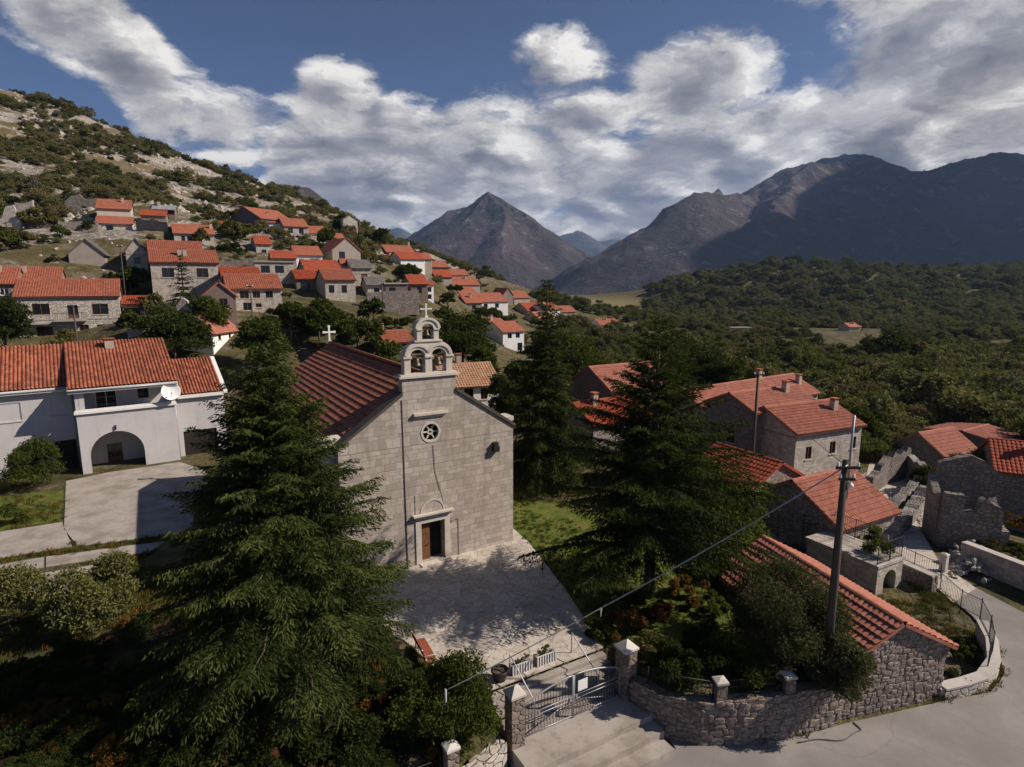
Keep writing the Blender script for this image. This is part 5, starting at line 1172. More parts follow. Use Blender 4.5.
# bench
ba, bb = G(413, 646, .05), G(429, 676, .05); root = empty('park_bench', (ba + bb) / 2, math.atan2((bb - ba).y, (bb - ba).x), 'red slatted bench on the court beside the big cedar', 'bench'); bl = 1.75
mb = MB()
for k in range(4): mb.box(-bl / 2, bl / 2, .02 + k * .115, .115 + k * .115, .42, .455)
mb.build('seat', M_['wood_red'], root); mb = MB()
for k in range(3):
    y = -.03 - k * .04; mb.box(-bl / 2, bl / 2, y - .03, y, .56 + k * .14, .67 + k * .14)
mb.build('backrest', M_['wood_red'], root)
for x in (-bl / 2 + .12, bl / 2 - .12):
    mb = MB(); mb.tube([(x, .44, 0), (x, .44, .41), (x, .0, .41)], .03, 6); mb.tube([(x, -.02, 0), (x, .02, .42), (x, -.15, .98)], .03, 6); mb.tube([(x, .44, .41), (x, .42, .62), (x, -.06, .64)], .022, 6); mb.build('side_frame', M_['metal_white'], root)
# garden wall along the road with posts and railing
gw = [(5.05, 22.25), (5.9, 21.45), (7.4, 20.9), (9.0, 20.95), (10.6, 21.2), (13.2, 21.95)]
stone_wall('garden_wall', 'curved rubble garden wall along the road right of the gate', gw, ROAD_Z, [-.02, -.05, .0, .05, .10, .05], .5, 'stone_garden', None, .35, .05, face=.36)
for (x, y), lab in (((8.1, 20.95), 'short stone post standing on the curved garden wall, nearer the gate'), ((10.9, 21.3), 'stone post with pale cap on the curved garden wall by the big shrub')):
    pillar('wall_post', lab, (x, y), -.02, .72, .42, 'stone_garden', 'concrete_pale', .1, None, R(8))
rails('wall_railing', 'dark metal railing on the garden wall between gate pillar and first post', 'railing', [(5.5, 21.85, 0), (6.2, 21.4, 0), (7.85, 20.98, 0)], .75, 1.2, [.12, .42, .7])
rails('wall_railing', 'dark metal railing between the two posts on the garden wall', 'railing', [(8.35, 20.97, .05), (10.65, 21.25, .05)], .75, 1.2, [.12, .42, .7])
# left of the gate
stone_wall('garden_wall', 'low pale stone wall between the gate and the white capped fence pillar', [(-.35, 19.45), (-1.1, 18.6), (-1.85, 17.85)], ROAD_Z, [-.5, -.6, -.6], .45, 'stone_pale', None, .3, .06, seed=4, face=.3)
pillar('fence_pillar', 'stone fence pillar with white cap in front of the thuja bush', (-2.05, 17.75), -1.2, .62, .42, 'stone_garden', 'stone_white', .12)
rails('garden_fence', 'thin metal garden fence running left from the white capped pillar', 'fence', [(-2.4, 17.6, -.4), (-4.2, 16.7, -.4), (-6.0, 15.8, -.4)], .75, 1.8, [.1, .7], z_off=-1.2)

# big roadside house in front
h = dict(k='stone_house', l='long stone house by the road with two toned pantile roof, pink sunny side', s=(838, 940, 721, 22.05, 15, 655, 624), kind='gable', wall='stone_rubble', roof='tile_pink_near', D=8.4, o=[])
solve(h); h['P0'].z = ROAD_Z; h['He'] = 2.45; h['pitch'] = math.atan2(1.42, h['w'] / 2); h['near'] = True; roadside = build_house(h)
fm = MB(); stone_facing(fm, Vector((0, 0, 0)), Vector((1, 0, 0)), Vector((0, -1, 0)), h['w'], lambda u: h['He'] + (h['w'] / 2 - abs(u - h['w'] / 2)) * tan(h['pitch']) + .02, -.1, random.Random(8), .30); fm.build('stone_facing', M_['stone_single'], roadside)
mb = MB(); mb.box(h['w'] - .12, h['w'] + .30, -.1, 1.4, -.2, .42); mb.build('wall_footing', M_['stone_pale'], roadside)

# curved low wall and railing round the planted bed
cw_pts = [(18.75, 23.5), (19.9, 23.75), (21.0, 24.1), (22.2, 25.0), (23.2, 26.4), (23.95, 28.0)]
stone_wall('kerb_wall', 'low pale curved wall holding the planted bed at the road bend', cw_pts, ROAD_Z, [-1.45, -1.4, -1.35, -1.2, -1.1, -1.05], .45, 'stone_pale', 'concrete_pale', .35, .04)
rails('bend_railing', 'rusty dark railing curving round the planted bed beside the lane', 'railing', [(21.6, 24.6, -1.25), (22.5, 25.5, -1.15), (23.3, 26.7, -1.05), (24.0, 28.2, -1.0), (24.55, 30.2, -1.6), (24.85, 32.2, -1.6)], 1.15, 1.6, [.12, 1.05], z_off=-.2)
stone_wall('low_wall', 'short thick wall with pale coping at the upper end of the lane railing', [(24.75, 32.5), (23.6, 35.4)], ROAD_Z - .3, [-.95, -.95], .5, 'stone_dark', 'concrete_pale', .5, .02)
rails('lane_railing', 'dark railing along the short thick wall beside the lane', 'railing', [(25.0, 32.5, -.9), (23.9, 35.4, -.9)], .85, 1.4, [.1, .8], z_off=0)
# terrace with arched vault and railing behind
TO = G(875, 597, -1.95); Tt = R(28); root = empty('stone_terrace', TO, Tt, 'small stone terrace with dark arched vault beside the lane', 'terrace')
extruded('vault_front', [(0, -.5), (2.5, -.5), (2.5, 1.75), (0, 1.75)], [arch(1.3, 0.02, .75, .62)], .4, M_['stone_coursed'], root)
mb = MB(); mb.box(0, .4, .402, 4.5, -.5, 1.75); mb.box(2.1, 2.5, .402, 4.5, -.5, 1.75); mb.box(-.1, 2.6, -.08, 4.6, 1.752, 1.92); mb.box(.402, 2.098, 2.5, 2.6, -.5, 1.75); mb.build('vault', M_['stone_coursed'], root)
tp = lambda x, y, z: TO + Matrix.Rotation(Tt, 3, 'Z') @ Vector((x, y, z))
rails('terrace_railing', 'tall rusty railing round the small stone terrace', 'railing', [tp(.05, .1, 1.92), tp(2.45, .1, 1.92), tp(2.45, 4.4, 1.92)], 1.3, 1.25, [.1, .65, 1.25])
rails('yard_railing', 'leaning rusty rail fence between the terrace and the ruined yard', 'railing', [tp(2.6, 4.8, 1.2), tp(-.6, 8.2, 1.5)], 1.4, 1.6, [.1, .75, 1.3], bar_gap=None, z_off=-1.5)
# ruins
RO = G(937, 546, -1.85); root = empty('ruin', RO, R(-16), 'roofless ruined stone house with notched front wall and tall back gable', 'ruin')
RS = .76; RZ = 1.34
def jag(p, seed, a=.12, step=.35):
    p = [(a_ * RS, b_ * RS * RZ) for a_, b_ in p]
    rnd = random.Random(seed); out = []
    for q, r_ in zip(p, p[1:] + p[:1]):
        k = max(1, int(math.hypot(r_[0] - q[0], r_[1] - q[1]) / step))
        for i in range(k):
            t = i / k; j = a if (q[1] > .8 and r_[1] > .8) else .02
            out.append((q[0] + (r_[0] - q[0]) * t + rnd.uniform(-j, j) * .5, q[1] + (r_[1] - q[1]) * t + rnd.uniform(-j, j)))
    return out
extruded('front_wall', jag([(0, -.6), (4.7, -.6), (4.75, 2.7), (4.0, 3.25), (3.2, 3.55), (2.85, 3.5), (2.75, 2.55), (1.75, 2.5), (1.7, 3.7), (1.1, 3.65), (.2, 3.75)], 1), [], .5, M_['stone_dark'], root)
extruded('back_wall', jag([(0.8, -.6), (6.1, -.6), (6.1, 4.3), (5.0, 5.0), (3.5, 5.75), (2.2, 5.5), (.9, 5.0)], 2), [[(1.8, 1.9), (2.5, 1.9), (2.5, 3.7), (1.8, 3.7)]], .55, M_['stone_dark'], root, Matrix.Translation((0, 3.0, 0)))
extruded('side_wall', jag([(0, -.6), (3.1, -.6), (3.1, 2.8), (1.6, 1.5), (0, 1.3)], 3), [], .5, M_['stone_rubble'], root, Matrix.Translation((4.3, .5, 0)) @ Matrix.Rotation(R(90), 4, 'Z'))
extruded('side_wall', jag([(0, -.6), (3.1, -.6), (3.1, 4.4), (1.6, 3.2), (0, 3.6)], 5), [], .5, M_['stone_dark'], root, Matrix.Translation((.5, .51, 0)) @ Matrix.Rotation(R(90), 4, 'Z'))
Gz = lambda px, py: G(px, py, -1.85)
stone_wall('ruined_wall', 'broken pale rubble wall ring of a collapsed house behind the orange roofed cottage', [Gz(868, 515), Gz(896, 508), Gz(914, 496), Gz(925, 488), Gz(905, 478)], -1.9, [-1.1, -.9, -.6, .0, .5], .65, 'dry_stone', None, .4, .22, 'ruin', 7)
stone_wall('ruined_wall', 'dark ruined back wall of the collapsed house, lowest in the middle', [Gz(905, 478), Gz(884, 484), Gz(868, 495)], -1.9, [1.1, .7, -.2], .55, 'stone_dark', None, .4, .25, 'ruin', 8)
stone_wall('dry_stone_wall', 'tumbled dry stone wall crossing the ruined yard', [Gz(925, 500), Gz(905, 525), Gz(880, 545)], -1.9, [-.6, -1.0, -1.1], .9, 'dry_stone', None, .35, .2, 'wall', 9)
stone_wall('lane_wall', 'long low wall with pale coping right of the lane, cut by the right edge', [(29.2, 36.3), (30.3, 33.2), (31.6, 29.5), (33.5, 24.5)], ROAD_Z, [-.55, -.5, -.45, -.4], .5, 'stone_coursed', 'concrete_pale', .5, .03)
pillar('stone_post', 'short whitish stone bollard at the mouth of the lane before the ruin', G(943, 571, -1.8), -1.8, -.75, .34, 'concrete_pale', 'concrete_pale', .1)
# rubble heap: nobody could count the stones
rnd = random.Random(5); mb = MB()
def rock(mb, c, s, rnd):
    bm = bmesh.new(); bmesh.ops.create_icosphere(bm, subdivisions=1, radius=1.0); sc = [s * rnd.uniform(.6, 1.2) for _ in range(3)]; M = Matrix.Rotation(rnd.uniform(0, 6), 3, 'Z')
    for v in bm.verts: v.co = Vector(c) + M @ Vector([v.co[i] * sc[i] * rnd.uniform(.75, 1.2) for i in range(3)])
    for f_ in bm.faces: mb.face([v.co[:] for v in f_.verts])
    bm.free()
for i in range(320):
    px = rnd.gauss(966, 14); py = rnd.gauss(568, 7); p = G(min(1010, max(945, px)), py, -1.75); rock(mb, (p.x + .8, p.y + .6, -1.8 + rnd.uniform(0, .9) * max(0, 1 - abs(px - 966) / 26)), rnd.uniform(.07, .21), rnd)
for i in range(120):
    p = G(rnd.uniform(880, 935), rnd.uniform(495, 540), -1.85); rock(mb, (p.x, p.y, -1.82), rnd.uniform(.06, .24), rnd)
tag(mb.build('rubble', M_['rock']), 'heap of tumbled limestone rubble by the lane', 'rubble', None, 'stuff')
# retaining walls and terraces in the village
def vwall(label, pa, pb, Ya, Yb, top, thick=.6, m='stone_pale', drop=4.0, seed=3):
    a = at(pa[0], pa[1], Ya); b = at(pb[0], pb[1], Yb); stone_wall('retaining_wall', label, [a, b], min(a.z, b.z) - drop, [a.z, b.z], thick, m, None, 1.2, .12, 'wall', seed)
vwall('round bulging stone retaining wall under the low red tiled hut', (137, 219), (169, 222), 134, 133, 0, 1.0, 'stone_rubble', 5)
vwall('broad pale stone terrace wall above the trees behind the bell gable', (366, 293), (418, 290), 103, 106, 0, 1.5, 'stone_rubble', 3.2, 5)
vwall('pale stone wall of the ruined plots at the left edge of the hillside', (0, 243), (28, 242), 118, 120, 0, .8, 'stone_pale', 4, 6)
vwall('short old wall on the hillside left of the grey gable', (20, 221), (50, 223), 132, 133, 0, .7, 'stone_rubble', 3, 8)
vwall('garden terrace wall under the white gabled house with green hedge', (392, 272), (428, 276), 145, 148, 0, .8, 'stone_pale', 2.5, 9)
RS = RZ = 1.0
for (px0, px1, yb, Y, th, pts, lab) in ((-4, 17, 238, 128, 20, [(0, 3.6), (.35, 3.9), (.5, 6.5), (.8, 6.8), (1, 3.5)], 'roofless ruin with pale pointed gable at the left edge of the slope'),
                                       (17, 32, 222, 136, 14, [(0, 4.2), (.5, 4.0), (.85, 4.4), (1, 4.9)], 'low ruin wall with a white corner above the left edge plots'),
                                       (66, 98, 212, 148, 14, [(0, 2.6), (.2, 3.8), (.4, 4.3), (.5, 3.2), (.8, 3.4), (1, 3.0)], 'broad grey roofless ruin left of the cream storey house'),
                                       (60, 92, 240, 124, 26, [(0, 4.0), (.5, 2.6), (1, 3.4)], 'grey unroofed house shell with sloping wall tops left of the lean-to'),
                                       (178, 192, 323, 76, 10, [(0, 2.2), (.4, 3.0), (.7, 2.8), (1, 1.6)], 'tan fragment of an old house wall below the dark fir')):
    P0 = at(px0, yb, Y); w_ = (px1 - px0) / F_PX * Y; z0 = tz(P0.x, P0.y); root = empty('ruin', (P0.x, P0.y, z0), R(th), lab, 'ruin'); mm = 'stone_rubble' if 'grey' in lab else 'stone_pale'
    zo = P0.z - z0
    poly = [(0, -2), (w_, -2)] + [(w_ * a, max(1.0, b + zo)) for a, b in pts[::-1]]
    extruded('front_wall', jag(poly, len(lab), .2, .8), [[(w_ * .42, .9), (w_ * .42 + 1.1, .9), (w_ * .42 + 1.1, 2.1), (w_ * .42, 2.1)]], .6, M_[mm], root)
    extruded('side_wall', jag([(0, -2), (4.5, -2), (4.5, 2.6), (2, 1.9), (0, pts[-1][1] * .9)], 4, .2, .8), [], .6, M_[mm], root, Matrix.Translation((w_, .1, 0)) @ Matrix.Rotation(R(90), 4, 'Z'))
    extruded('back_wall', jag([(0, -2), (w_, -2), (w_, 2.4), (w_ * .5, 3.2), (0, 2.2)], 6, .2, .8), [], .6, M_[mm], root, Matrix.Translation((0, 4.6, 0)))

for i, (a, b, Ya, Yb, m, lab) in enumerate([((0, 268), (58, 262), 98, 104, 'stone_rubble', 'stone terrace wall on the slope left of the plain grey gable'), ((112, 304), (150, 300), 92, 94, 'stone_rubble', 'stone terrace wall below the hedge left of the dark fir'), ((128, 330), (196, 322), 78, 80, 'stone_pale', 'pale terrace wall above the villa roof, behind the dark tree'),
        ((30, 256), (66, 251), 112, 114, 'stone_pale', 'rubble terrace wall between the ruins and the plain grey gable'), ((108, 256), (128, 254), 112, 114, 'stone_rubble', 'short terrace wall between grey gable and small stone gable'), ((232, 330), (300, 322), 80, 84, 'stone_rubble', 'terrace wall below the wide orange roof, half hidden by trees'), ((215, 262), (256, 258), 116, 118, 'stone_rubble', 'terrace wall under the lower dark hillside tree'), ((300, 312), (350, 310), 96, 98, 'stone_rubble', 'terrace wall under the light orange roofed stone house'), ((150, 248), (176, 246), 122, 124, 'stone_pale', 'pale terrace wall left of the row windowed house'), ((440, 300), (466, 304), 168, 170, 'stone_pale', 'pale garden wall among the far orange roofs')]):
    vwall(lab, a, b, Ya, Yb, 0, .7, m, 2.6, 20 + i)
# poles and cables
def pole(name, label, px, Y, ytop, r0, r1, arm=None, base_z=None, pipe=None):
    x = (px - 512) / F_PX * (Y * cos(PITCH) + 14 * sin(PITCH) if Y < 70 else Y * cos(PITCH)); z0 = tz(x, Y) if base_z is None else base_z
    zt = at(px, ytop, Y).z - z0; root = empty(name, (x, Y, z0), 0, label, 'utility pole'); mb = MB(); mb.tube([(0, 0, -.5), (0, 0, zt * .5), (0, 0, zt)], [r0, (r0 + r1) / 2, r1], 10); mb.build('shaft', M_['wood_pole'], root)
    for (h_, l_) in arm or []:
        m2 = MB(); m2.box(-l_ / 2, l_ / 2, -r1 - .1, -r1 - .01, zt - h_ - .05, zt - h_ + .05); m2.build('crossarm', M_['metal_dark'], root)
        for sx in (-.42, .42):
            m2 = MB(); m2.lathe([(0, 0), (.05, 0), (.06, .06), (.035, .09), (.05, .14), (0, .16)], (sx * l_, -r1 - .055, zt - h_ + .051), 8); m2.build('insulator', M_['paint_white'], root)
    if pipe: m2 = MB(); m2.tube([(.12, -.05, zt - 1.5), (.12, -.05, zt + pipe)], .045, 8); m2.build('conduit', M_['metal_grey'], root)
    return root, Vector((x, Y, z0 + zt))
p1, t1 = pole('utility_pole', 'thick wooden pole standing before the orange ribbed cottage roof', 829, 21.9, 460, .185, .125, [(.25, .9), (.7, .6)], -.1, 1.75)
m2 = MB(); m2.lathe([(0, 0), (.10, .03), (.13, .12), (.05, .2), (0, .2)], (.16, -.16, t1.z + .3 - 1.25), 10); m2.tube([(.05, 0, t1.z + .3 - 1.0), (.16, -.16, t1.z + .3 - 1.03)], .02); m2.build('lamp', M_['paint_white'], p1)
p2, t2 = pole('utility_pole', 'dark thin wooden pole between the long pink roof and the stone house', 752, 45, 372, .13, .09, [(.2, .8)], -1.6)
p3, t3 = pole('utility_pole', 'weathered pole with crossarm before the two storey pale stone house', 85, 68, 305, .12, .09, [(.2, 1.6)])
p4, t4 = pole('utility_pole', 'thin pole by the wide orange roof right of the brown gable', 250, 74, 285, .11, .08, [(.2, .8)])
p5, t5 = pole('utility_pole', 'slender leaning pole left of the two window stone house', 124, 92, 245, .10, .08, [(.2, .8)])
p6, t6 = pole('utility_pole', 'pole before the broad pale terrace wall in mid village', 382, 96, 283, .12, .09, [(.2, 1.0)])
def cable(label, a, b, sag, r=.022, name='cable'):
    a, b = Vector(a), Vector(b); mb = MB(); pts = []
    for i in range(25):
        t = i / 24; p = a.lerp(b, t); p.z -= sag * 4 * t * (1 - t); pts.append(p - a)
    mb.tube(pts, r, 6); o = mb.build(name, M_['metal_grey' if r > .02 else 'cable_black']); o.location = a; return tag(o, label, 'cable')
ce = Vector((-2.3, 18.6, 2.1)); mid = at(601, 608, 22.6)
q1 = at(845, 459, 27.0)
cable('grey service cable slanting from the thick pole down over the court', t1 + Vector((0, -.15, -.15)), mid, .12, .026)
cable('grey service cable running on from the clamp over the steps into the thuja', mid, ce, .05, .020)
root = empty('cable_clamp', mid, 0, 'white insulator clamp hanging on the service cable above the garden', 'clamp'); mb = MB(); mb.lathe([(0, -.10), (.04, -.08), (.05, 0), (.03, .06), (0, .08)], (0, 0, -.05), 8); mb.tube([(0, 0, 0), (.22, .03, .12)], .022, 6); mb.tube([(0, 0, -.1), (0, .0, -.4)], .014, 5); mb.build('insulator', M_['paint_white'], root)
root = empty('fence_post', (ce.x, ce.y, 0), 0, 'steel cable post inside the thuja bush', 'post'); mb = MB(); mb.tube([(0, 0, -.2), (0, 0, ce.z + .05)], .04, 8); mb.build('shaft', M_['metal_grey'], root)
cable('thin black wire from the dark pole to the capped chimney', t2, HOUSES[[h['l'][:29] for h in HOUSES].index('stone house with two small win')]['P0'] + Vector((5, 4, 6.2)) if False else at(826, 402, 53), .35, .014)
cable('thin black wire strung from the thick pole back to the thin pole', t1 + Vector((0, 0, -.2)), t2 + Vector((0, 0, -.2)), .5, .014)
cable('thin black wire between the two poles above the villa roof', t3, t4, 1.2, .014)
mb = MB(); mb.tube([(11.2 + .22 * i, 20.75 + .032 * i + .22 * sin(i * .62) * (i / 12), ROAD_Z + .03) for i in range(14)] + [(14.1, 21.5, ROAD_Z + .03), (14.0, 21.85, ROAD_Z + .03)], .022, 6); tag(mb.build('hose', M_['cable_black']), 'black hose lying curled on the road edge beside the stone house wall', 'hose')

# ------------------------------------------------------------------ vegetation
rs = np.random.RandomState(7)
def unit(k):
    v = rs.normal(size=(k, 3)); return v / np.linalg.norm(v, axis=1, keepdims=True)
def cards(C, A, l, w, B=None):
    """Diamond leaves at C pointing along A (n,3)."""
    k = len(C)
    if B is None: B = unit(k)
    S = np.cross(A, B); S /= np.linalg.norm(S, axis=1, keepdims=True) + 1e-9
    l = np.broadcast_to(l, (k,))[:, None]; w = np.broadcast_to(w, (k,))[:, None]
    V = np.stack([C - A * l / 2, C + S * w / 2 - A * l * .06, C + A * l / 2, C - S * w / 2 - A * l * .06], 1).reshape(-1, 3)
    return V, np.arange(4 * k).reshape(k, 4)
def lobes_for(rx, ry, rz, k, zc, low=-.55):
    d = unit(k * 3); d = d[d[:, 2] > low][:k]
    C = d * np.array([rx, ry, rz]) * (.62 + .2 * rs.rand(len(d), 1)); r = (.30 + .24 * rs.rand(len(d))) * min(rx, rz)
    C[:, 2] += zc
    C = np.r_[C, [[0, 0, zc]]]; r = np.r_[r, min(rx, rz) * .5]
    return C, r
def leaf_crown(C, r, nclump, per, leaf, spread=.32, asp=.55, fill=.5):
    wgt = r ** 2; pick = rs.choice(len(r), nclump, p=wgt / wgt.sum())
    d = unit(nclump); d[:, 2] = np.abs(d[:, 2]) * .75 + d[:, 2] * .25
    d /= np.linalg.norm(d, axis=1, keepdims=True)
    P = C[pick] + d * (r[pick] * (1 - fill * rs.rand(nclump) ** 2.2))[:, None]
    lc = np.repeat(P, per, 0) + rs.normal(size=(nclump * per, 3)) * np.repeat(r[pick], per)[:, None] * spread * .45
    Av = np.repeat(d, per, 0) * .8 + unit(nclump * per); Av[:, 2] -= .25; Av /= np.linalg.norm(Av, axis=1, keepdims=True)
    s_ = leaf * (.6 + .8 * rs.rand(nclump * per))
    Vv, Ff = cards(lc, Av, s_, s_ * asp)
    t = np.repeat(np.clip(rs.normal(.42, .22, nclump), 0, 1), per) + rs.normal(0, .07, nclump * per)
    return Vv, Ff, np.repeat(np.clip(t, 0, 1), 4)
def crown_obj(name, V, Fq, t, m, parent=None): return np_mesh(name, V, Fq, M_[m], parent, {'tint': t})
def trunk_mb(h, r, limbs, spread, seed):
    rnd = random.Random(seed); mb = MB(); mb.tube([(0, 0, -.5), (r * .3, 0, h * .35), (0, r * .4, h * .75), (0, 0, h)], [r * 1.25, r, r * .7, r * .45], 8)
    for k in range(limbs):
        a = 2 * pi * k / limbs + rnd.uniform(-.4, .4); z = h * rnd.uniform(.45, .8); e = Vector((cos(a) * spread, sin(a) * spread, h * rnd.uniform(1.1, 1.5)))
        mb.tube([(0, 0, z), e * .5 + Vector((0, 0, z * .5)) * .9, e], [r * .5, r * .32, r * .1], 6)
    return mb
def broadleaf(label, leafm, rx, h, seed, nclump=700, per=7, leaf=.32, cat='tree', name='tree', zc=.6, rz=.42, lobes=16, group=None):
    root = empty(name, (0, 0, 0), 0, label, cat, group); C, r = lobes_for(rx, rx, h * rz, lobes, h * zc)
    V, Fq, t = leaf_crown(C, r, nclump, per, leaf); crown_obj('crown', V, Fq, t, leafm, root)
    trunk_mb(h * .55, max(.10, h * .022), 5, rx * .55, seed).build('trunk', M_['bark'], root); return root
def bush_mesh(leafm, rx, h, nclump, per, leaf, lobes=9, asp=.55):
    C, r = lobes_for(rx, rx, h * .5, lobes, h * .45, -.8); V, Fq, t = leaf_crown(C, r, nclump, per, leaf, .36, asp); return V, Fq, t
def put(o, x, y, z, s=1.0, rz=0.0, sz=None):
    o.location = (x, y, z); o.scale = (s, s, sz or s); o.rotation_euler = (0, 0, rz); return o

# conifers ---------------------------------------------------------
def conifer(name, label, x, y, z, H, RR, leafm, seed, whorls=34, step=.17, zlow=.05, droop=.42, card=.34, nb=7, cone=.85, lean=(0, 0)):
    rnd = np.random.RandomState(seed); root = empty(name, (x, y, z), 0, label, 'conifer'); tr = MB()
    tr.tube([(0, 0, -.4), (0, 0, H * .3), (lean[0] * .5, lean[1] * .5, H * .7), (lean[0], lean[1], H * .985)], [H * .021, H * .016, H * .008, .015], 9)
    Cs = []; As = []; Ls = []; Ts = []
    for wv in range(whorls):
        tt = zlow + (1 - zlow) * (wv + rnd.uniform(-.3, .3)) / whorls
        if tt > .99: continue
        k = nb if tt < .8 else max(4, nb - 2)
        a0 = rnd.uniform(0, 6.28)
        for b in range(k):
            L_ = (RR * (1 - tt) ** cone + .18) * rnd.choice([rnd.uniform(.45, .8), rnd.uniform(.8, 1.18)])
            if tt < .14: L_ *= .55 + 3.0 * tt
            a = a0 + 2 * pi * b / k + rnd.uniform(-.3, .3); dr = np.array([cos(a), sin(a), 0.0]); sd_ = np.array([-sin(a), cos(a), 0.0])
            rise = .10 + .55 * tt + rnd.uniform(-.1, .12); dp = droop * (1 - .55 * tt) * rnd.uniform(.8, 1.2)
            base = np.array([lean[0] * tt, lean[1] * tt, tt * H])
            f = lambda s: base + dr * L_ * s + np.array([0, 0, 1.0]) * L_ * (rise * s - dp * s * s) + sd_ * L_ * .06 * np.sin(s * 4 + a)
            if L_ > .8: tr.tube([f(0), f(.35), f(.7), f(.96)], [.012 + L_ * .010, .01 + L_ * .007, .01 + L_ * .004, .006], 4, False)
            ns = max(3, int(L_ / step)); S = np.linspace(.12, 1.0, ns); tb = np.clip(rnd.normal(.38, .16), 0, 1)
            for s in S:
                p = f(s); tg = f(min(1, s + .05)) - f(s - .05); tg /= np.linalg.norm(tg)
                tl = min(1.5, (.10 + .52 * (1 - s) ** .65 * L_ * .62 + .10)) * rnd.uniform(.7, 1.2)
                for side in ((1, -1) if s < .97 else (0,)):
                    dv = tg * .75 + sd_ * side * .85 + np.array([0, 0, -.22]); dv /= np.linalg.norm(dv)
                    m = max(1, int(tl / (card * .36))); q = (np.arange(m) + .5) / m * tl
                    Cc = p + dv * q[:, None]; Cc[:, 2] -= .22 * q ** 2; Cc += rnd.normal(size=Cc.shape) * .035
                    Av = dv + rnd.normal(size=Cc.shape) * .38 + np.array([0, 0, -.30]); Cs.append(Cc); As.append(Av); Ls.append(np.full(m, card) * rnd.uniform(.75, 1.2, m)); Ts.append(np.clip(tb + rnd.normal(0, .1, m) + (.18 if s > .8 else 0), 0, 1))
    C = np.concatenate(Cs); A_ = np.concatenate(As); A_ /= np.linalg.norm(A_, axis=1, keepdims=True); L_ = np.concatenate(Ls); T = np.concatenate(Ts)
    V, Fq = cards(C, A_, L_, L_ * .24); crown_obj('crown', V, Fq, np.repeat(T, 4), leafm, root)
    tr.build('trunk', M_['bark'], root); return root
conifer('cedar_tree', 'large green cedar rising in front of the church nave on the left', -9.2, 21.9, -.15, 14.0, 5.55, 'leaf_conifer', 3, 42, .095, .05, .20, .22, 11, .74, lean=(.15, 0))
conifer('cedar_tree', 'spreading cedar right of the court that shades the paving', 7.15, 28.9, 0.0, 14.6, 6.9, 'leaf_conifer', 5, 25, .115, .17, .20, .26, 8, .80)
conifer('spruce_tree', 'tall dark spruce behind the right corner of the church', 2.7, 46.5, -.1, 16.6, 5.0, 'leaf_conifer_dark', 8, 42, .18, .05, .40, .42, 8, .95)
p = at(186, 320, 89); conifer('fir_tree', 'small dark fir standing before the two window stone house', p.x, p.y, tz(p.x, p.y) - .3, 8.2, 2.9, 'leaf_conifer_dark', 11, 18, .4, .05, .35, .6, 6)

# near shrubs, each its own mesh -------------------------------------
def shrub(label, px, py, Y, rx, h, leafm, n, per, leaf, cat='shrub', name='shrub', z=None, lobes=10, asp=.5, sy=1.0):
    p = at(px, py, Y); zz = tz(p.x, p.y) if z is None else z
    V, Fq, t = bush_mesh(leafm, rx, h, int(n * 1.7), per, leaf * .78, lobes, asp); V[:, 1] *= sy
    o = crown_obj(name, V, Fq, t, leafm); o.location = (p.x, p.y, zz - .05); return tag(o, label, cat)
shrub('big dense dark green thuja bush left of the gate', 447, 720, 19.4, 1.75, 2.9, 'leaf_green', 1500, 8, .17, z=-.4, lobes=16, asp=.4)
shrub('smaller dark round bush at the bottom edge left of the thuja', 337, 758, 18.2, 1.55, 2.0, 'leaf_dark', 1100, 8, .15, z=-.6)
shrub('rust brown fern clump under the big cedar', 372, 700, 20.6, 1.1, .7, 'leaf_rust', 350, 7, .2, z=-.1)
shrub('rust coloured bracken at the bottom edge under the cedar', 255, 762, 17.8, 1.4, .7, 'leaf_rust', 420, 7, .2, z=-.6)
shrub('big sunlit laurel bush left of the cedar at the path', 97, 640, 28.0, 1.85, 3.9, 'leaf_laurel', 1500, 8, .20, z=-1.3, lobes=16)
shrub('sunlit laurel hedge bush at the left edge beside the path', 18, 640, 28.4, 2.0, 3.2, 'leaf_laurel', 1200, 8, .20, z=-1.2, lobes=14, sy=1.0)
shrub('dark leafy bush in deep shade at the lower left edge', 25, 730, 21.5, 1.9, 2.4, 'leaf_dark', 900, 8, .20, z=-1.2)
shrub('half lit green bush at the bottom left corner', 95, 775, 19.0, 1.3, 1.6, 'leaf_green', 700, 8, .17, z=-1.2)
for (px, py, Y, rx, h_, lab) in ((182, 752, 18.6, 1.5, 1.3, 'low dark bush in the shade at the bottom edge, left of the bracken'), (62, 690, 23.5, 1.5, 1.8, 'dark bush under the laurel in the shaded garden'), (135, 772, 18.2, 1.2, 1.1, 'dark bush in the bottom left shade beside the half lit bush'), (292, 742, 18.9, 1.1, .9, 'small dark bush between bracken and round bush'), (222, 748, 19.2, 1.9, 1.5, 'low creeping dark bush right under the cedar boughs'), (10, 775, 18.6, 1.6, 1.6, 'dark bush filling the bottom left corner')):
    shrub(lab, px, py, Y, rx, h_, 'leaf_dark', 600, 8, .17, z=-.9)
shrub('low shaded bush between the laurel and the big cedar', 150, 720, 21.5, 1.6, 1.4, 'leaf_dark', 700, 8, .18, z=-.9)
shrub('clipped round green bush before the villa wing', 36, 490, 49.0, 1.9, 4.6, 'leaf_green', 1100, 8, .22, z=-1.5, lobes=18)
shrub('tiny young tree on the villa lawn', 14, 523, 41.5, .8, 1.7, 'leaf_green', 160, 6, .18, z=-1.45)
shrub('large grey green olive-like shrub between garden wall and roadside roof', 782, 650, 23.9, 2.45, 4.0, 'leaf_grey', 2600, 9, .17, z=-.1, lobes=20, asp=.32)
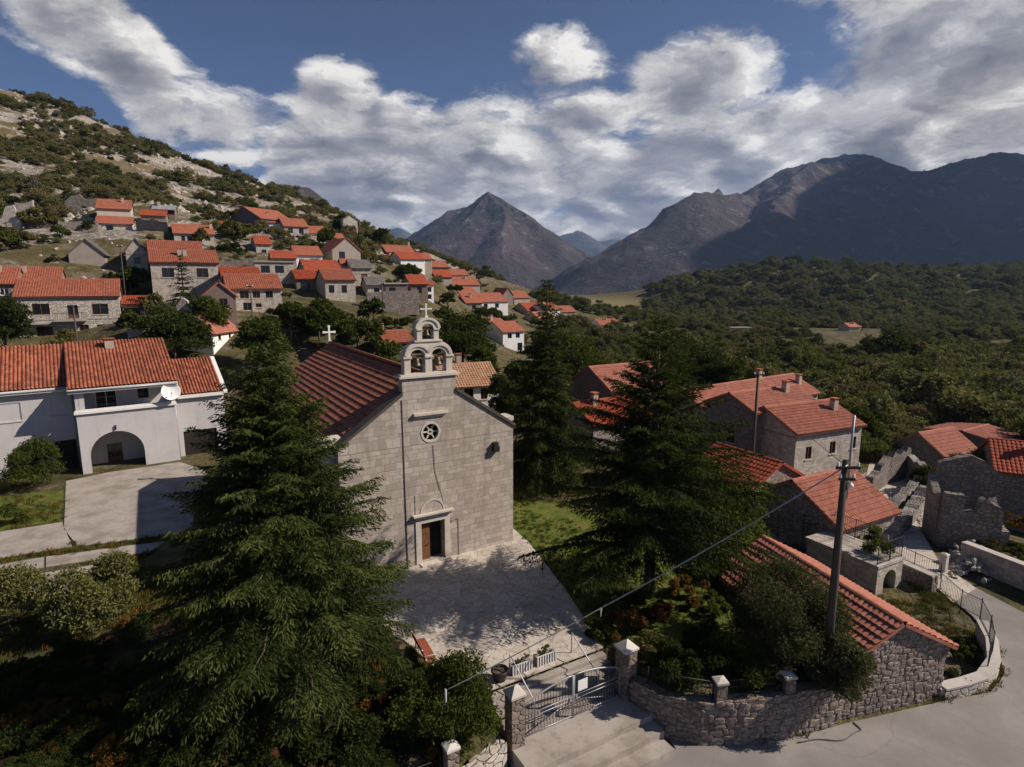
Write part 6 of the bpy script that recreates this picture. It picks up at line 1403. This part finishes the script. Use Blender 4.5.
shrub('grey green shrub round the foot of the thick pole', 838, 690, 21.45, 1.0, 2.5, 'leaf_grey', 1300, 9, .17, z=-.1, lobes=14, asp=.32)
shrub('dark green bush behind the first wall post', 707, 690, 22.9, 1.35, 1.9, 'leaf_dark', 1000, 8, .15, z=-.1)
shrub('low dark bush beside the white capped gate pillar', 655, 660, 23.6, 1.0, 1.2, 'leaf_olive', 500, 8, .14, z=-.1)
shrub('rusty orange juniper bush at the head of the steps', 622, 640, 25.3, 1.25, 1.1, 'leaf_rust', 600, 8, .15, z=0)
shrub('green juniper bush touching the court edge', 598, 648, 25.2, .85, .9, 'leaf_green', 450, 8, .14, z=0)
shrub('dark bush spilling over the garden wall right of the gate pillar', 672, 690, 22.0, 1.1, 1.9, 'leaf_dark', 900, 8, .15, z=-.2)
shrub('leafy dark bush spilling over the wall between the two posts', 742, 690, 22.2, 1.2, 1.7, 'leaf_green', 900, 8, .15, z=-.2)
shrub('red leaved bush under the cedar in the garden', 662, 622, 26.4, .7, 1.0, 'leaf_purple', 260, 7, .14, z=0)
shrub('yellow brown dry bush in the sunny garden patch', 690, 598, 28.4, 1.3, 1.0, 'leaf_rust', 450, 8, .15, z=0)
shrub('yellowish green bush in the sunny garden patch', 712, 612, 27.2, 1.0, .9, 'leaf_bright', 420, 8, .14, z=0)
shrub('dark low bush under the cedar in the garden', 640, 612, 27.4, 1.2, 1.0, 'leaf_dark', 500, 8, .15, z=0)
shrub('dark ivy bush at the corner of the roadside roof', 720, 570, 31.0, 1.5, 1.8, 'leaf_dark', 700, 8, .18, z=-.3)
shrub('small bright tree growing on the stone terrace', 876, 560, 33.5, .7, 2.2, 'leaf_bright', 220, 7, .18, z=-.3)
shrub('dark green bush in the planted bed at the bend', 962, 655, 26.3, .75, .9, 'leaf_green', 350, 7, .13, z=-1.8)
shrub('grey flowering bush in the planted bed at the bend', 955, 690, 24.2, .8, .7, 'leaf_grey', 350, 7, .12, z=-1.85)
shrub('bramble bush behind the rubble heap', 990, 572, 37.5, 1.7, 1.2, 'leaf_brown', 500, 8, .18, z=-1.7)
shrub('orange brown bush behind the ruin at the right edge', 1018, 535, 41.0, 1.5, 1.8, 'leaf_rust', 450, 8, .18, z=-1.9)
shrub('green bush on the right edge behind the lane wall', 1022, 575, 36.5, 1.4, 1.0, 'leaf_bright', 400, 8, .16, z=-1.8)
shrub('yellow green bush in front of the cottage with the light roof', 968, 478, 52, 2.6, 3.0, 'leaf_olive', 700, 8, .26, z=-1.9)
# greenery of the flower boxes
for o in [o for o in list(COL.objects) if o.get('_lm')]:
    V, Fq, t = bush_mesh(o['_lm'], .42, .42, 90 if o['_lm'] == 'leaf_bright' else 45, 6, .10, 7); V[:, 1] *= .36; V[:, 2] += .32
    q = crown_obj('foliage', V, Fq, t, o['_lm'], o); del o['_lm']

# trees with trunk and crown -----------------------------------------
TREES = {}
def template(key, *a, **k): TREES[key] = (a, k)
def grow(label, px, Y, ytop, width, leafm, nclump=520, per=7, leaf=None, cat='tree', name='tree', group=None, zc=.52, base=None):
    d = Y * cos(PITCH) + 5 * sin(PITCH); x = (px - 512) / F_PX * d; z = tz(x, Y) if base is None else base
    h = max(2.0, at(px, ytop, Y).z - z); rx = width / 2 / F_PX * d
    o = broadleaf(label, leafm, rx, h / (zc + .50), int(px * 7 + Y), int(nclump * 1.8), per, leaf or max(.17, Y * .0046), cat, name, zc, .48, 18, group)
    o.location = (x, Y, z - .1); return o
for a in [
 ('broad dark tree directly behind the villa roof', 172, 71, 311, 64, 'leaf_dark', 1100), ('dark tree left of the pale stone house', 2, 74, 290, 44, 'leaf_dark', 500),
 ('bushy green tree above the white walled cottage', 205, 77, 297, 40, 'leaf_green', 500), ('large leafy tree hiding the dark gabled house', 244, 145, 222, 42, 'leaf_olive', 700), ('lower dark tree under the large leafy one', 238, 128, 250, 36, 'leaf_dark', 450),
 ('round green tree behind the church roof, leftmost of the row', 262, 72, 318, 48, 'leaf_green', 700), ('tall green tree behind the church roof above its white cross', 318, 82, 302, 62, 'leaf_green', 900), ('dark tree behind the church roof ridge', 290, 88, 306, 50, 'leaf_dark', 700),
 ('broad green tree between church ridge and terrace wall', 356, 80, 316, 58, 'leaf_green', 800), ('yellowish tree just left of the bell gable', 388, 68, 338, 34, 'leaf_green', 500), ('green tree below the broad terrace wall', 395, 92, 318, 40, 'leaf_green', 500),
 ('big dark tree right of the bell gable', 462, 74, 312, 62, 'leaf_dark', 1000), ('green tree between bell gable and white two storey house', 440, 82, 325, 36, 'leaf_green', 500), ('dark tree right of the patchy lichen roof', 505, 58, 368, 34, 'leaf_dark', 500),
 ('broad green tree behind the tall spruce', 572, 72, 330, 62, 'leaf_green', 900), ('olive brown tree between spruce and red roof', 598, 78, 352, 48, 'leaf_olive', 600), ('dark tree behind the red ribbed roof', 690, 80, 338, 60, 'leaf_dark', 900), ('dark tree left of the long pink roof', 722, 78, 352, 44, 'leaf_dark', 600), ('small dark tree peeping over the long pink roof', 757, 74, 371, 26, 'leaf_dark', 350),
 ('green tree on the bank below the bell gable terrace', 520, 64, 352, 40, 'leaf_green', 600), ('dark tree filling the bank right of the lichen roof cottage', 540, 60, 362, 40, 'leaf_dark', 600), ('green tree above the lichen roof cottage', 478, 68, 342, 36, 'leaf_green', 500), ('olive tree on the bank under the pale two storey house', 60, 73, 328, 30, 'leaf_olive', 350), ('green tree right of the pale two storey house', 132, 78, 312, 30, 'leaf_green', 400), ('bright green tree right of the capped chimney house', 872, 62, 402, 44, 'leaf_green', 800), ('leafy green tree behind the capped chimney house', 845, 72, 392, 40, 'leaf_olive', 600), ('dark bush tree right of the collapsed walls', 948, 49, 463, 34, 'leaf_dark', 500),
 ('bright leafy fig-like tree behind the roadside roof', 742, 36, 474, 66, 'leaf_bright', 900), ('green tree in the churchyard corner by the dark shed', 700, 40, 452, 50, 'leaf_green', 700), ('green tree behind the cedar by the low red roof', 640, 47, 440, 54, 'leaf_green', 600),
 ('round topped dark pine alone on the village skyline', 383, 190, 228, 15, 'leaf_dark', 220), ('pine beside the roofless stone tower', 345, 205, 214, 15, 'leaf_dark', 220), ('dark garden tree among the far orange roofs', 452, 178, 290, 26, 'leaf_dark', 320),
 ('green tree below the long low orange roof', 487, 150, 308, 34, 'leaf_green', 350), ('round green tree left of the white two storey house', 505, 140, 316, 30, 'leaf_green', 300), ('dark tree beside the far red roof', 412, 170, 270, 18, 'leaf_dark', 200),
 ('green tree in front of the terrace with the white gable', 408, 140, 264, 30, 'leaf_green', 300), ('leafy tree before the wide orange roof house', 290, 80, 286, 20, 'leaf_green', 260), ('leafy tree right of the stone house row', 330, 150, 228, 18, 'leaf_green', 220),
 ('small tree between white house and terracotta front', 321, 145, 244, 13, 'leaf_green', 160), ('dark hedge-like tree below the small stone gable', 133, 98, 266, 44, 'leaf_dark', 420), ('olive tree between the ruins at the left edge', 50, 132, 208, 34, 'leaf_olive', 320), ('bushy tree below the left edge ruins', 25, 112, 250, 46, 'leaf_olive', 380)]:
    grow(*a)
    
# small garden trees filling the gaps between village houses
def near_house(x, y, m=1.5):
    for h in HOUSES:
        d = Vector((x, y, 0)) - Vector((h['P0'].x, h['P0'].y, 0)); u = d.dot(h['U']); v = d.dot(h['B'])
        if -m < u < h['w'] + m and -m < v < h['D'] + m: return True
    return False
protoS = [broadleaf('x', m, 2.2, 4.6, i, 170, 6, .62, zc=.55) for i, m in enumerate(('leaf_dark', 'leaf_green', 'leaf_olive'))]
lab3 = ['small dark garden tree in a gap between the village houses', 'small green garden tree in a gap between the village houses', 'small olive garden tree in a gap between the village houses']
used = set(); cnt = 0; rnd = random.Random(12)
for _ in range(900):
    if cnt >= 34: break
    px = rnd.uniform(0, 580); Y = rnd.uniform(78, 240); d = Y * cos(PITCH); x = (px - 512) / F_PX * d; z = tz(x, Y); yy = proj(x, Y, z)[1]
    lo = 205 + max(0, px - 150) * .22; hi = 345 if px < 420 else 350
    if not (lo < yy < hi) or near_house(x, Y, 2.2): continue
    # keep the fronts of houses open
    if any(h['s'][0] - 2 < px < h['s'][1] + 2 and h['P0'].y > Y and h['P0'].y - Y < 12 for h in HOUSES): continue
    i = rnd.randrange(3); o = protoS[i] if i not in used else copy_tree(protoS[i]); used.add(i); s = rnd.uniform(.45, .95)
    put(o, x, Y, z - .2, s, rnd.uniform(0, 6)); o['label'] = lab3[i]; o['group'] = 'garden trees between the village houses'; cnt += 1

# scrub: the bushes that show largest are objects of their own, the rest of the scrub is one mass
PRO = []
for i, (m, lab) in enumerate((('scrub_dark', 'dark green'), ('scrub_green', 'fresh green'), ('scrub_olive', 'olive'), ('scrub_grey', 'grey green'), ('scrub_brown', 'brownish'), ('leaf_dark', 'blackish green'))):
    for rep in range(2):
        V, Fq, t = bush_mesh(m, 1.0, 1.45, 430, 7, .115, 11); PRO.append((V, Fq, t, m, lab))
def visible_band(x, y):
    px, py = proj(x, y, terrain(x, y)); return (px > -60) & (px < 1090) & (py < 800)
def sample_valley(k):
    px = rs.uniform(-150, 1250, k); Y = np.exp(rs.uniform(np.log(58), np.log(1000), k)); x = (px - 512) / F_PX * Y; return x, Y
def sample_hill(k):
    px = rs.uniform(-120, 560, k); Y = rs.uniform(95, 480, k); return (px - 512) / F_PX * Y, Y
xs, ys = sample_valley(34000); zs = terrain(xs, ys)
dens = fbm(xs / 35, ys / 35, 4, 77); edge = -4 + (ys - 60) * .02 + 14 * smooth(100, 60, ys)
ok = (xs > edge) & (dens > .445 - .30 * smooth(250, 450, ys) - .12 * smooth(115, 85, ys) - .3 * smooth(95, 80, ys) * smooth(24, 30, xs)) & ~((ys > 330) & (proj(xs, ys, zs)[0] < 645)) & (proj(xs, ys, zs)[0] > 540) & (zs < 70) & ~((ys < 80) & (xs < 26) & (xs > -5)) & ~((xs > 20) & (ys < 59) & (xs < 52))
xs, ys, zs = xs[ok], ys[ok], zs[ok]; keep = np.array([not near_house(a, b, 2.0) for a, b in zip(xs, ys)]); xs, ys, zs = xs[keep], ys[keep], zs[keep]
sc = (1.0 + rs.gamma(2.0, .5, len(xs))) * (1 + smooth(200, 600, ys) * 1.25) * (0.75 + .25 * smooth(60, 120, ys))
hx, hy = sample_hill(9000); hz = terrain(hx, hy); hd = fbm(hx / 22, hy / 22, 4, 88)
pxs, pys = proj(hx, hy, hz)
line = 200 + np.clip(pxs - 150, 0, 400) * .2
ok = (hd > .485) & (pys < line + 26) & (hx < -5 - 0 * hy) & (rs.rand(len(hx)) < np.where(pys < line, 1, .45))
hx, hy, hz = hx[ok], hy[ok], hz[ok]; keep = np.array([not near_house(a, b, 3.0) for a, b in zip(hx, hy)]); hx, hy, hz = hx[keep], hy[keep], hz[keep]
hs = (.8 + rs.gamma(2.0, .45, len(hx))) * (1 + .25 * smooth(150, 400, hy))
def scatter(xs, ys, zs, sc, n_ind, zone, group, stuff_name, stuff_label, weights):
    ins = (proj(xs, ys, zs + sc)[0] > 0) & (proj(xs, ys, zs + sc)[0] < 1024)
    size = np.where(ins, sc / np.hypot(xs, ys), 0); order = np.argsort(-size); me = {}
    for q in order[:n_ind]:
        i = int(rs.choice(len(PRO), p=weights))
        if i not in me:
            V, Fq, t, m, lab = PRO[i]; o = crown_obj('bush', V, Fq, t, m); me[i] = o
        else: o = me[i].copy(); COL.objects.link(o)
        put(o, xs[q], ys[q], zs[q] - .15 * sc[q], sc[q], rs.uniform(0, 6.28), sc[q] * rs.uniform(.75, 1.15)); tag(o, f'{PRO[i][4]} bush {zone}', 'bush', f'{PRO[i][4]} {group}')
    rest = order[n_ind:]
    pc = bpy.data.collections.new(stuff_label[:20]); objs = []
    for i in range(len(PRO)):
        if i in me: q = bpy.data.objects.new('bush_source', me[i].data)
        else: q = crown_obj('bush_source', *PRO[i][:3], PRO[i][3]); COL.objects.unlink(q)
        pc.objects.link(q)
    k = len(rest); pm = bpy.data.meshes.new(stuff_name); pm.vertices.add(k)
    pm.vertices.foreach_set('co', np.stack([xs[rest], ys[rest], zs[rest] - .15 * sc[rest]], 1).astype(np.float32).ravel())
    for nm, ty, val in (('siz', 'FLOAT', sc[rest]), ('turn', 'FLOAT', rs.uniform(0, 6.28, k)), ('pick', 'INT', rs.choice(len(PRO), k, p=weights))):
        a = pm.attributes.new(nm, ty, 'POINT'); a.data.foreach_set('value', np.ascontiguousarray(val, np.int32 if ty == 'INT' else np.float32))
    o = bpy.data.objects.new(stuff_name, pm); COL.objects.link(o)
    ng = bpy.data.node_groups.new(stuff_name, 'GeometryNodeTree'); ng.interface.new_socket('Geometry', in_out='INPUT', socket_type='NodeSocketGeometry'); ng.interface.new_socket('Geometry', in_out='OUTPUT', socket_type='NodeSocketGeometry')
    g_ = N(ng); gi = g_('NodeGroupInput'); go = g_('NodeGroupOutput')
    ci = g_('GeometryNodeCollectionInfo', {'Collection': pc, 'Separate Children': True, 'Reset Children': True})
    at_ = lambda nm, ty: g_('GeometryNodeInputNamedAttribute', {'Name': nm}, data_type=ty).outputs[0]
    rot = g_('ShaderNodeCombineXYZ', {2: at_('turn', 'FLOAT')})
    ip = g_('GeometryNodeInstanceOnPoints', {'Points': gi.outputs[0], 'Instance': ci.outputs[0], 'Pick Instance': True, 'Instance Index': at_('pick', 'INT'), 'Rotation': rot.outputs[0], 'Scale': at_('siz', 'FLOAT')})
    ng.links.new(ip.outputs[0], go.inputs[0]); md = o.modifiers.new('scatter', 'NODES'); md.node_group = ng
    return tag(o, stuff_label, 'scrub', None, 'stuff')
wv = np.array([.11, .11, .12, .11, .14, .13, .05, .05, .07, .07, .02, .02]); wv /= wv.sum()
scatter(xs, ys, zs, sc, 125, 'in the scrub that fills the valley right of the village', 'bushes of the valley scrub', 'scrub', 'dense scrub and low wood covering the valley and the far hill', wv)
vx, vy = [], []
for _ in range(4000):
    px = rnd.uniform(-5, 420); Y = rnd.uniform(66, 150); x = (px - 512) / F_PX * Y; z = tz(x, Y); yy = proj(x, Y, z)[1]
    if 236 + max(0, px - 200) * .1 < yy < 345 and not near_house(x, Y, 1.2) and not any(h['s'][0] - 1 < px < h['s'][1] + 1 and 0 < h['P0'].y - Y < 7 for h in HOUSES): vx.append(x); vy.append(Y)
    if len(vx) >= 98: break
vx = np.array(vx); vy = np.array(vy); me2 = {}
for x, y in zip(vx, vy):
    i = int(rs.choice(len(PRO), p=[.16, .12, .14, .12, .14, .12, .03, .03, .05, .05, .02, .02]))
    if i not in me2: me2[i] = crown_obj('bush', *PRO[i][:3], PRO[i][3]); o = me2[i]
    else: o = me2[i].copy(); COL.objects.link(o)
    s_ = rs.uniform(.7, 1.5); put(o, x, y, tz(x, y) - .1, s_, rs.uniform(0, 6), s_ * rs.uniform(.7, 1.1)); tag(o, f'{PRO[i][4]} bush on a terrace among the village houses', 'bush', f'{PRO[i][4]} bushes on the village terraces')
wh = np.array([.10, .08, .10, .10, .28, .22, .03, .03, .05, .05, .01, .01]); wh /= wh.sum()
scatter(hx, hy, hz, hs, 68, 'on the rocky slope above the village', 'bushes of the rocky slope', 'scrub', 'scattered scrub on the rocky hillside above the village', wh)

# boulders and ledges of pale limestone on the slope: one mass
mb = MB(); rnd = random.Random(9); k = 0
bx, by = sample_hill(6000); bz = terrain(bx, by); bqx, bqy = proj(bx, by, bz); bd = fbm(bx / 16, by / 16, 4, 99)
lineb = 200 + np.clip(bqx - 150, 0, 400) * .2
for q in range(len(bx)):
    if bd[q] > (.50 if bqy[q] < 235 else .53) and bqy[q] < (lineb[q] + 30 if bqx[q] > 170 else 290) and by[q] < 400 and k < 1500 and not near_house(bx[q], by[q], 1.5): rock(mb, (bx[q], by[q], bz[q]), rnd.uniform(.3, 1.4) if bqy[q] < 225 else rnd.uniform(.15, .55), rnd); k += 1
tag(mb.build('rocks', M_['rock']), 'pale limestone boulders strewn over the slope above the village', 'rocks', None, 'stuff')


# grass: tufts nobody could count
def tuft_mesh(seed, m):
    r_ = np.random.RandomState(seed); k = 26; a = r_.uniform(0, 6.28, k); C = np.stack([r_.normal(0, .10, k), r_.normal(0, .10, k), np.zeros(k)], 1)
    tip = C + np.stack([np.cos(a) * .10, np.sin(a) * .10, r_.uniform(.10, .26, k)], 1); s_ = np.stack([-np.sin(a), np.cos(a), np.zeros(k)], 1) * .012
    V = np.stack([C - s_, C + s_, (C + tip) / 2 + s_ * .8 + [0, 0, .03], tip], 1).reshape(-1, 3)
    q = np_mesh('grass_source', V, np.arange(4 * k).reshape(k, 4), M_[m], None, {'tint': np.repeat(r_.rand(k), 4)}); COL.objects.unlink(q); return q
def instancer(name, label, srcs, P, siz, kind='stuff', pick=None, cat='grass'):
    pc = bpy.data.collections.new(name + '_sources'); [pc.objects.link(q) for q in srcs]; k = len(P); pm = bpy.data.meshes.new(name); pm.vertices.add(k); pm.vertices.foreach_set('co', P.astype(np.float32).ravel())
    for nm, ty, val in (('siz', 'FLOAT', siz), ('turn', 'FLOAT', rs.uniform(0, 6.28, k)), ('pick', 'INT', rs.randint(0, len(srcs), k) if pick is None else pick)):
        a = pm.attributes.new(nm, ty, 'POINT'); a.data.foreach_set('value', np.ascontiguousarray(val, np.int32 if ty == 'INT' else np.float32))
    o = bpy.data.objects.new(name, pm); COL.objects.link(o); ng = bpy.data.node_groups.new(name, 'GeometryNodeTree')
    ng.interface.new_socket('Geometry', in_out='INPUT', socket_type='NodeSocketGeometry'); ng.interface.new_socket('Geometry', in_out='OUTPUT', socket_type='NodeSocketGeometry')
    g_ = N(ng); gi = g_('NodeGroupInput'); go = g_('NodeGroupOutput'); ci = g_('GeometryNodeCollectionInfo', {'Collection': pc, 'Separate Children': True, 'Reset Children': True})
    at_ = lambda nm, ty: g_('GeometryNodeInputNamedAttribute', {'Name': nm}, data_type=ty).outputs[0]
    ip = g_('GeometryNodeInstanceOnPoints', {'Points': gi.outputs[0], 'Instance': ci.outputs[0], 'Pick Instance': True, 'Instance Index': at_('pick', 'INT'), 'Rotation': g_('ShaderNodeCombineXYZ', {2: at_('turn', 'FLOAT')}).outputs[0], 'Scale': at_('siz', 'FLOAT')})
    ng.links.new(ip.outputs[0], go.inputs[0]); o.modifiers.new('scatter', 'NODES').node_group = ng
    return tag(o, label, cat, None, kind)
def inpoly(x, y, poly):
    c = np.zeros(x.shape, bool); j = len(poly) - 1
    for i in range(len(poly)):
        xi, yi, xj, yj = poly[i][0], poly[i][1], poly[j][0], poly[j][1]
        c ^= ((yi > y) != (yj > y)) & (x < (xj - xi) * (y - yi) / (yj - yi + 1e-12) + xi); j = i
    return c
hard = [court, rd, bed] + [[G(66, 481, YZ), G(64, 529, YZ), G(78, 546, YZ), G(190, 532, YZ), G(205, 470, YZ), G(180, 462, YZ), G(110, 472, YZ)], [G(-60, 541, YZ), G(-60, 568, YZ), G(72, 546, YZ), G(62, 522, YZ)], [G(-60, 573, YZ), G(-60, 584, YZ), G(170, 549, YZ), G(170, 540, YZ)], [G(-60, 590, YZ), G(-60, 618, YZ), G(70, 590, YZ), G(110, 562, YZ)],
        [cl(0, 0, 0), cl(cw, 0, 0), cl(cw, -22, 0), cl(0, -22, 0)], [gf(-.2, -.1), gf(5.9, -.1), gf(6.0, 5), gf(-.3, 5)], [(25, 41), (22.5, 36), (18, 40), (24, 52), (36, 60), (44, 58), (37, 45), (31, 42)]]
gx = rs.uniform(-46, 27, 60000); gy = rs.uniform(14, 52, 60000); okg = fbm(gx / 2.5, gy / 2.5, 3, 66) > .40
for poly in hard: okg &= ~inpoly(gx, gy, poly)
okg &= (proj(gx, gy, 0 * gx)[0] > -30) & (proj(gx, gy, 0 * gx)[0] < 1050) & (rs.rand(len(gx)) < 22 / np.hypot(gx, gy))
gx, gy = gx[okg], gy[okg]; gz = terrain(gx, gy); inl = inpoly(gx, gy, lawn); gz = np.where(inl, np.maximum(gz, .03), gz)
keep = np.array([not near_house(a, b, .1) for a, b in zip(gx, gy)]); gx, gy, gz = gx[keep], gy[keep], gz[keep]
instancer('grass', 'uneven tufts of grass and weeds on lawns and garden ground', [tuft_mesh(i, m) for i, m in enumerate(('leaf_bright', 'leaf_olive', 'leaf_green', 'leaf_olive', 'leaf_rust'))], np.stack([gx, gy, gz - .02], 1), rs.uniform(.6, 1.5, len(gx)) * np.where(inpoly(gx, gy, lawn), .6, 1), pick=np.where(inpoly(gx, gy, lawn), rs.choice([0, 2], len(gx)), rs.randint(0, 5, len(gx))))

# low dark creepers and weeds covering the shaded bed under the big cedar
cxs = rs.uniform(-21, -1, 1500); cys = rs.uniform(14, 28.5, 1500); okc = inpoly(cxs, cys, bed_xy) & (fbm(cxs / 2, cys / 2, 3, 31) > .36); cxs, cys = cxs[okc][:620], cys[okc][:620]
cs = []
for i in (0, 2, 8, 10):
    q = crown_obj('creeper_source', *PRO[i][:3], 'leaf_dark' if i != 8 else 'leaf_rust'); COL.objects.unlink(q); cs.append(q)
instancer('ground_cover', 'dark creeping ground cover and bracken under the big cedar', cs, np.stack([cxs, cys, terrain(cxs, cys) - .05], 1), rs.uniform(.25, .6, len(cxs)), pick=rs.choice(4, len(cxs), p=[.35, .3, .1, .25]), cat='ground cover')
# stones and tussocks on the open terraces between the houses
